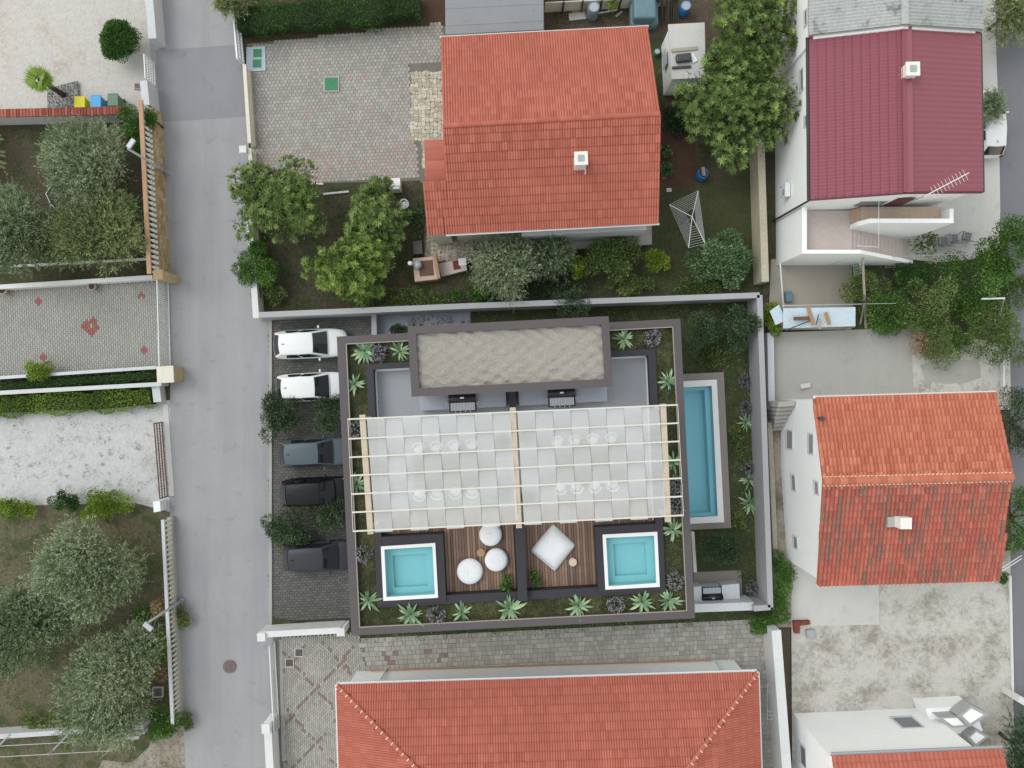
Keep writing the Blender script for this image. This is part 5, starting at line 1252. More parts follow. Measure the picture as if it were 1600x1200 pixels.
# grass and weeds: nobody could count them
def blades(name, polys, n, hgt, mat, wid=.02, lean=.6, z=.03, clump=0, zp=0):
    PP = []
    for poly, share in polys:
        P = [W(x, y, zp) for x, y in poly]; U = [(p.x, p.y) for p in P]; x0, x1 = min(u for u, v in U), max(u for u, v in U); y0, y1 = min(v for u, v in U), max(v for u, v in U)
        need = int(n*share); k = 0
        while k < need:
            q = (rng.uniform(x0, x1), rng.uniform(y0, y1))
            if inside(q, U):
                if clump:
                    rr = rng.uniform(.4, 1.5)*clump; cnt = int(rng.integers(6, 22))
                    for _ in range(cnt): a = rng.uniform(0, 6.28); s = rng.random()**.7*rr; PP.append((q[0] + s*math.cos(a), q[1] + s*math.sin(a), z))
                    k += cnt
                else: PP.append((*q, z)); k += 1
    P = np.array(PP); n2 = len(P); D = unit(np.stack([rng.normal(size=n2)*lean, rng.normal(size=n2)*lean, np.abs(rng.normal(size=n2))*.6 + .25], 1)); L = rng.uniform(.5, 1.4, n2)*hgt
    c = P.mean(0); c[2] = 0; o = link(name, leaf_mesh(name, P - c, D, side_of(D), L, np.full(n2, wid), .45 + .15*np.sin(P[:, 0]*.9 + P[:, 1]*.7) + rng.normal(size=n2)*.2), M[mat], None, c)
    tag(o, kind='stuff'); ORG[o.name] = Vector(c)
blades('lawn_grass', [([(1030, 292), (1180, 270), (1186, 440), (1000, 455), (1020, 380)], .5), ([(600, 486), (1180, 466), (1196, 946), (1140, 946), (1130, 590), (1040, 590), (1060, 500)], .5)], 26000, .12, 'grass', .022)
blades('garden_grass', [([(405, 490), (402, 300), (655, 290), (660, 400), (740, 412), (1000, 392), (1190, 440), (1190, 456)], .8), ([(700, 372), (1000, 392), (1000, 410), (720, 420)], .2)], 26000, .15, 'weed', .035)
blades('verge_weeds', [([(422, 962), (560, 984), (1090, 962), (1204, 952), (1206, 972), (1100, 978), (560, 1002), (424, 992)], 1)], 7000, .16, 'weed', .03)
blades('orchard_grass', [([(-60, 810), (215, 800), (260, 820), (286, 1120), (-60, 1140)], .6), ([(-60, 200), (235, 205), (250, 430), (-60, 440)], .25), ([(-60, 1155), (280, 1130), (288, 1230), (-60, 1230)], .15)], 20000, .13, 'weed', .025)
blades('lot_weeds', [([(-40, 650), (268, 640), (270, 790), (-40, 780)], .25), ([(1372, 912), (1500, 912), (1440, 960), (1376, 985)], .2), ([(1242, 985), (1420, 985), (1420, 1100), (1246, 1108)], .4), ([(1412, 540), (1570, 600), (1570, 620), (1430, 620)], .15)], 9000, .09, 'weed_pale', .03, .9, clump=.26)
blades('dry_grass', [([(1240, 982), (1400, 982), (1440, 1075), (1500, 1095), (1246, 1110)], .7), ([(1500, 1080), (1578, 1060), (1580, 1190), (1560, 1190)], .3)], 14000, .12, 'dry', .03, .9)
blades('fallen_leaves', [([(-60, 810), (215, 800), (260, 820), (286, 1120), (-60, 1140)], .5), ([(-60, 200), (235, 205), (250, 430), (-60, 440)], .3), ([(405, 485), (402, 300), (655, 290), (660, 400)], .2)], 5000, .09, 'dry', .05, 1.5)
blades('yard_leaves', [([(862, 40), (1010, 38), (1040, 5), (862, 5)], 1)], 1800, .16, 'weed', .05)

blades('planter_groundcover', [([(542, 539), (638, 534), (638, 564), (574, 567), (588, 946), (562, 978)], .3), ([(952, 518), (1050, 513), (1072, 952), (1042, 924), (1025, 544), (956, 547)], .3), ([(563, 978), (590, 950), (1040, 927), (1072, 953)], .4)], 9000, .12, 'grass', .03, .7, ZS + .02, 0, ZS)
blades('ivy_patches', [([(1075, 480), (1175, 475), (1192, 940), (1150, 940), (1135, 590), (1075, 575)], .5), ([(640, 500), (1060, 478), (1060, 495), (640, 515)], .2), ([(560, 984), (1080, 960), (1200, 950), (1200, 972), (1080, 976), (560, 1000)], .3)], 9000, .16, 'bush_mix', .07, .8, .05, .35)
# agaves: every leaf is a part
def agave_leaf_mesh(L, w, droop, var):
    m = MB(); vs = []; st = [(0, .55), (.25, 1), (.5, .92), (.75, .6), (1, .04)]
    for f, k in st:
        x = L*f*math.cos(.5*droop*f); z = L*(f*.62 - droop*.75*f*f)
        for s in (-1, 0, 1): vs.append((x, s*w*k/2, z + (.22*w*k if s else 0)))
    fs = [(i*3 + j, i*3 + j + 1, i*3 + j + 4, i*3 + j + 3) for i in range(4) for j in range(2)]
    m.add(vs, fs[:4], var); m.add([], []); m.f += fs[4:]; m.a += [min(1, var + .15)]*len(fs[4:])
    return m.mesh('agave_leaf')
AL = [agave_leaf_mesh(.78, .15, .62, .35), agave_leaf_mesh(.74, .15, .78, .7), agave_leaf_mesh(.8, .14, .45, .5), agave_leaf_mesh(.55, .12, .2, .25), agave_leaf_mesh(.78, .15, .9, .9)]
def agave(label, px, py, z, s=1.0):
    c = W(px, py, z + .25); c.z = z; t = thing('agave', label, 'agave', c, 'agaves in the planters'); ph = random.uniform(0, 6)
    s *= random.uniform(.82, 1.15); cnt = random.randint(12, 17)
    for i in range(cnt):
        a = ph + i*2.399 + random.uniform(-.2, .2); inner = i > cnt - 4; me = AL[3] if inner else AL[random.choice((0, 1, 2, 4, 1))]
        k = s*random.uniform(.68, 1.2)
        inst('leaf', me, M['agave'], t, c + Vector((.05*math.cos(a), .05*math.sin(a), .02)), (0, 0, a), (k, k, k))
ag = [('agave in the upper left planter corner', 568, 548), ('agave in the upper left planter beside the roof block', 624, 549), ('agave on the left planter next to the upper white car', 553, 600),
      ('agave in the upper right planter beside the roof block', 976, 529), ('agave in the right planter opposite the swimming pool top', 1045, 596), ('agave in the left planter under the pergola rails', 556, 757),
      ('agave in the lower left planter corner beside the plunge pool', 574, 940), ('agave below the left plunge pool', 641, 962), ('agave below the left timber deck', 721, 958),
      ('largest agave at the foot of the dark dividing wall', 796, 953), ('agave below the right timber deck', 905, 948), ('agave below the right plunge pool', 1004, 942), ('agave in the lower right planter corner', 1046, 940),
      ('agave right of the pergola in the right planter, below the rails', 1053, 829), ('agave in the right planter under the pergola rails', 1054, 724)]
for lab, x, y in ag: agave(lab, x, y, ZS, 1.25 if 'largest' in lab else 1.0)
for lab, x, y in (('agave beside the villa garden wall, upper one', 1167, 660), ('agave beside the villa garden wall, middle one', 1171, 750), ('agave beside the villa garden wall, lowest one', 1172, 787)): agave(lab, x, y, .05, .95)
def lavender(label, px, py, z, r=.52):
    c = W(px, py, z + .2); c.z = z; t = thing('lavender_bush', label, 'lavender', c, 'lavender bushes of the villa'); n = 420
    d = rand_dir(n); d[:, 2] = np.abs(d[:, 2])*.9 + .12; d = unit(d); P = d*rng.uniform(.1, .3, (n, 1))*r; L = rng.uniform(.55, .85, n)*r
    link('foliage', leaf_mesh('lavender_foliage', P, d, side_of(d), L, np.full(n, .035), .3 + rng.normal(size=n)*.25), M['lavender'], t)
    k = rng.random(n) < .3; P2 = P[k] + d[k]*L[k][:, None]*.95; P2 = np.repeat(P2, 4, 0); d2 = unit(np.repeat(d[k], 4, 0) + rng.normal(size=(len(P2), 3))*.8)
    link('flowers', leaf_mesh('lavender_flowers', P2, d2, side_of(d2), np.full(len(P2), .09), np.full(len(P2), .05), rng.random(len(P2))), M['flower_purple'], t)['kind'] = 'stuff'
lv = [('lavender between the two upper left agaves', 592, 552, ZS), ('lavender in the upper right planter corner', 1019, 527, ZS), ('lavender left of the left plunge pool', 566, 866, ZS), ('lavender between two agaves below the left plunge pool', 682, 961, ZS),
      ('lavender between two agaves below the right plunge pool', 962, 945, ZS), ('lavender right of the right plunge pool', 1055, 908, ZS), ('lavender in the left planter at the first pergola rail', 554, 672, ZS), ('lavender in the right planter at the last pergola rails', 1059, 790, ZS),
      ('lavender in the right planter at the middle pergola rails', 1058, 757, ZS), ('lavender by the garden wall above the swimming pool end', 1166, 597, .05), ('second lavender by the garden wall beside the swimming pool', 1168, 637, .05), ('lavender by the garden wall above the two lower agaves', 1172, 732, .05), ('lavender in the garden corner next to the outdoor kitchen', 1178, 918, .05)]
for lab, x, y, z in lv: lavender(lab, x, y, z)
def deck_plant(label, px, py, s):
    z = ZT + .12; c = W(px, py, z + .3); c.z = z; t = thing('deck_plant', label, 'plant', c); n = 340
    q = np.array([(0, .18), (.16, -.16), (-.2*s, -.1), (.05*s, .42)])[rng.integers(0, 4, n)]; P = np.stack([q[:, 0] + rng.normal(size=n)*.08, q[:, 1] + rng.normal(size=n)*.08, rng.uniform(.1, .5, n)], 1); d = rand_dir(n); d[:, 2] = np.abs(d[:, 2])
    link('foliage', leaf_mesh('deck_plant_foliage', P, d, side_of(d), rng.uniform(.1, .2, n), np.full(n, .07), .4 + rng.normal(size=n)*.25), M['bush_green'], t)
    m = MB(); m.lathe([(.12, 0), (.16, .2), (.13, .2)], c, 10); obj('pot', m, M['charcoal'], t)
deck_plant('small green plant on the left deck beside the dividing wall', 790, 914, 1); deck_plant('small green plant on the right deck beside the dividing wall', 836, 906, -1)
def terrace_palm(label, px, py):
    z = ZT + .12; c = W(px, py, z + .5); c.z = z; t = thing('potted_plant', label, 'plant', c); n = 260
    d = rand_dir(n); d[:, 2] = np.abs(d[:, 2]) + .2; d = unit(d); P = d*.1 + np.array([0, 0, .5])
    link('foliage', leaf_mesh('potted_foliage', P, d, side_of(d), rng.uniform(.3, .6, n), np.full(n, .06), .5 + rng.normal(size=n)*.25), M['bush_green'], t)
    m = MB(); m.lathe([(.2, 0), (.26, .5), (.22, .5)], c, 14); obj('pot', m, M['plastic_white'], t)
for lab, x, y in (('potted plant under the fabric roof left of the middle beam, upper one', 786, 688), ('potted plant under the fabric roof left of the middle beam, lower one', 789, 775), ('potted plant under the fabric roof right of the middle beam, upper one', 822, 684), ('potted plant under the fabric roof right of the middle beam, lower one', 824, 776)): terrace_palm(lab, x, y)

# small fan palm on the gravel yard, and the feathery palm at the left edge
base = W(102, 150, 0); t = thing('fan_palm', 'small fan palm with a bare trunk on the white gravel yard', 'palm', base)
m = MB(); m.tube([base + Vector((0, 0, z)) for z in (0, .8, 1.6, 2.5)], [.2, .17, .15, .15], 10); obj('trunk', m, M['bark_dark'], t, True)
def fan_mesh():
    n = 13; P = np.zeros((n, 3)); P[:, 0] = .2; a = np.linspace(-1.15, 1.15, n); D = np.stack([np.cos(a), np.sin(a), -.25 + 0*a], 1); S = np.stack([-np.sin(a), np.cos(a), 0*a], 1)
    return leaf_mesh('fan_leaf', P, unit(D), S, np.full(n, .8)*rng.uniform(.8, 1.1, n), np.full(n, .10), .35 + .4*rng.random(n))
fm = fan_mesh()
for i in range(20):
    a = i*2.399; el = -.3 + 1.35*((i % 7)/6); k = random.uniform(.75, 1.05)
    o = inst('frond', fm, M['palm'], t, base + Vector((0, 0, 2.55)), (0, -el*.8 if el > 0 else .3, a), (k, k, k))
base = W(-30, 250, 0); t = thing('feather_palm', 'grey green feathery palm fronds reaching in at the left edge', 'palm', base)
m = MB(); m.tube([base, base + Vector((0, 0, 1.2))], [.3, .25], 10); obj('trunk', m, M['bark_dark'], t, True)
def frond_mesh():
    n = 60; f = np.repeat(np.linspace(.12, 1, n//2), 2); s = np.tile([1., -1.], n//2); Lf = 2.4
    P = np.stack([Lf*f*.92, 0*f, .9*f - 1.15*f*f], 1); D = unit(np.stack([.55 + 0*f, s*.8, -.15 - .3*f], 1)); S = unit(np.cross(D, np.array([0, 0, 1.])))
    return leaf_mesh('palm_frond', P, D, S, .5*(1 - .6*np.abs(f - .4)), np.full(n, .05), .4 + .3*rng.random(n))
fr = frond_mesh()
for i in range(16): a = i*2*math.pi/16 + random.uniform(-.12, .12); k = random.uniform(.85, 1.1); inst('frond', fr, M['frond'], t, base + Vector((0, 0, 1.25)), (0, random.uniform(-.25, .1), a), (k, k, k))
# ------------------------------------------------------------------ boundary walls, fences, gates
def bwall(label, pts, t, zt, mat, zb=0.0, name='boundary_wall', cap=None):
    """wall along photo pixels read at its top; one straight run per part"""
    w = thing(name, label, 'wall', W(*pts[0], 0))
    for a, b in zip(pts[:-1], pts[1:]):
        mat = 'wall_off' if mat == 'wall_white' else mat; m = MB(); m.wall(a, b, t, zt, zb); o = obj('wall_run', m, M[mat], w)
        if cap: m = MB(); m.wall(a, b, t + .08, zt + .05, zt + .002); obj('coping', m, M[cap], o)
    return w
bwall('pale lilac concrete wall round the villa garden, with a corner at the upper right', [(404, 492), (730, 478), (1187, 461), (1204, 949), (1178, 951)], .34, 2.0, 'villa_wall')
bwall('short pale wall stub beside the parking bay behind the villa', [(584, 488), (586, 560)], .3, .9, 'villa_wall')
bwall('cream road wall below the patio with the loquat overhanging it', [(386, 292), (400, 497)], .3, 1.2, 'wall_cream', cap='wall_off')
bwall('white wall with gate post left of the bungalow yard entrance', [(404, 992), (532, 985)], .3, 1.5, 'wall_white', cap='wall_off')
bwall('white wall along the road below the sliding gate', [(418, 1138), (428, 1320)], .4, 1.4, 'wall_white', cap='wall_off')
bwall('long white wall right of the hip roofed bungalow', [(1213, 985), (1237, 1300)], .5, 1.9, 'wall_white', cap='wall_off')
bwall('old concrete wall between the shrub garden and the maroon roofed house', [(1188, 196), (1196, 440)], .45, 1.6, 'wall_old')
bwall('low white wall above the paved courtyard', [(-60, 452), (238, 433)], .28, .7, 'wall_white')
bwall('thin white edging under the olive trees', [(-60, 420), (236, 404)], .14, .25, 'wall_white')
bwall('white wall between the courtyard and the hedge strip', [(-60, 594), (244, 574)], .2, .8, 'wall_grey')
bwall('grey wall between hedge strip and yellow green hedge', [(-60, 617), (252, 600)], .26, 1.0, 'wall_grey')
bwall('grey white wall under the wire fence, lower left', [(-60, 1155), (224, 1136)], .3, 1.0, 'wall_grey')
bwall('pale road wall along the gravel yard at the top left', [(228, -60), (238, 60)], .5, 1.3, 'wall_grey')
bwall('pale concrete wall block between the gravel yard gate and the bins', [(224, 126), (228, 164)], .45, 1.4, 'wall_grey')
bwall('pale kerb wall beside the concrete yard, upper right of the villa', [(1204, 520), (1206, 640)], .4, .9, 'wall_grey')
bwall('grey garden wall left of the orange roofed house', [(1203, 660), (1212, 870)], .3, .5, 'wall_old')
bwall('white edging wall between weedy lot and lane', [(1569, 562), (1569, 604)], .14, .4, 'wall_white')
bwall('pale kerb between gravel lot and lane', [(1579, 900), (1583, 1085)], .14, .25, 'wall_white', name='kerb')
bwall('white wall at the lane, lower right corner', [(1592, 1092), (1640, 1120)], .4, 1.6, 'wall_white')
bwall('low grey wall at the gravel lot gate below the stone pillar', [(243, 604), (246, 628)], .5, .7, 'wall_grey')
bwall('pale threshold strip of the rusty gate', [(258, 632), (268, 775)], .35, .06, 'concrete_pale', name='threshold')
bwall('light patio kerb above the loquats', [(394, 288), (505, 287)], .12, .12, 'wall_cream', name='kerb')
bwall('second light kerb behind the loquats', [(505, 303), (545, 299)], .12, .15, 'wall_grey', name='kerb')

def brick_wall(label, a, b, t, zt):
    w = thing('tile_capped_wall', label, 'wall', W(*a, 0)); m = MB(); m.wall(a, b, t*.8, zt - .1, 0); obj('wall_run', m, M['wall_grey'], w)
    p, q = W(*a, zt), W(*b, zt); d = (q - p); n = int(d.length/.2); d.normalize(); nr = Vector((-d.y, d.x, 0))
    me = [MB().box((0, 0, 0), .17, t, .1, 0, v).mesh('coping_brick') for v in (.1, .3, .5, .7, .95)]
    for i in range(n):
        f = p + d*(i + .5)*(q - p).length/n; inst('coping_brick', random.choice(me), M['brick_red'], w, Vector((f.x, f.y, zt - .1)), (0, 0, math.atan2(d.y, d.x)))
brick_wall('pale wall with a red brick coping below the recycling bins', (-60, 178), (196, 172), .5, 1.6)

def baluster_mesh(h, r):
    return MB().lathe([(r*.9, 0), (r*.9, .06*h), (r*.5, .12*h), (r, .35*h), (r*.55, .62*h), (r*.45, .8*h), (r*.9, .9*h), (r*.9, h)], (0, 0, 0), 8).mesh('baluster')
def balustrade(label, a, b, zb, zt, n, base, rail, bal, t=.34, rt=.3, r=.085, facing=None):
    """a, b: ground pixels of the road side face"""
    w = thing('balustrade', label, 'balustrade', W(*a, 0)); p, q = W(*a, 0), W(*b, 0); d = (q - p).normalized(); nr = Vector((-d.y, d.x, 0))
    if nr.x > 0 and a[0] < 350 or (nr.x < 0 and a[0] >= 350): nr = -nr       # towards the plot
    c0, c1 = p + nr*t/2, q + nr*t/2
    m = MB(); m.prism([Vector((v.x, v.y, zb)) for v in (p, q, q + nr*t, p + nr*t)], 0); bs = obj('base_wall', m, M[base], w)
    m = MB(); m.beam(c0 + Vector((0, 0, zt - .06)), c1 + Vector((0, 0, zt - .06)), rt, .12); obj('handrail', m, M[rail], w)
    me = baluster_mesh(zt - .12 - zb, r)
    for i in range(n): f = c0.lerp(c1, (i + .5)/n); inst('baluster', me, M[bal], w, Vector((f.x, f.y, zb)))
    if facing:
        s = MB(); L = (q - p).length; z = .02; out = -nr*.03
        while z < zb - .1:
            h2 = random.uniform(.16, .26); x = 0
            while x < L:
                l = random.uniform(.22, .5); e = min(L, x + l) - .02; zz = min(zb - .01, z + h2) - .02; o2 = out*random.uniform(.6, 1.5)
                pts = [p + d*x, p + d*e]; s.add([pts[0] + o2 + Vector((0, 0, z)), pts[1] + o2 + Vector((0, 0, z)), pts[1] + o2 + Vector((0, 0, zz)), pts[0] + o2 + Vector((0, 0, zz)), pts[0] + Vector((0, 0, z)), pts[1] + Vector((0, 0, z)), pts[1] + Vector((0, 0, zz)), pts[0] + Vector((0, 0, zz))],
                      [(0, 1, 2, 3), (0, 4, 5, 1), (1, 5, 6, 2), (2, 6, 7, 3), (3, 7, 4, 0)], random.random()); x += l
            z += h2
        tag(obj('stone_facing', s, M[facing], bs), kind='stuff')
    return w
balustrade('stone faced balustrade with white balusters and orange rail under the upper street lamp', (253, 178), (266, 436), 1.15, 2.3, 32, 'stone_tan', 'paint_orange', 'plastic_white', .4, .26, .11, 'stone_tan')
balustrade('pale concrete balustrade with fine balusters along the lower olive garden', (274, 806), (289, 1116), .45, 1.35, 42, 'concrete', 'wall_grey', 'wall_cream', .34, .2, .09)
balustrade('thin cream balustrade between road and hexagon paved patio', (388, 112), (396, 232), .3, 1.05, 30, 'wall_old', 'wall_cream', 'wall_cream', .25, .22, .06)
balustrade('short cream balustrade piece between two small pillars', (396, 240), (398, 268), .3, 1.05, 7, 'wall_old', 'wall_cream', 'wall_cream', .25, .22, .06)
balustrade('fence of slanting white balusters on the wall corner, lower left', (196, 1144), (232, 1141), .5, 1.2, 9, 'wall_grey', 'wall_grey', 'wall_cream', .25, .2, .06)
def pillar(label, px, py, sx, sy, zt, mat, cap='wall_off', name='gate_pillar'):
    c = W(px, py, zt); t = thing(name, label, 'pillar', (c.x, c.y, 0)); m = MB(); m.box((c.x, c.y, 0), sx, sy, zt - .08, TILT, .6); obj('shaft', m, M[mat], t)
    m = MB(); m.box((c.x, c.y, zt - .08), sx + .1, sy + .1, .08, TILT); obj('cap', m, M[cap], t)
pillar('tan stone gate pillar at the lower end of the white courtyard gate', 258, 585, .95, .95, 1.5, 'stone_tan', 'wall_cream')
pillar('tan stone pillar end of the upper balustrade', 247, 429, .5, .5, 2.35, 'stone_tan', 'stone_tan')
pillar('small white pillar at the patio balustrade, upper one', 379, 233, .34, .34, 1.3, 'wall_white'); pillar('small white pillar at the patio balustrade, lower one', 382, 272, .34, .5, 1.35, 'wall_white')
pillar('white corner post of the bungalow yard entrance', 408, 996, .4, .4, 1.7, 'wall_white'); pillar('white post at the right end of the entrance wall', 532, 988, .4, .4, 1.6, 'wall_white'); pillar('white post at the lower end of the sliding gate', 415, 1139, .42, .5, 1.7, 'wall_white')
def gate(name, label, a, b, zt, mat, n, horiz=(0.1,), w=.045, thick=.05):
    """a, b: ground pixels; upright bars between a bottom and a top rail"""
    g = thing(name, label, 'gate', W(*a, 0)); p, q = W(*a, 0), W(*b, 0)
    for z in [zt] + list(horiz): m = MB(); m.beam(p + Vector((0, 0, z)), q + Vector((0, 0, z)), thick, thick*1.6); obj('rail', m, M[mat], g)
    for f in (0, 1): m = MB(); e = p.lerp(q, f); m.tube([e, e + Vector((0, 0, zt))], thick*.8, 6); obj('gate_post', m, M[mat], g)
    me = MB().box((0, 0, 0), w, w, zt - .1).mesh('bar')
    for i in range(1, n): f = p.lerp(q, i/n); inst('bar', me, M[mat], g, f + Vector((0, 0, .06)))
    return g
gate('courtyard_gate', 'white barred gate of the paved courtyard on the road', (264, 438), (267.5, 572), 1.55, 'metal_white', 44)
gate('rusty_gate', 'rusty wire mesh gate of the white gravel lot', (254, 660), (263, 775), 1.1, 'rust', 26, (.12, .45, .78), .014, .05)
gate('sliding_gate', 'white sliding gate of fine bars at the bungalow yard', (430, 1001), (437, 1134), 1.1, 'metal_white', 60, (.12,), .03, .06)
gate('yard_gate', 'white louvred gate of the gravel yard', (242, 100), (244, 136), 1.35, 'metal_white', 9, (.1, .4, .7, 1.0), .05, .06)
gate('entrance_gate', 'white louvred gate at the top of the patio beside the hedge', (377, 48), (382, 104), 1.2, 'metal_white', 12, (.1, .65), .06, .1)
gate('louvre_gate', 'white louvred gate panel below the white stair parapet', (1334, 432), (1330, 405), 1.0, 'metal_white', 9, (.1,), .06, .07)
t = thing('wire_fence', 'wire fence with bent grey posts at the lower left corner', 'fence', W(90, 1160, 0))
for bx, by in ((15, 1148), (112, 1142), (205, 1137)):
    b0 = W(bx, by, 1.0); 
    p1 = W(bx - 32, by + 33, 1.9); m = MB(); m.tube([Vector((b0.x, b0.y, 0)), b0, b0.lerp(p1, .9), Vector((p1.x, p1.y, 2.2))], .06, 6); obj('post', m, M['metal_grey'], t)
for dz in (0, .0): pass
for z, dy in ((1.15, 3), (1.55, 17), (1.95, 34)): m = MB(); m.beam(W(-60, 1152 + dy, z), W(176, 1139 + dy, z), .02, .02); obj('wire', m, M['metal_white'], t)
t = thing('post_and_wire', 'tall pale leaning pole and wires over the overgrown plot', 'pole', W(1350, 500, 0))
m = MB(); m.tube([W(1353, 512, .1), W(1348, 404, 3.2)], [.09, .07], 8); obj('pole', m, M['timber_grey'], t)
m = MB(); m.tube([W(1344, 506, .1), W(1350, 478, 1.6)], .06, 6); obj('strut', m, M['timber_grey'], t)
for a, b in (((1225, 477), (1400, 474)), ((1340, 404), (1520, 396))): m = MB(); m.tube([W(*a, 2.2), W(*b, 2.2)], .018, 5); obj('wire', m, M['metal_grey'], t)
t = thing('washing_line_frame', 'thin white pipe frame left of the concrete neighbour yard', 'frame', W(1226, 505, 0))
m = MB(); m.tube([W(1226, 505, .1), W(1219, 412, 2.3)], .05, 6); obj('post', m, M['metal_white'], t); m = MB(); m.tube([W(1222, 478, 2.0), W(1345, 475, 2.0)], .025, 5); obj('crossbar', m, M['metal_white'], t)
t = thing('leaning_post', 'white leaning post at the lane beside the overgrown plot', 'post', W(1562, 490, 0)); m = MB(); m.tube([W(1562, 492, .1), W(1569, 466, 2.2), W(1534, 467, 2.2)], .06, 6); obj('post', m, M['metal_white'], t)

# ------------------------------------------------------------------ street lamps and covers
def street_lamp(label, base, top, head, z):
    b = W(*base, 0); t = thing('street_lamp', label, 'street lamp', b); e = Vector((b.x, b.y, z))
    m = MB(); m.tube([b, b.lerp(e, .3), e], [.1, .085, .065], 10); obj('pole', m, M['metal_grey'], t, True)
    m = MB(); m.tube([b, b + Vector((0, 0, .3))], .14, 10); obj('base_sleeve', m, M['metal_grey'], t)
    hp = W(*head, z + .12); m = MB(); m.tube([e, e + Vector((0, 0, .1)), hp], .04, 6); obj('arm', m, M['metal_grey'], t)
    d = (hp - e); d.z = 0; d.normalize(); m = MB(); m.beam(hp - d*.18, hp + d*.42, .3, .12); o = obj('lamp_head', m, M['metal_grey'], t); bevel(o, .04)
    m = MB(); m.beam(hp - d*.1 - Vector((0, 0, .07)), hp + d*.34 - Vector((0, 0, .07)), .24, .03); obj('lens', m, M['pane'], o)
street_lamp('grey street lamp over the stone balustrade, upper left', (263, 271), (204, 229), (203, 227), 4.75)
street_lamp('grey street lamp over the lower balustrade, leaning to the olive trees', (286, 937), (230, 975), (229, 977), 4.6)
t = thing('pipe_barrier', 'two white parallel pipes at the lane beside the orange roof', 'barrier', W(1566, 890))
for dy in (0, 5): m = MB(); m.tube([W(1566, 887 + dy, 0), W(1566, 887 + dy, 1.0), W(1596, 868 + dy, 1.0), W(1596, 868 + dy, 0)], .035, 6); obj('pipe', m, M['metal_white'], t)
def cover(label, pts, mat, frame='concrete', z=.15):
    t = thing('utility_cover', label, 'cover', W(*pts[0], 0)); m = MB(); m.pp(scale_px(pts, 1.25), z - .01, 0); obj('frame', m, M[frame], t)
    m = MB(); m.pp(pts, z + .012, 0); o = obj('lid', m, M[mat], t)
    c = (sum(a for a, b in pts)/len(pts), sum(b for a, b in pts)/len(pts)); m = MB(); w = W(*c, z); m.lathe([(.03, .012), (.03, .03)], w, 8); obj('lift_hole', m, M['metal_dark'], o)
sq = lambda x, y, r: [(x-r, y-r*.95), (x+r, y-r), (x+r, y+r*.95), (x-r, y+r)]
m = MB(); m.pp([(385, 74), (414, 72), (415, 110), (385, 112)], .14, 0); tag(obj('concrete_pad', m, M['pad_blue']), 'pale blue concrete pad with two green lids at the patio corner', 'pad')
cover('green square lid on the pale pad, upper one', sq(402, 83, 6.5), 'cover_green', 'pad_blue', .16); cover('green square lid on the pale pad, lower one', sq(401.5, 99, 6.5), 'cover_green', 'pad_blue', .16)
cover('green square cover in the hexagon paving', sq(517.5, 131, 10), 'cover_green')
cover('dark square cover in the yard paving, upper one', sq(467, 1020, 5.5), 'cover_iron', 'concrete_pale'); cover('dark square cover in the yard paving, nearer the sliding gate', sq(452, 1036, 5.5), 'cover_iron', 'concrete_pale')
cover('square inspection box beside the lower balustrade', sq(246, 1082, 6.5), 'cover_iron', 'concrete_pale', .25); cover('small dark cover beside the gravel yard wall', sq(214, 134, 4), 'cover_rust', 'concrete_pale')
circ = lambda x, y, r, n=20: [(x + r*math.cos(2*math.pi*k/n), y - r*math.sin(2*math.pi*k/n)) for k in range(n)]
t = thing('manhole_cover', 'round brown manhole cover in the road', 'manhole cover', W(358, 1042, .1)); m = MB(); m.pp(circ(358, 1042, 10), .128, .1); o = obj('frame', m, M['cover_rust'], t); m = MB(); m.pp(circ(358, 1042, 8.6), .136, .1); o = obj('lid', m, M['cover_rust'], t)
for k in range(-3, 4): m = MB(); m.beam(W(358 - 6, 1042 + k*2.2, .138), W(358 + 6, 1042 + k*2.2, .138), .03, .012); obj('ridge', m, M['cover_iron'], o)

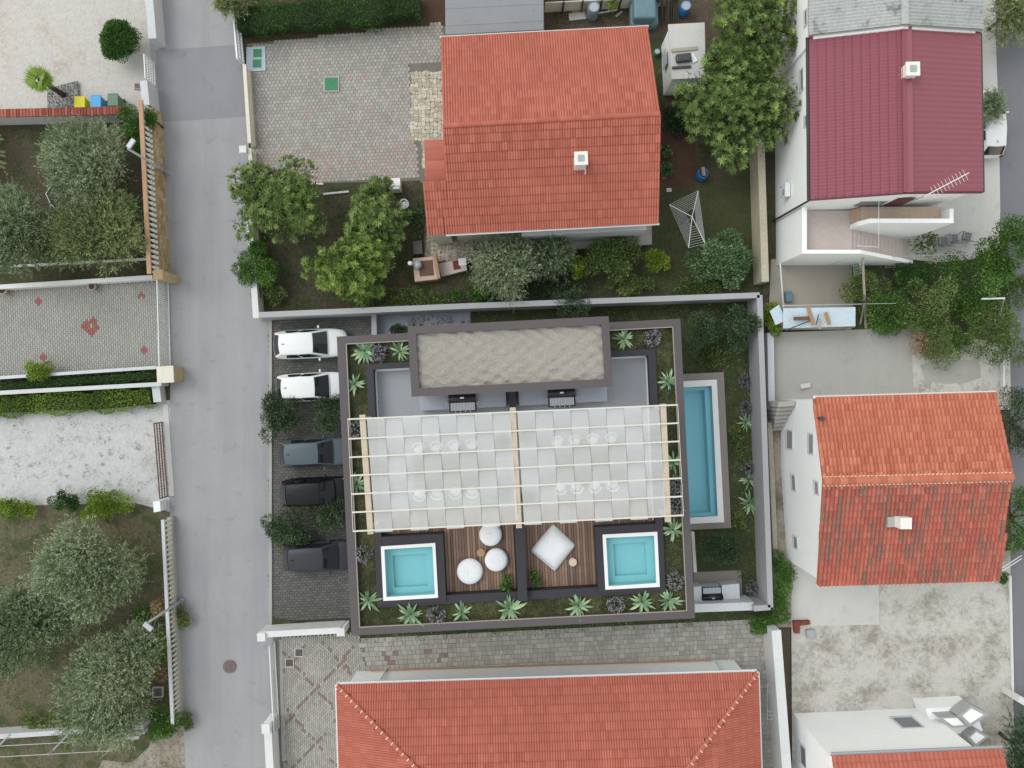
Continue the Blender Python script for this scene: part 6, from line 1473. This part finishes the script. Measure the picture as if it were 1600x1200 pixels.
# ------------------------------------------------------------------ cars
def paint(name, c, rough=.35): return gloss(name, c, rough, 0, 0, .25)
M['car_white'] = paint('car_white', sr(232, 232, 234, .88)); M['car_teal'] = paint('car_teal', sr(84, 96, 102)); M['car_black'] = paint('car_black', (.006, .006, .008, 1), .4); M['car_char'] = paint('car_charcoal', sr(58, 58, 66))
M['lamp_red'] = gloss('tail_lamp', (.16, .015, .015, 1), .3); M['lamp_clear'] = gloss('head_lamp', (.55, .57, .6, 1), .1)
def car(label, px, py, rz, mat, L=4.5, Wc=1.82, Hc=1.52, dark_top=None):
    c = W(px, py, .9); c.z = z_park + .03; t = thing('parked_car', label, 'car', c); R = Matrix.Rotation(rz, 3, 'Z')
    P = lambda x, y, z: c + R @ Vector((x*L/4.5, y*Wc/1.82, z*Hc/1.52))
    # lower body: sections from rear to front
    st = [(-2.22, .60, .50, .78), (-2.12, .78, .36, .92), (-1.85, .86, .28, .98), (-1.2, .90, .25, .99), (-.3, .91, .25, .97), (.6, .91, .25, .96), (1.1, .90, .25, .95), (1.55, .88, .27, .90), (1.95, .80, .30, .80), (2.15, .66, .38, .70), (2.25, .42, .46, .60)]
    m = MB(); vs = []; fs = []; k = 12
    for x, w, z0, z1 in st:
        sec = [(0, z0), (w*.85, z0), (w*.98, z0 + (z1-z0)*.3), (w, z0 + (z1-z0)*.6), (w*.95, z0 + (z1-z0)*.86), (w*.80, z1), (0, z1 + .03)]
        full = sec + [(-y, z) for y, z in sec[-2:0:-1]]; vs += [P(x, y, z) for y, z in full]
    for i in range(len(st) - 1):
        for j in range(k): fs.append((i*k + j, i*k + (j+1) % k, (i+1)*k + (j+1) % k, (i+1)*k + j))
    fs += [tuple(range(k-1, -1, -1)), tuple(range((len(st)-1)*k, len(st)*k))]; m.add(vs, fs); body = obj('body', m, mat, t); smooth_sub(body, 1)
    # cabin shell in body colour with glass set proud of it
    bf, br, tf, tr = (1.12, .80, .93), (-2.06, .76, .95), (.28, .63, 1.50), (-1.62, .62, 1.47)
    mid_t, mid_b = (-.6, .655, 1.52), (-.4, .83, .95)
    m = MB(); rings = [(bf, tf), (mid_b, mid_t), (br, tr)]
    vs = []
    def row(x, y, z, n=4, crown=.03): return [P(x + (.10 if x > 0 else -.10)*(1 - (2*i/n - 1)**2) , y*(1 - 2*i/n), z + crown*(1 - (2*i/n - 1)**2)) for i in range(n + 1)]
    B_f, T_f, T_m, T_r, B_r = row(*bf), row(*tf, crown=.04), [P(-.6, .655*(1 - 2*i/4), 1.52 + .04*(1 - (2*i/4 - 1)**2)) for i in range(5)], row(*tr, crown=.04), row(*br)
    vs = B_f + T_f + T_m + T_r + B_r; fs = [(r*5 + i, r*5 + i + 1, (r+1)*5 + i + 1, (r+1)*5 + i) for r in range(4) for i in range(4)]
    fs += [(0, 5, 10, 15, 20), (24, 19, 14, 9, 4)]; m.add(vs, fs); cab = obj('cabin', m, mat, t); bevel(cab, .05, 2); cab.data.polygons.foreach_set('use_smooth', [True]*len(cab.data.polygons))
    def pane(name, q, inset, lift, par, mt, n=6, bulge=0):
        a, b, c2, d = q; ctr = (a + b + c2 + d)/4; nr = (b - a).cross(d - a).normalized()
        if nr.dot(ctr - P(-.4, 0, .9)) < 0: nr = -nr
        vs = []
        for i in range(n + 1):
            f = inset + (1 - 2*inset)*i/n
            for g3 in (.06, .5, .95):
                p = a.lerp(b, f).lerp(d.lerp(c2, f), g3); vs.append(p + nr*(lift + bulge*(1 - (2*f - 1)**2)))
        m = MB(); m.add(vs, [(i*3 + j, i*3 + j + 1, i*3 + j + 4, i*3 + j + 3) for i in range(n) for j in range(2)]); return obj(name, m, mt, par, True)
    pane('windscreen', (B_f[0], B_f[4], T_f[4], T_f[0]), .05, .035, t, M['glass_dark'], 8, .085)
    pane('rear_window', (B_r[0], B_r[4], T_r[4], T_r[0]), .07, .035, t, M['glass_dark'], 8, .085)
    for s, i in ((1, 0), (-1, 4)):
        for fa, fb in ((.10, .46), (.50, .80)):
            lo = lambda f: P(bf[0] + (br[0]-bf[0])*f, s*(.80 + .03*math.sin(math.pi*f)), .97); hi = lambda f: P(tf[0] + (tr[0]-tf[0])*f, s*(.645 + .02*math.sin(math.pi*f)), 1.45)
            pane('side_window', (lo(fa), lo(fb), hi(fb), hi(fa)), .02, .02, t, M['glass_dark'], 3)
    for s in (-1, 1):
        m = MB(); q = P(.62, s*.98, .98); m.box(q, .12, .2, .14, rz); mi = obj('wing_mirror', m, mat, t); bevel(mi, .04)
        m = MB(); m.tube([P(.62, s*.86, .99), P(.62, s*.95, 1.02)], .03, 6); obj('mirror_stalk', m, M['black'], mi)
        m = MB(); m.add([P(2.02, s*.76, .66), P(2.17, s*.52, .62), P(2.06, s*.5, .76), P(1.80, s*.78, .80)], [(0, 1, 2, 3)]); hl = obj('headlight', m, M['lamp_clear'], t); sd = hl.modifiers.new('s', 'SOLIDIFY'); sd.thickness = .06; sd.offset = 1
        m = MB(); q = P(-2.12, s*.70, .80); m.box(q - Vector((0, 0, .12)), .12, .22, .2, rz); tl_ = obj('tail_light', m, M['lamp_red'], t); bevel(tl_, .03)
        for x in (-1.38, 1.38):
            w = P(x, s*.80, .33); m = MB(); ax = R @ Vector((0, 1, 0)); pts = [w - ax*.1, w - ax*.09, w + ax*.09, w + ax*.1]; m.tube(pts, [.28, .33, .33, .28], 20); wh = obj('wheel', m, M['rubber'], t, True)
            m = MB(); m.tube([w + ax*s*.098, w + ax*s*.115], [.21, .19], 14); obj('rim', m, M['chrome'], wh)
    m = MB(); m.tube([P(-1.35, 0, 1.53), P(-1.5, 0, 1.62)], .02, 6); obj('aerial', m, M['black'], t)
    m = MB(); m.box(P(2.26, 0, .42), .04, .52, .11, rz); obj('number_plate', m, M['plastic_white'], t)
    return t
car('upper white parked car, next to the wall behind the villa', 484, 537, TILT, M['car_white'], 4.7, 1.9)
car('lower white parked car with a dark bush covering its side', 487, 604.5, TILT, M['car_white'], 4.6, 1.85)
car('slate grey parked car below the upper bushes', 492, 707, TILT, M['car_teal'], 4.7, 1.88)
car('black parked car partly under a bush', 495, 769, TILT, M['car_black'], 4.7, 1.88)
car('charcoal parked car, lowest in the row', 500, 869, TILT, M['car_char'], 4.8, 1.92, 1.6)
car('white parked car half hidden by the maroon roof, beside the lane', 1546, 193, math.pi/2 + .02, M['car_white'], 4.4, 1.8)

# ------------------------------------------------------------------ bins, garden things, clutter
def wheelie_bin(label, px, py, col, rz=0):
    mt = plain('bin_' + label.split()[0], col, .5, .06, 2, 10, .03); zt = 1.05; c = W(px, py, zt); c.z = .02; t = thing('recycling_bin', label, 'bin', c); m = MB()
    m.add([c + Vector(v) for v in ((-.24, -.28, 0), (.24, -.28, 0), (.24, .26, 0), (-.24, .26, 0), (-.31, -.36, .95), (.31, -.36, .95), (.31, .34, .95), (-.31, .34, .95))], [(3, 2, 1, 0), (4, 5, 6, 7), (0, 1, 5, 4), (1, 2, 6, 5), (2, 3, 7, 6), (3, 0, 4, 7)]); obj('body', m, mt, t)
    m = MB(); m.box(c + Vector((0, -.01, .955)), .68, .76, .07); o = obj('lid', m, mt, t); bevel(o, .03)
    m = MB(); m.tube([c + Vector((-.3, .4, .95)), c + Vector((.3, .4, .95))], .025, 6); obj('handle', m, mt, t)
    for s in (-1, 1): m = MB(); m.tube([c + Vector((s*.2, .3, .1)), c + Vector((s*.26, .3, .1))], .1, 10); obj('wheel', m, M['rubber'], t)
wheelie_bin('yellow recycling bin beside the brick capped wall', 124, 160, sr(228, 212, 40)); wheelie_bin('blue recycling bin between the yellow and green bins', 149, 158, sr(64, 160, 216)); wheelie_bin('green recycling bin nearest the road', 176, 155.5, sr(84, 118, 96))
def pot(label, px, py, r, mat, h=.5):
    c = W(px, py, h); c.z = .02; t = thing('flower_pot', label, 'pot', c); m = MB(); m.lathe([(r*.65, 0), (r, h*.9), (r, h), (r*.8, h), (r*.75, h*.8)], c, 16); obj('pot', m, M[mat], t, True); m = MB(); m.lathe([(r*.77, h*.78), (r*.77, h*.82)], c, 12); obj('soil', m, M['earth_dark'], t)
M['terracotta_dull'] = plain('terracotta_dull', sr(176, 152, 148), .8, .12, 2); M['blue_plastic'] = plain('blue_plastic', sr(46, 110, 166), .45, .1, 2); M['tarp'] = plain('tarp', sr(104, 130, 142), .6, .18, 1.0, 5, .3); M['teal_tank'] = plain('teal_tank', sr(120, 136, 146), .5, .15, 2)
pot('round pinkish pot on the courtyard wall, middle one', 143, 447, .27, 'terracotta_dull'); pot('round pinkish pot at the left edge of the courtyard', 3, 453, .3, 'terracotta_dull')
def barrel(name, label, px, py, r, h, mat, extra=None):
    c = W(px, py, h); c.z = .02; t = thing(name, label, 'barrel', c); m = MB(); m.lathe([(r*.9, 0), (r, h*.1), (r*1.04, h*.33), (r, h*.36), (r*1.04, h*.66), (r, h*.7), (r*.95, h), (r*.84, h), (r*.8, h*.8)], c, 18); obj('drum', m, M[mat], t, True)
    if extra: m = MB(); m.beam(c + Vector((-.05, .35, h + .05)), c + Vector((.05, -.2, h + .03)), .2, .05); obj('board', m, M['timber'], t)
    else: m = MB(); m.lathe([(r*.8, h*.9), (r*.8, h*.95)], c, 18); obj('lid', m, M['metal_grey'], t)
barrel('rain_barrel', 'blue rain barrel with a board across it on the lawn', 1099, 270, .34, .9, 'blue_plastic', True)
barrel('water_drum', 'grey metal drum among scrap at the top edge', 928, 10, .38, 1.3, 'teal_tank'); barrel('water_drum', 'blue plastic drum beside the pile of poles at the top edge', 1072, 8, .36, 1.0, 'blue_plastic')
barrel('bucket', 'green bucket with a pale top beside the white shed', 1027, 80, .2, .5, 'cover_green')
# shed
t = thing('shed', 'small white shed with a concrete flat roof and junk on top', 'shed', W(1066, 90)); m = MB(); m.pp([(1047, 41), (1098, 38), (1100, 119), (1051, 122)], 2.7, 0); obj('wall', m, M['wall_white'], t)
m = MB(); m.pp([(1044, 38), (1101, 35), (1103, 121), (1049, 124)], 2.82, 2.7); rf = obj('roof', m, M['concrete_pale'], t)
m = MB(); p = W(1058, 128, .9); A, B = W(1036, 60, 0), W(1040, 140, 0); 
m = MB(); m.beam(W(1037.5, 80, 1.5), W(1039, 105, 1.5), .03, 1.0); obj('door', m, M['pad_blue'], t)
for lab, a, b, w, h2, mt in (('dark roll of roofing felt on the shed roof', (1056, 92), (1080, 89), .5, .3, 'metal_dark'), ('black batten on the shed roof edge', (1050, 106), (1080, 104), .15, .1, 'metal_dark'), ('grey plank across the shed roof', (1049, 79), (1090, 75), .22, .06, 'timber_grey'), ('pale board lying beside the roofing roll', (1080, 85), (1087, 97), .3, .05, 'plastic_white')):
    tt = thing('scrap_piece', lab, 'scrap', W(*a, 2.83)); m = MB(); m.beam(W(*a, 2.84 + h2/2), W(*b, 2.84 + h2/2), w, h2); o = obj('piece', m, M[mt], tt); bevel(o, min(h2, w)*.3, 2)
# covered car at the top edge
t = thing('covered_trailer', 'teal tarpaulin covered trailer at the top edge', 'trailer', W(1003, 10)); m = MB(); m.pp([(990, -30), (1024, -32), (1026, 28), (991, 28)], 1.7, .9); o = obj('tarpaulin', m, M['tarp'], t); bevel(o, .15, 3)
m = MB(); m.pp([(984, -36), (1028, -38), (1030, 38), (986, 40)], .95, .1); o = obj('tarpaulin_skirt', m, M['tarp'], t); bevel(o, .2, 3)
for x in (992, 1022): m = MB(); q = W(x, 10, .3); m.tube([q - Vector((.1, 0, 0)), q + Vector((.1, 0, 0))], .28, 14); obj('wheel', m, M['rubber'], t)
t = thing('pole_pile', 'bundle of thin brown poles standing at the top edge', 'poles', W(1046, 15))
for k in range(16): m = MB(); x = 1034 + k*1.7; m.tube([W(x + random.uniform(-2, 2), 40 + random.uniform(-6, 6), .1), W(x + random.uniform(-2, 2), -25, 1.4 + random.uniform(-.2, .2))], .035, 5); obj('pole', m, M['bark'], t)
t = thing('panel_fence', 'white panel fence with dark posts along the top edge', 'fence', W(860, 8))
for k in range(7):
    a, b = (852 + k*30, 4 - k*1.5), (880 + k*30, 2.5 - k*1.5); m = MB(); m.wall(a, b, .06, 1.2, .05); obj('panel', m, M['wall_cream'], t)
    m = MB(); q = W(881 + k*30, 3 - k*1.5, 1.4); m.box((q.x, q.y, 0), .1, .1, 1.4); obj('post', m, M['metal_dark'], t)
for lab, a, b, w, mt in (('pale stone slab lying on the grass at the top edge', (889, 27), (915, 24), .45, 'concrete_pale'), ('yellow plank behind the stone slab', (893, 17), (922, 14), .3, 'timber'), ('white batten on the ground near the grey drum', (934, 21), (966, 15), .08, 'plastic_white'), ('short pale board near the tarpaulin', (962, 26), (972, 18), .15, 'timber_grey')):
    tt = thing('board', lab, 'board', W(*a, .05)); m = MB(); m.beam(W(*a, .1), W(*b, .1), w, .06); obj('plank', m, M[mt], tt)
# rotary drier
b = W(1081, 339, 0); b = W(1073, 353, 0); top = W(1082, 338, 1.7); t = thing('rotary_clothes_drier', 'white rotary clothes drier with four arms on the lawn', 'clothes drier', (top.x, top.y, 0))
m = MB(); m.tube([Vector((top.x, top.y, 0)), top], .03, 8); obj('post', m, M['metal_white'], t); tips = [W(1091, 298, 1.95), W(1102, 381, 1.95), W(1076, 387, 1.95), W(1046, 320, 1.95)]
for q in tips: m = MB(); m.tube([top - Vector((0, 0, .1)), q], .025, 6); obj('arm', m, M['metal_white'], t)
for k in range(4):
    for f in [.35 + .65*i/8 for i in range(9)]: m = MB(); m.tube([top.lerp(tips[k], f), top.lerp(tips[(k+1) % 4], f)], .007, 4); obj('line', m, M['metal_white'], t)
m = MB(); m.lathe([(.16, .02), (.16, .05)], (top.x - .35, top.y - .45, 0), 14); tag(obj('ground_socket', m, M['metal_grey'], t))
# plastic chair, white box and fountain in the shrub garden
t = thing('garden_chair', 'white plastic garden chair beside the loquat and the bungalow path', 'chair', W(632, 322)); c = W(632, 320, .5); c.z = 0
m = MB(); m.lathe([(.22, .40), (.24, .43), (.02, .44)], c, 14); obj('seat', m, M['plastic_white'], t)
m = MB(); m.tube([c + Vector((.27*math.cos(a), .27*math.sin(a), .62 + .16*max(0, math.sin(a)))) for a in [-.5 + 4.1*i/12 for i in range(13)]], .05, 6); obj('backrest', m, M['plastic_white'], t)
for sx in (-1, 1):
    for sy in (-1, 1): m = MB(); m.tube([c + Vector((sx*.18, sy*.18, .42)), c + Vector((sx*.24, sy*.24, 0))], .02, 6); obj('leg', m, M['plastic_white'], t)
t = thing('meter_cabinet', 'white square cabinet between the loquat and the patio paving', 'cabinet', W(614, 290)); m = MB(); m.pp([(604, 280), (624, 279), (624, 295), (605, 296)], .95, 0); o = obj('casing', m, M['plastic_white'], t); m = MB(); m.pp([(603, 279), (625, 278), (625, 290), (604, 291)], 1.0, .955); obj('lid', m, M['plastic_white'], t)
t = thing('garden_oven', 'terracotta outdoor oven and sink with shelves at the end of the flagstone path', 'oven', W(665, 418))
m = MB(); m.pp([(645, 404), (680, 400), (684, 436), (648, 440)], .8, 0); bs = obj('base', m, M['tile_floor_tan'], t); m = MB(); m.pp([(654, 408), (676, 406), (678, 430), (656, 432)], .82, .5); obj('hearth', m, M['rust'], t)
m = MB(); m.pp([(676, 396), (681, 396), (688, 434), (683, 436)], 1.4, .8); obj('back_wall', m, M['timber'], t); m = MB(); m.tube([W(645, 412, .85), W(640, 411, 1.5)], .13, 8); obj('flue', m, M['plastic_white'], t)
m = MB(); m.lathe([(.2, 0), (.28, .2), (.25, .35), (.05, .38)], W(653, 415, .82), 14); obj('pot', m, M['metal_grey'], t, True)
m = MB(); m.pp([(684, 412), (726, 404), (730, 422), (690, 432)], .5, 0); obj('worktop', m, M['tile_floor'], t); m = MB(); m.pp([(707, 408), (718, 406), (720, 420), (709, 422)], .52, .5); obj('red_tile', m, M['brick_red'], t); m = MB(); m.pp([(716, 404), (728, 403), (729, 414), (717, 415)], .53, .5); obj('basin', m, M['plastic_white'], t)
t = thing('shelf_rack', 'small dark metal rack beside the flagstone path', 'rack', W(652, 388)); 
for z in (.2, .6, 1.0): m = MB(); m.pp([(645, 377), (659, 376), (660, 396), (646, 397)], z, z - .03); obj('shelf', m, M['metal_dark'], t)
for x, y in ((645, 377), (659, 376), (660, 396), (646, 397)): q = W(x, y, 1.0); m = MB(); m.box((q.x, q.y, 0), .04, .04, 1.05); obj('leg', m, M['metal_dark'], t)
# outdoor kitchen in the villa garden
t = thing('outdoor_kitchen', 'pale outdoor kitchen counter with back wall at the lower right of the villa', 'kitchen', W(1120, 930)); m = MB(); m.pp([(1084, 917), (1096, 916), (1096, 939), (1085, 939)], .95, 0); obj('counter', m, M['wall_grey'], t)
m = MB(); m.pp([(1128, 914.5), (1155, 912), (1156, 936), (1129, 937)], .95, 0); obj('counter', m, M['wall_grey'], t); m = MB(); m.pp([(1096, 916), (1128, 914.5), (1129, 937), (1096, 939)], .7, 0); obj('counter', m, M['wall_grey'], t)
m = MB(); m.pp([(1085.5, 944), (1177.5, 941), (1178, 953.5), (1086, 957)], 1.6, 0); obj('back_wall', m, M['wall_grey'], t)
grill('black gas grill in the outdoor kitchen of the villa garden', 1112, 926, .72, TILT + math.pi, 1, .85)
m = MB(); m.pp([(1084, 894), (1158, 891), (1160, 930), (1084, 932)], .1, 0); tag(obj('kitchen_deck', m, M['taupe_pale']), 'taupe deck in front of the outdoor kitchen', 'deck')
m = MB(); m.pp([(1080, 831), (1085, 831), (1089, 894), (1084, 894)], .45, 0); tag(obj('garden_step_wall', m, M['wall_cream']), 'narrow pale wall strip beside the villa, below the pool', 'wall')
# neighbour yard clutter
def lump(name, label, cat, pts, z, mat, zb=0.0, bev=.03): m = MB(); m.pp(pts, z, zb); t = thing(name, label, cat, W(*pts[0], zb)); o = obj('body', m, M[mat], t); bevel(o, bev); return t
M['sheet_white'] = plain('sheet_white', sr(206, 220, 232), .5, .1, 2, 6, .2)
t = thing('lean_to', 'lean to of white and pale blue corrugated sheets with boards on it', 'lean-to', W(1270, 500))
def slab4(p, th=.05):
    m = MB(); d = Vector((0, 0, th)); m.add(list(p) + [q - d for q in p], [(0, 1, 2, 3), (7, 6, 5, 4), (0, 4, 5, 1), (1, 5, 6, 2), (2, 6, 7, 3), (3, 7, 4, 0)]); return m
for k in range(4): xa, xb = 1224 + k*28, 1252.6 + k*28; obj('roof_sheet', slab4([W(xa, 513 - k*.8, 1.75 + .02*(k % 2)), W(xb, 512 - k*.8, 1.75 + .02*(k % 2)), W(xb, 481 - k*.4, 2.15 + .02*(k % 2)), W(xa, 481.5 - k*.4, 2.15 + .02*(k % 2))]), M['sheet_white'], t)
obj('loose_sheet', slab4([W(1203, 486, 2.0), W(1217, 476, 2.0), W(1229, 500, 1.8), W(1212, 508, 1.8)]), M['sheet_white'], t)
for x in (1226, 1334):
    for y in (484, 510): q = W(x, y, 1.7); m = MB(); m.box((q.x, q.y, 0), .1, .1, 1.7); obj('post', m, M['timber_grey'], t)
for lab, a, b, w, mt in (('brown board lying on the lean to sheets', (1240, 498), (1266, 497), .22, 'rust'), ('pinkish plank on the lean to, left one', (1263, 480), (1271, 508), .22, 'timber'), ('pinkish plank on the lean to, right one', (1290, 488), (1296, 507), .22, 'timber'), ('dark pole lying across the lean to', (1228, 516), (1266, 501), .07, 'metal_dark'), ('grey batten on the lean to between the planks', (1281, 498), (1281, 514), .16, 'timber_grey'), ('dark thin pipe on the lean to', (1279, 491), (1275, 508), .05, 'metal_dark')):
    tt = thing('board', lab, 'board', W(*a, 2.2)); m = MB(); m.beam(W(*a, 2.24), W(*b, 2.1), w, .04); obj('plank', m, M[mt], tt)
lump('blue_crate', 'blue grey plastic crate on the concrete neighbour yard', 'crate', [(1228, 455), (1238, 455), (1239, 471), (1229, 472)], .5, 'tarp')
lump('concrete_box', 'small pale box lying on the concrete yard', 'box', [(1251, 600), (1267, 598), (1267, 605), (1252, 608)], .35, 'concrete_pale')
t = thing('ladder', 'wooden ladder leaning below the white stair parapet', 'ladder', W(1385, 418))
for x in (0, 14): m = MB(); m.beam(W(1383 + x, 418, .1), W(1396 + x, 404, .5), .06, .06); obj('stile', m, M['timber_grey'], t)
for k in range(6): f = k/5; m = MB(); m.beam(W(1383 + 13*f, 418 - 14*f, .1 + .4*f), W(1397 + 13*f, 418 - 14*f, .1 + .4*f), .04, .05); obj('rung', m, M['timber_grey'], t)
lump('stone_slab', 'yellowish paving slab patch beside the vine', 'slab', [(1424, 366), (1460, 356), (1466, 392), (1424, 400)], .06, 'flagstone'); lump('stone_slab', 'orange brown slab below the ladder', 'slab', [(1412, 425), (1446, 421), (1447, 437), (1412, 438)], .06, 'tile_floor_tan')
def armchair(label, px, py, rz):
    c = W(px, py, .5); c.z = .05; t = thing('garden_chair', label, 'chair', c); R = Matrix.Rotation(rz, 3, 'Z'); P = lambda x, y, z: c + R @ Vector((x, y, z))
    m = MB(); m.prism([P(-.27, -.25, .45), P(.27, -.25, .45), P(.27, .25, .45), P(-.27, .25, .45)], .45); obj('seat', m, M['rattan'], t)
    m = MB(); m.beam(P(0, .27, .45), P(0, .42, .95), .54, .06, R @ Vector((0, -1, .3))); obj('backrest', m, M['rattan'], t)
    for s in (-1, 1):
        m = MB(); m.tube([P(s*.3, -.25, .05), P(s*.3, -.25, .65), P(s*.3, .3, .68)], .02, 6); obj('armrest', m, M['metal_grey'], t)
        for y in (-.25, .25): m = MB(); m.tube([P(s*.27, y, .45), P(s*.29, y*1.1, 0)], .02, 6); obj('leg', m, M['metal_grey'], t)
M['rattan'] = plain('rattan', sr(120, 122, 124), .8, .2, 6)
armchair('grey garden armchair, leftmost of three by the overgrown plot', 1473, 376, math.pi + .05); armchair('grey garden armchair, middle of three by the overgrown plot', 1490, 372, math.pi); armchair('grey garden armchair, rightmost of three and slightly turned', 1511, 369, math.pi - .2)
t = thing('roof_antenna', 'long television antenna on the lower edge of the maroon roof', 'antenna', W(1446, 307, 6)); a, b = W(1444, 307, 8.0), W(1514, 270, 8.4); base = a.lerp(b, .18); m = MB(); m.tube([Vector((base.x, base.y, 6.0)), base], .03, 6); obj('mast', m, M['metal_grey'], t); m = MB(); m.tube([a, b], .025, 6); obj('boom', m, M['metal_white'], t); d = (b - a).normalized(); s = Vector((-d.y, d.x, 0))
for k in range(10): q = a.lerp(b, .2 + .08*k); m = MB(); m.tube([q - s*.3, q + s*.3], .01, 4); obj('element', m, M['metal_white'], t)
lump('brick_stack', 'reddish brick stack at the corner of the pale concrete apron', 'bricks', [(1240, 971), (1266, 970), (1266, 976), (1250, 978), (1250, 990), (1242, 990)], .4, 'brick_red'); lump('concrete_block', 'grey concrete block beside the brick stack', 'block', [(1260, 985), (1273, 984), (1274, 997), (1262, 998)], .4, 'cement')
lump('post_box', 'white box on the gate post of the white gravel lot', 'box', [(239, 784), (250, 783), (251, 799), (240, 801)], .9, 'plastic_white')
lump('stepping_stone', 'small pale stone beside the vegetable plot', 'stone', [(1041, 294), (1049, 293), (1050, 299), (1042, 300)], .15, 'concrete_pale')
lump('parking_kerb', 'long concrete kerb between the road and the parking bays', 'kerb', [(420, 497), (425, 497), (425, 700), (425, 984), (419.5, 984), (420, 700)], .16, 'concrete')
lump('gate_kerb', 'weathered concrete kerb beside the sliding gate', 'kerb', [(421, 1049), (426, 1048), (430, 1115), (424, 1113)], .15, 'concrete'); lump('yard_kerb', 'narrow concrete kerb inside the sliding gate', 'kerb', [(436, 1000), (441, 1000), (446, 1190), (440, 1190)], .12, 'concrete')
t = thing('wire_rack', 'white wire drying rack leaning on the long white wall', 'rack', W(1195, 1105)); 
for y in (1070, 1080, 1112, 1118, 1124): m = MB(); m.tube([W(1199, y, .8), W(1210, y, .8)], .015, 5); obj('rod', m, M['metal_white'], t)
for x in (1199, 1210): m = MB(); m.tube([W(x, 1068, .8), W(x, 1125, .8)], .015, 5); obj('rod', m, M['metal_white'], t); m = MB(); m.tube([W(x, 1098, .8), W(x, 1098, .0)], .015, 5); obj('leg', m, M['metal_white'], t)
t = thing('hose', 'thin grey hose lying bent under the olive trees', 'hose', W(75, 300)); m = MB(); m.tube([W(82, 287, .1), W(72, 303, .12), W(80, 320, .1), W(92, 330, .1)], .05, 6); obj('tube', m, M['metal_grey'], t)
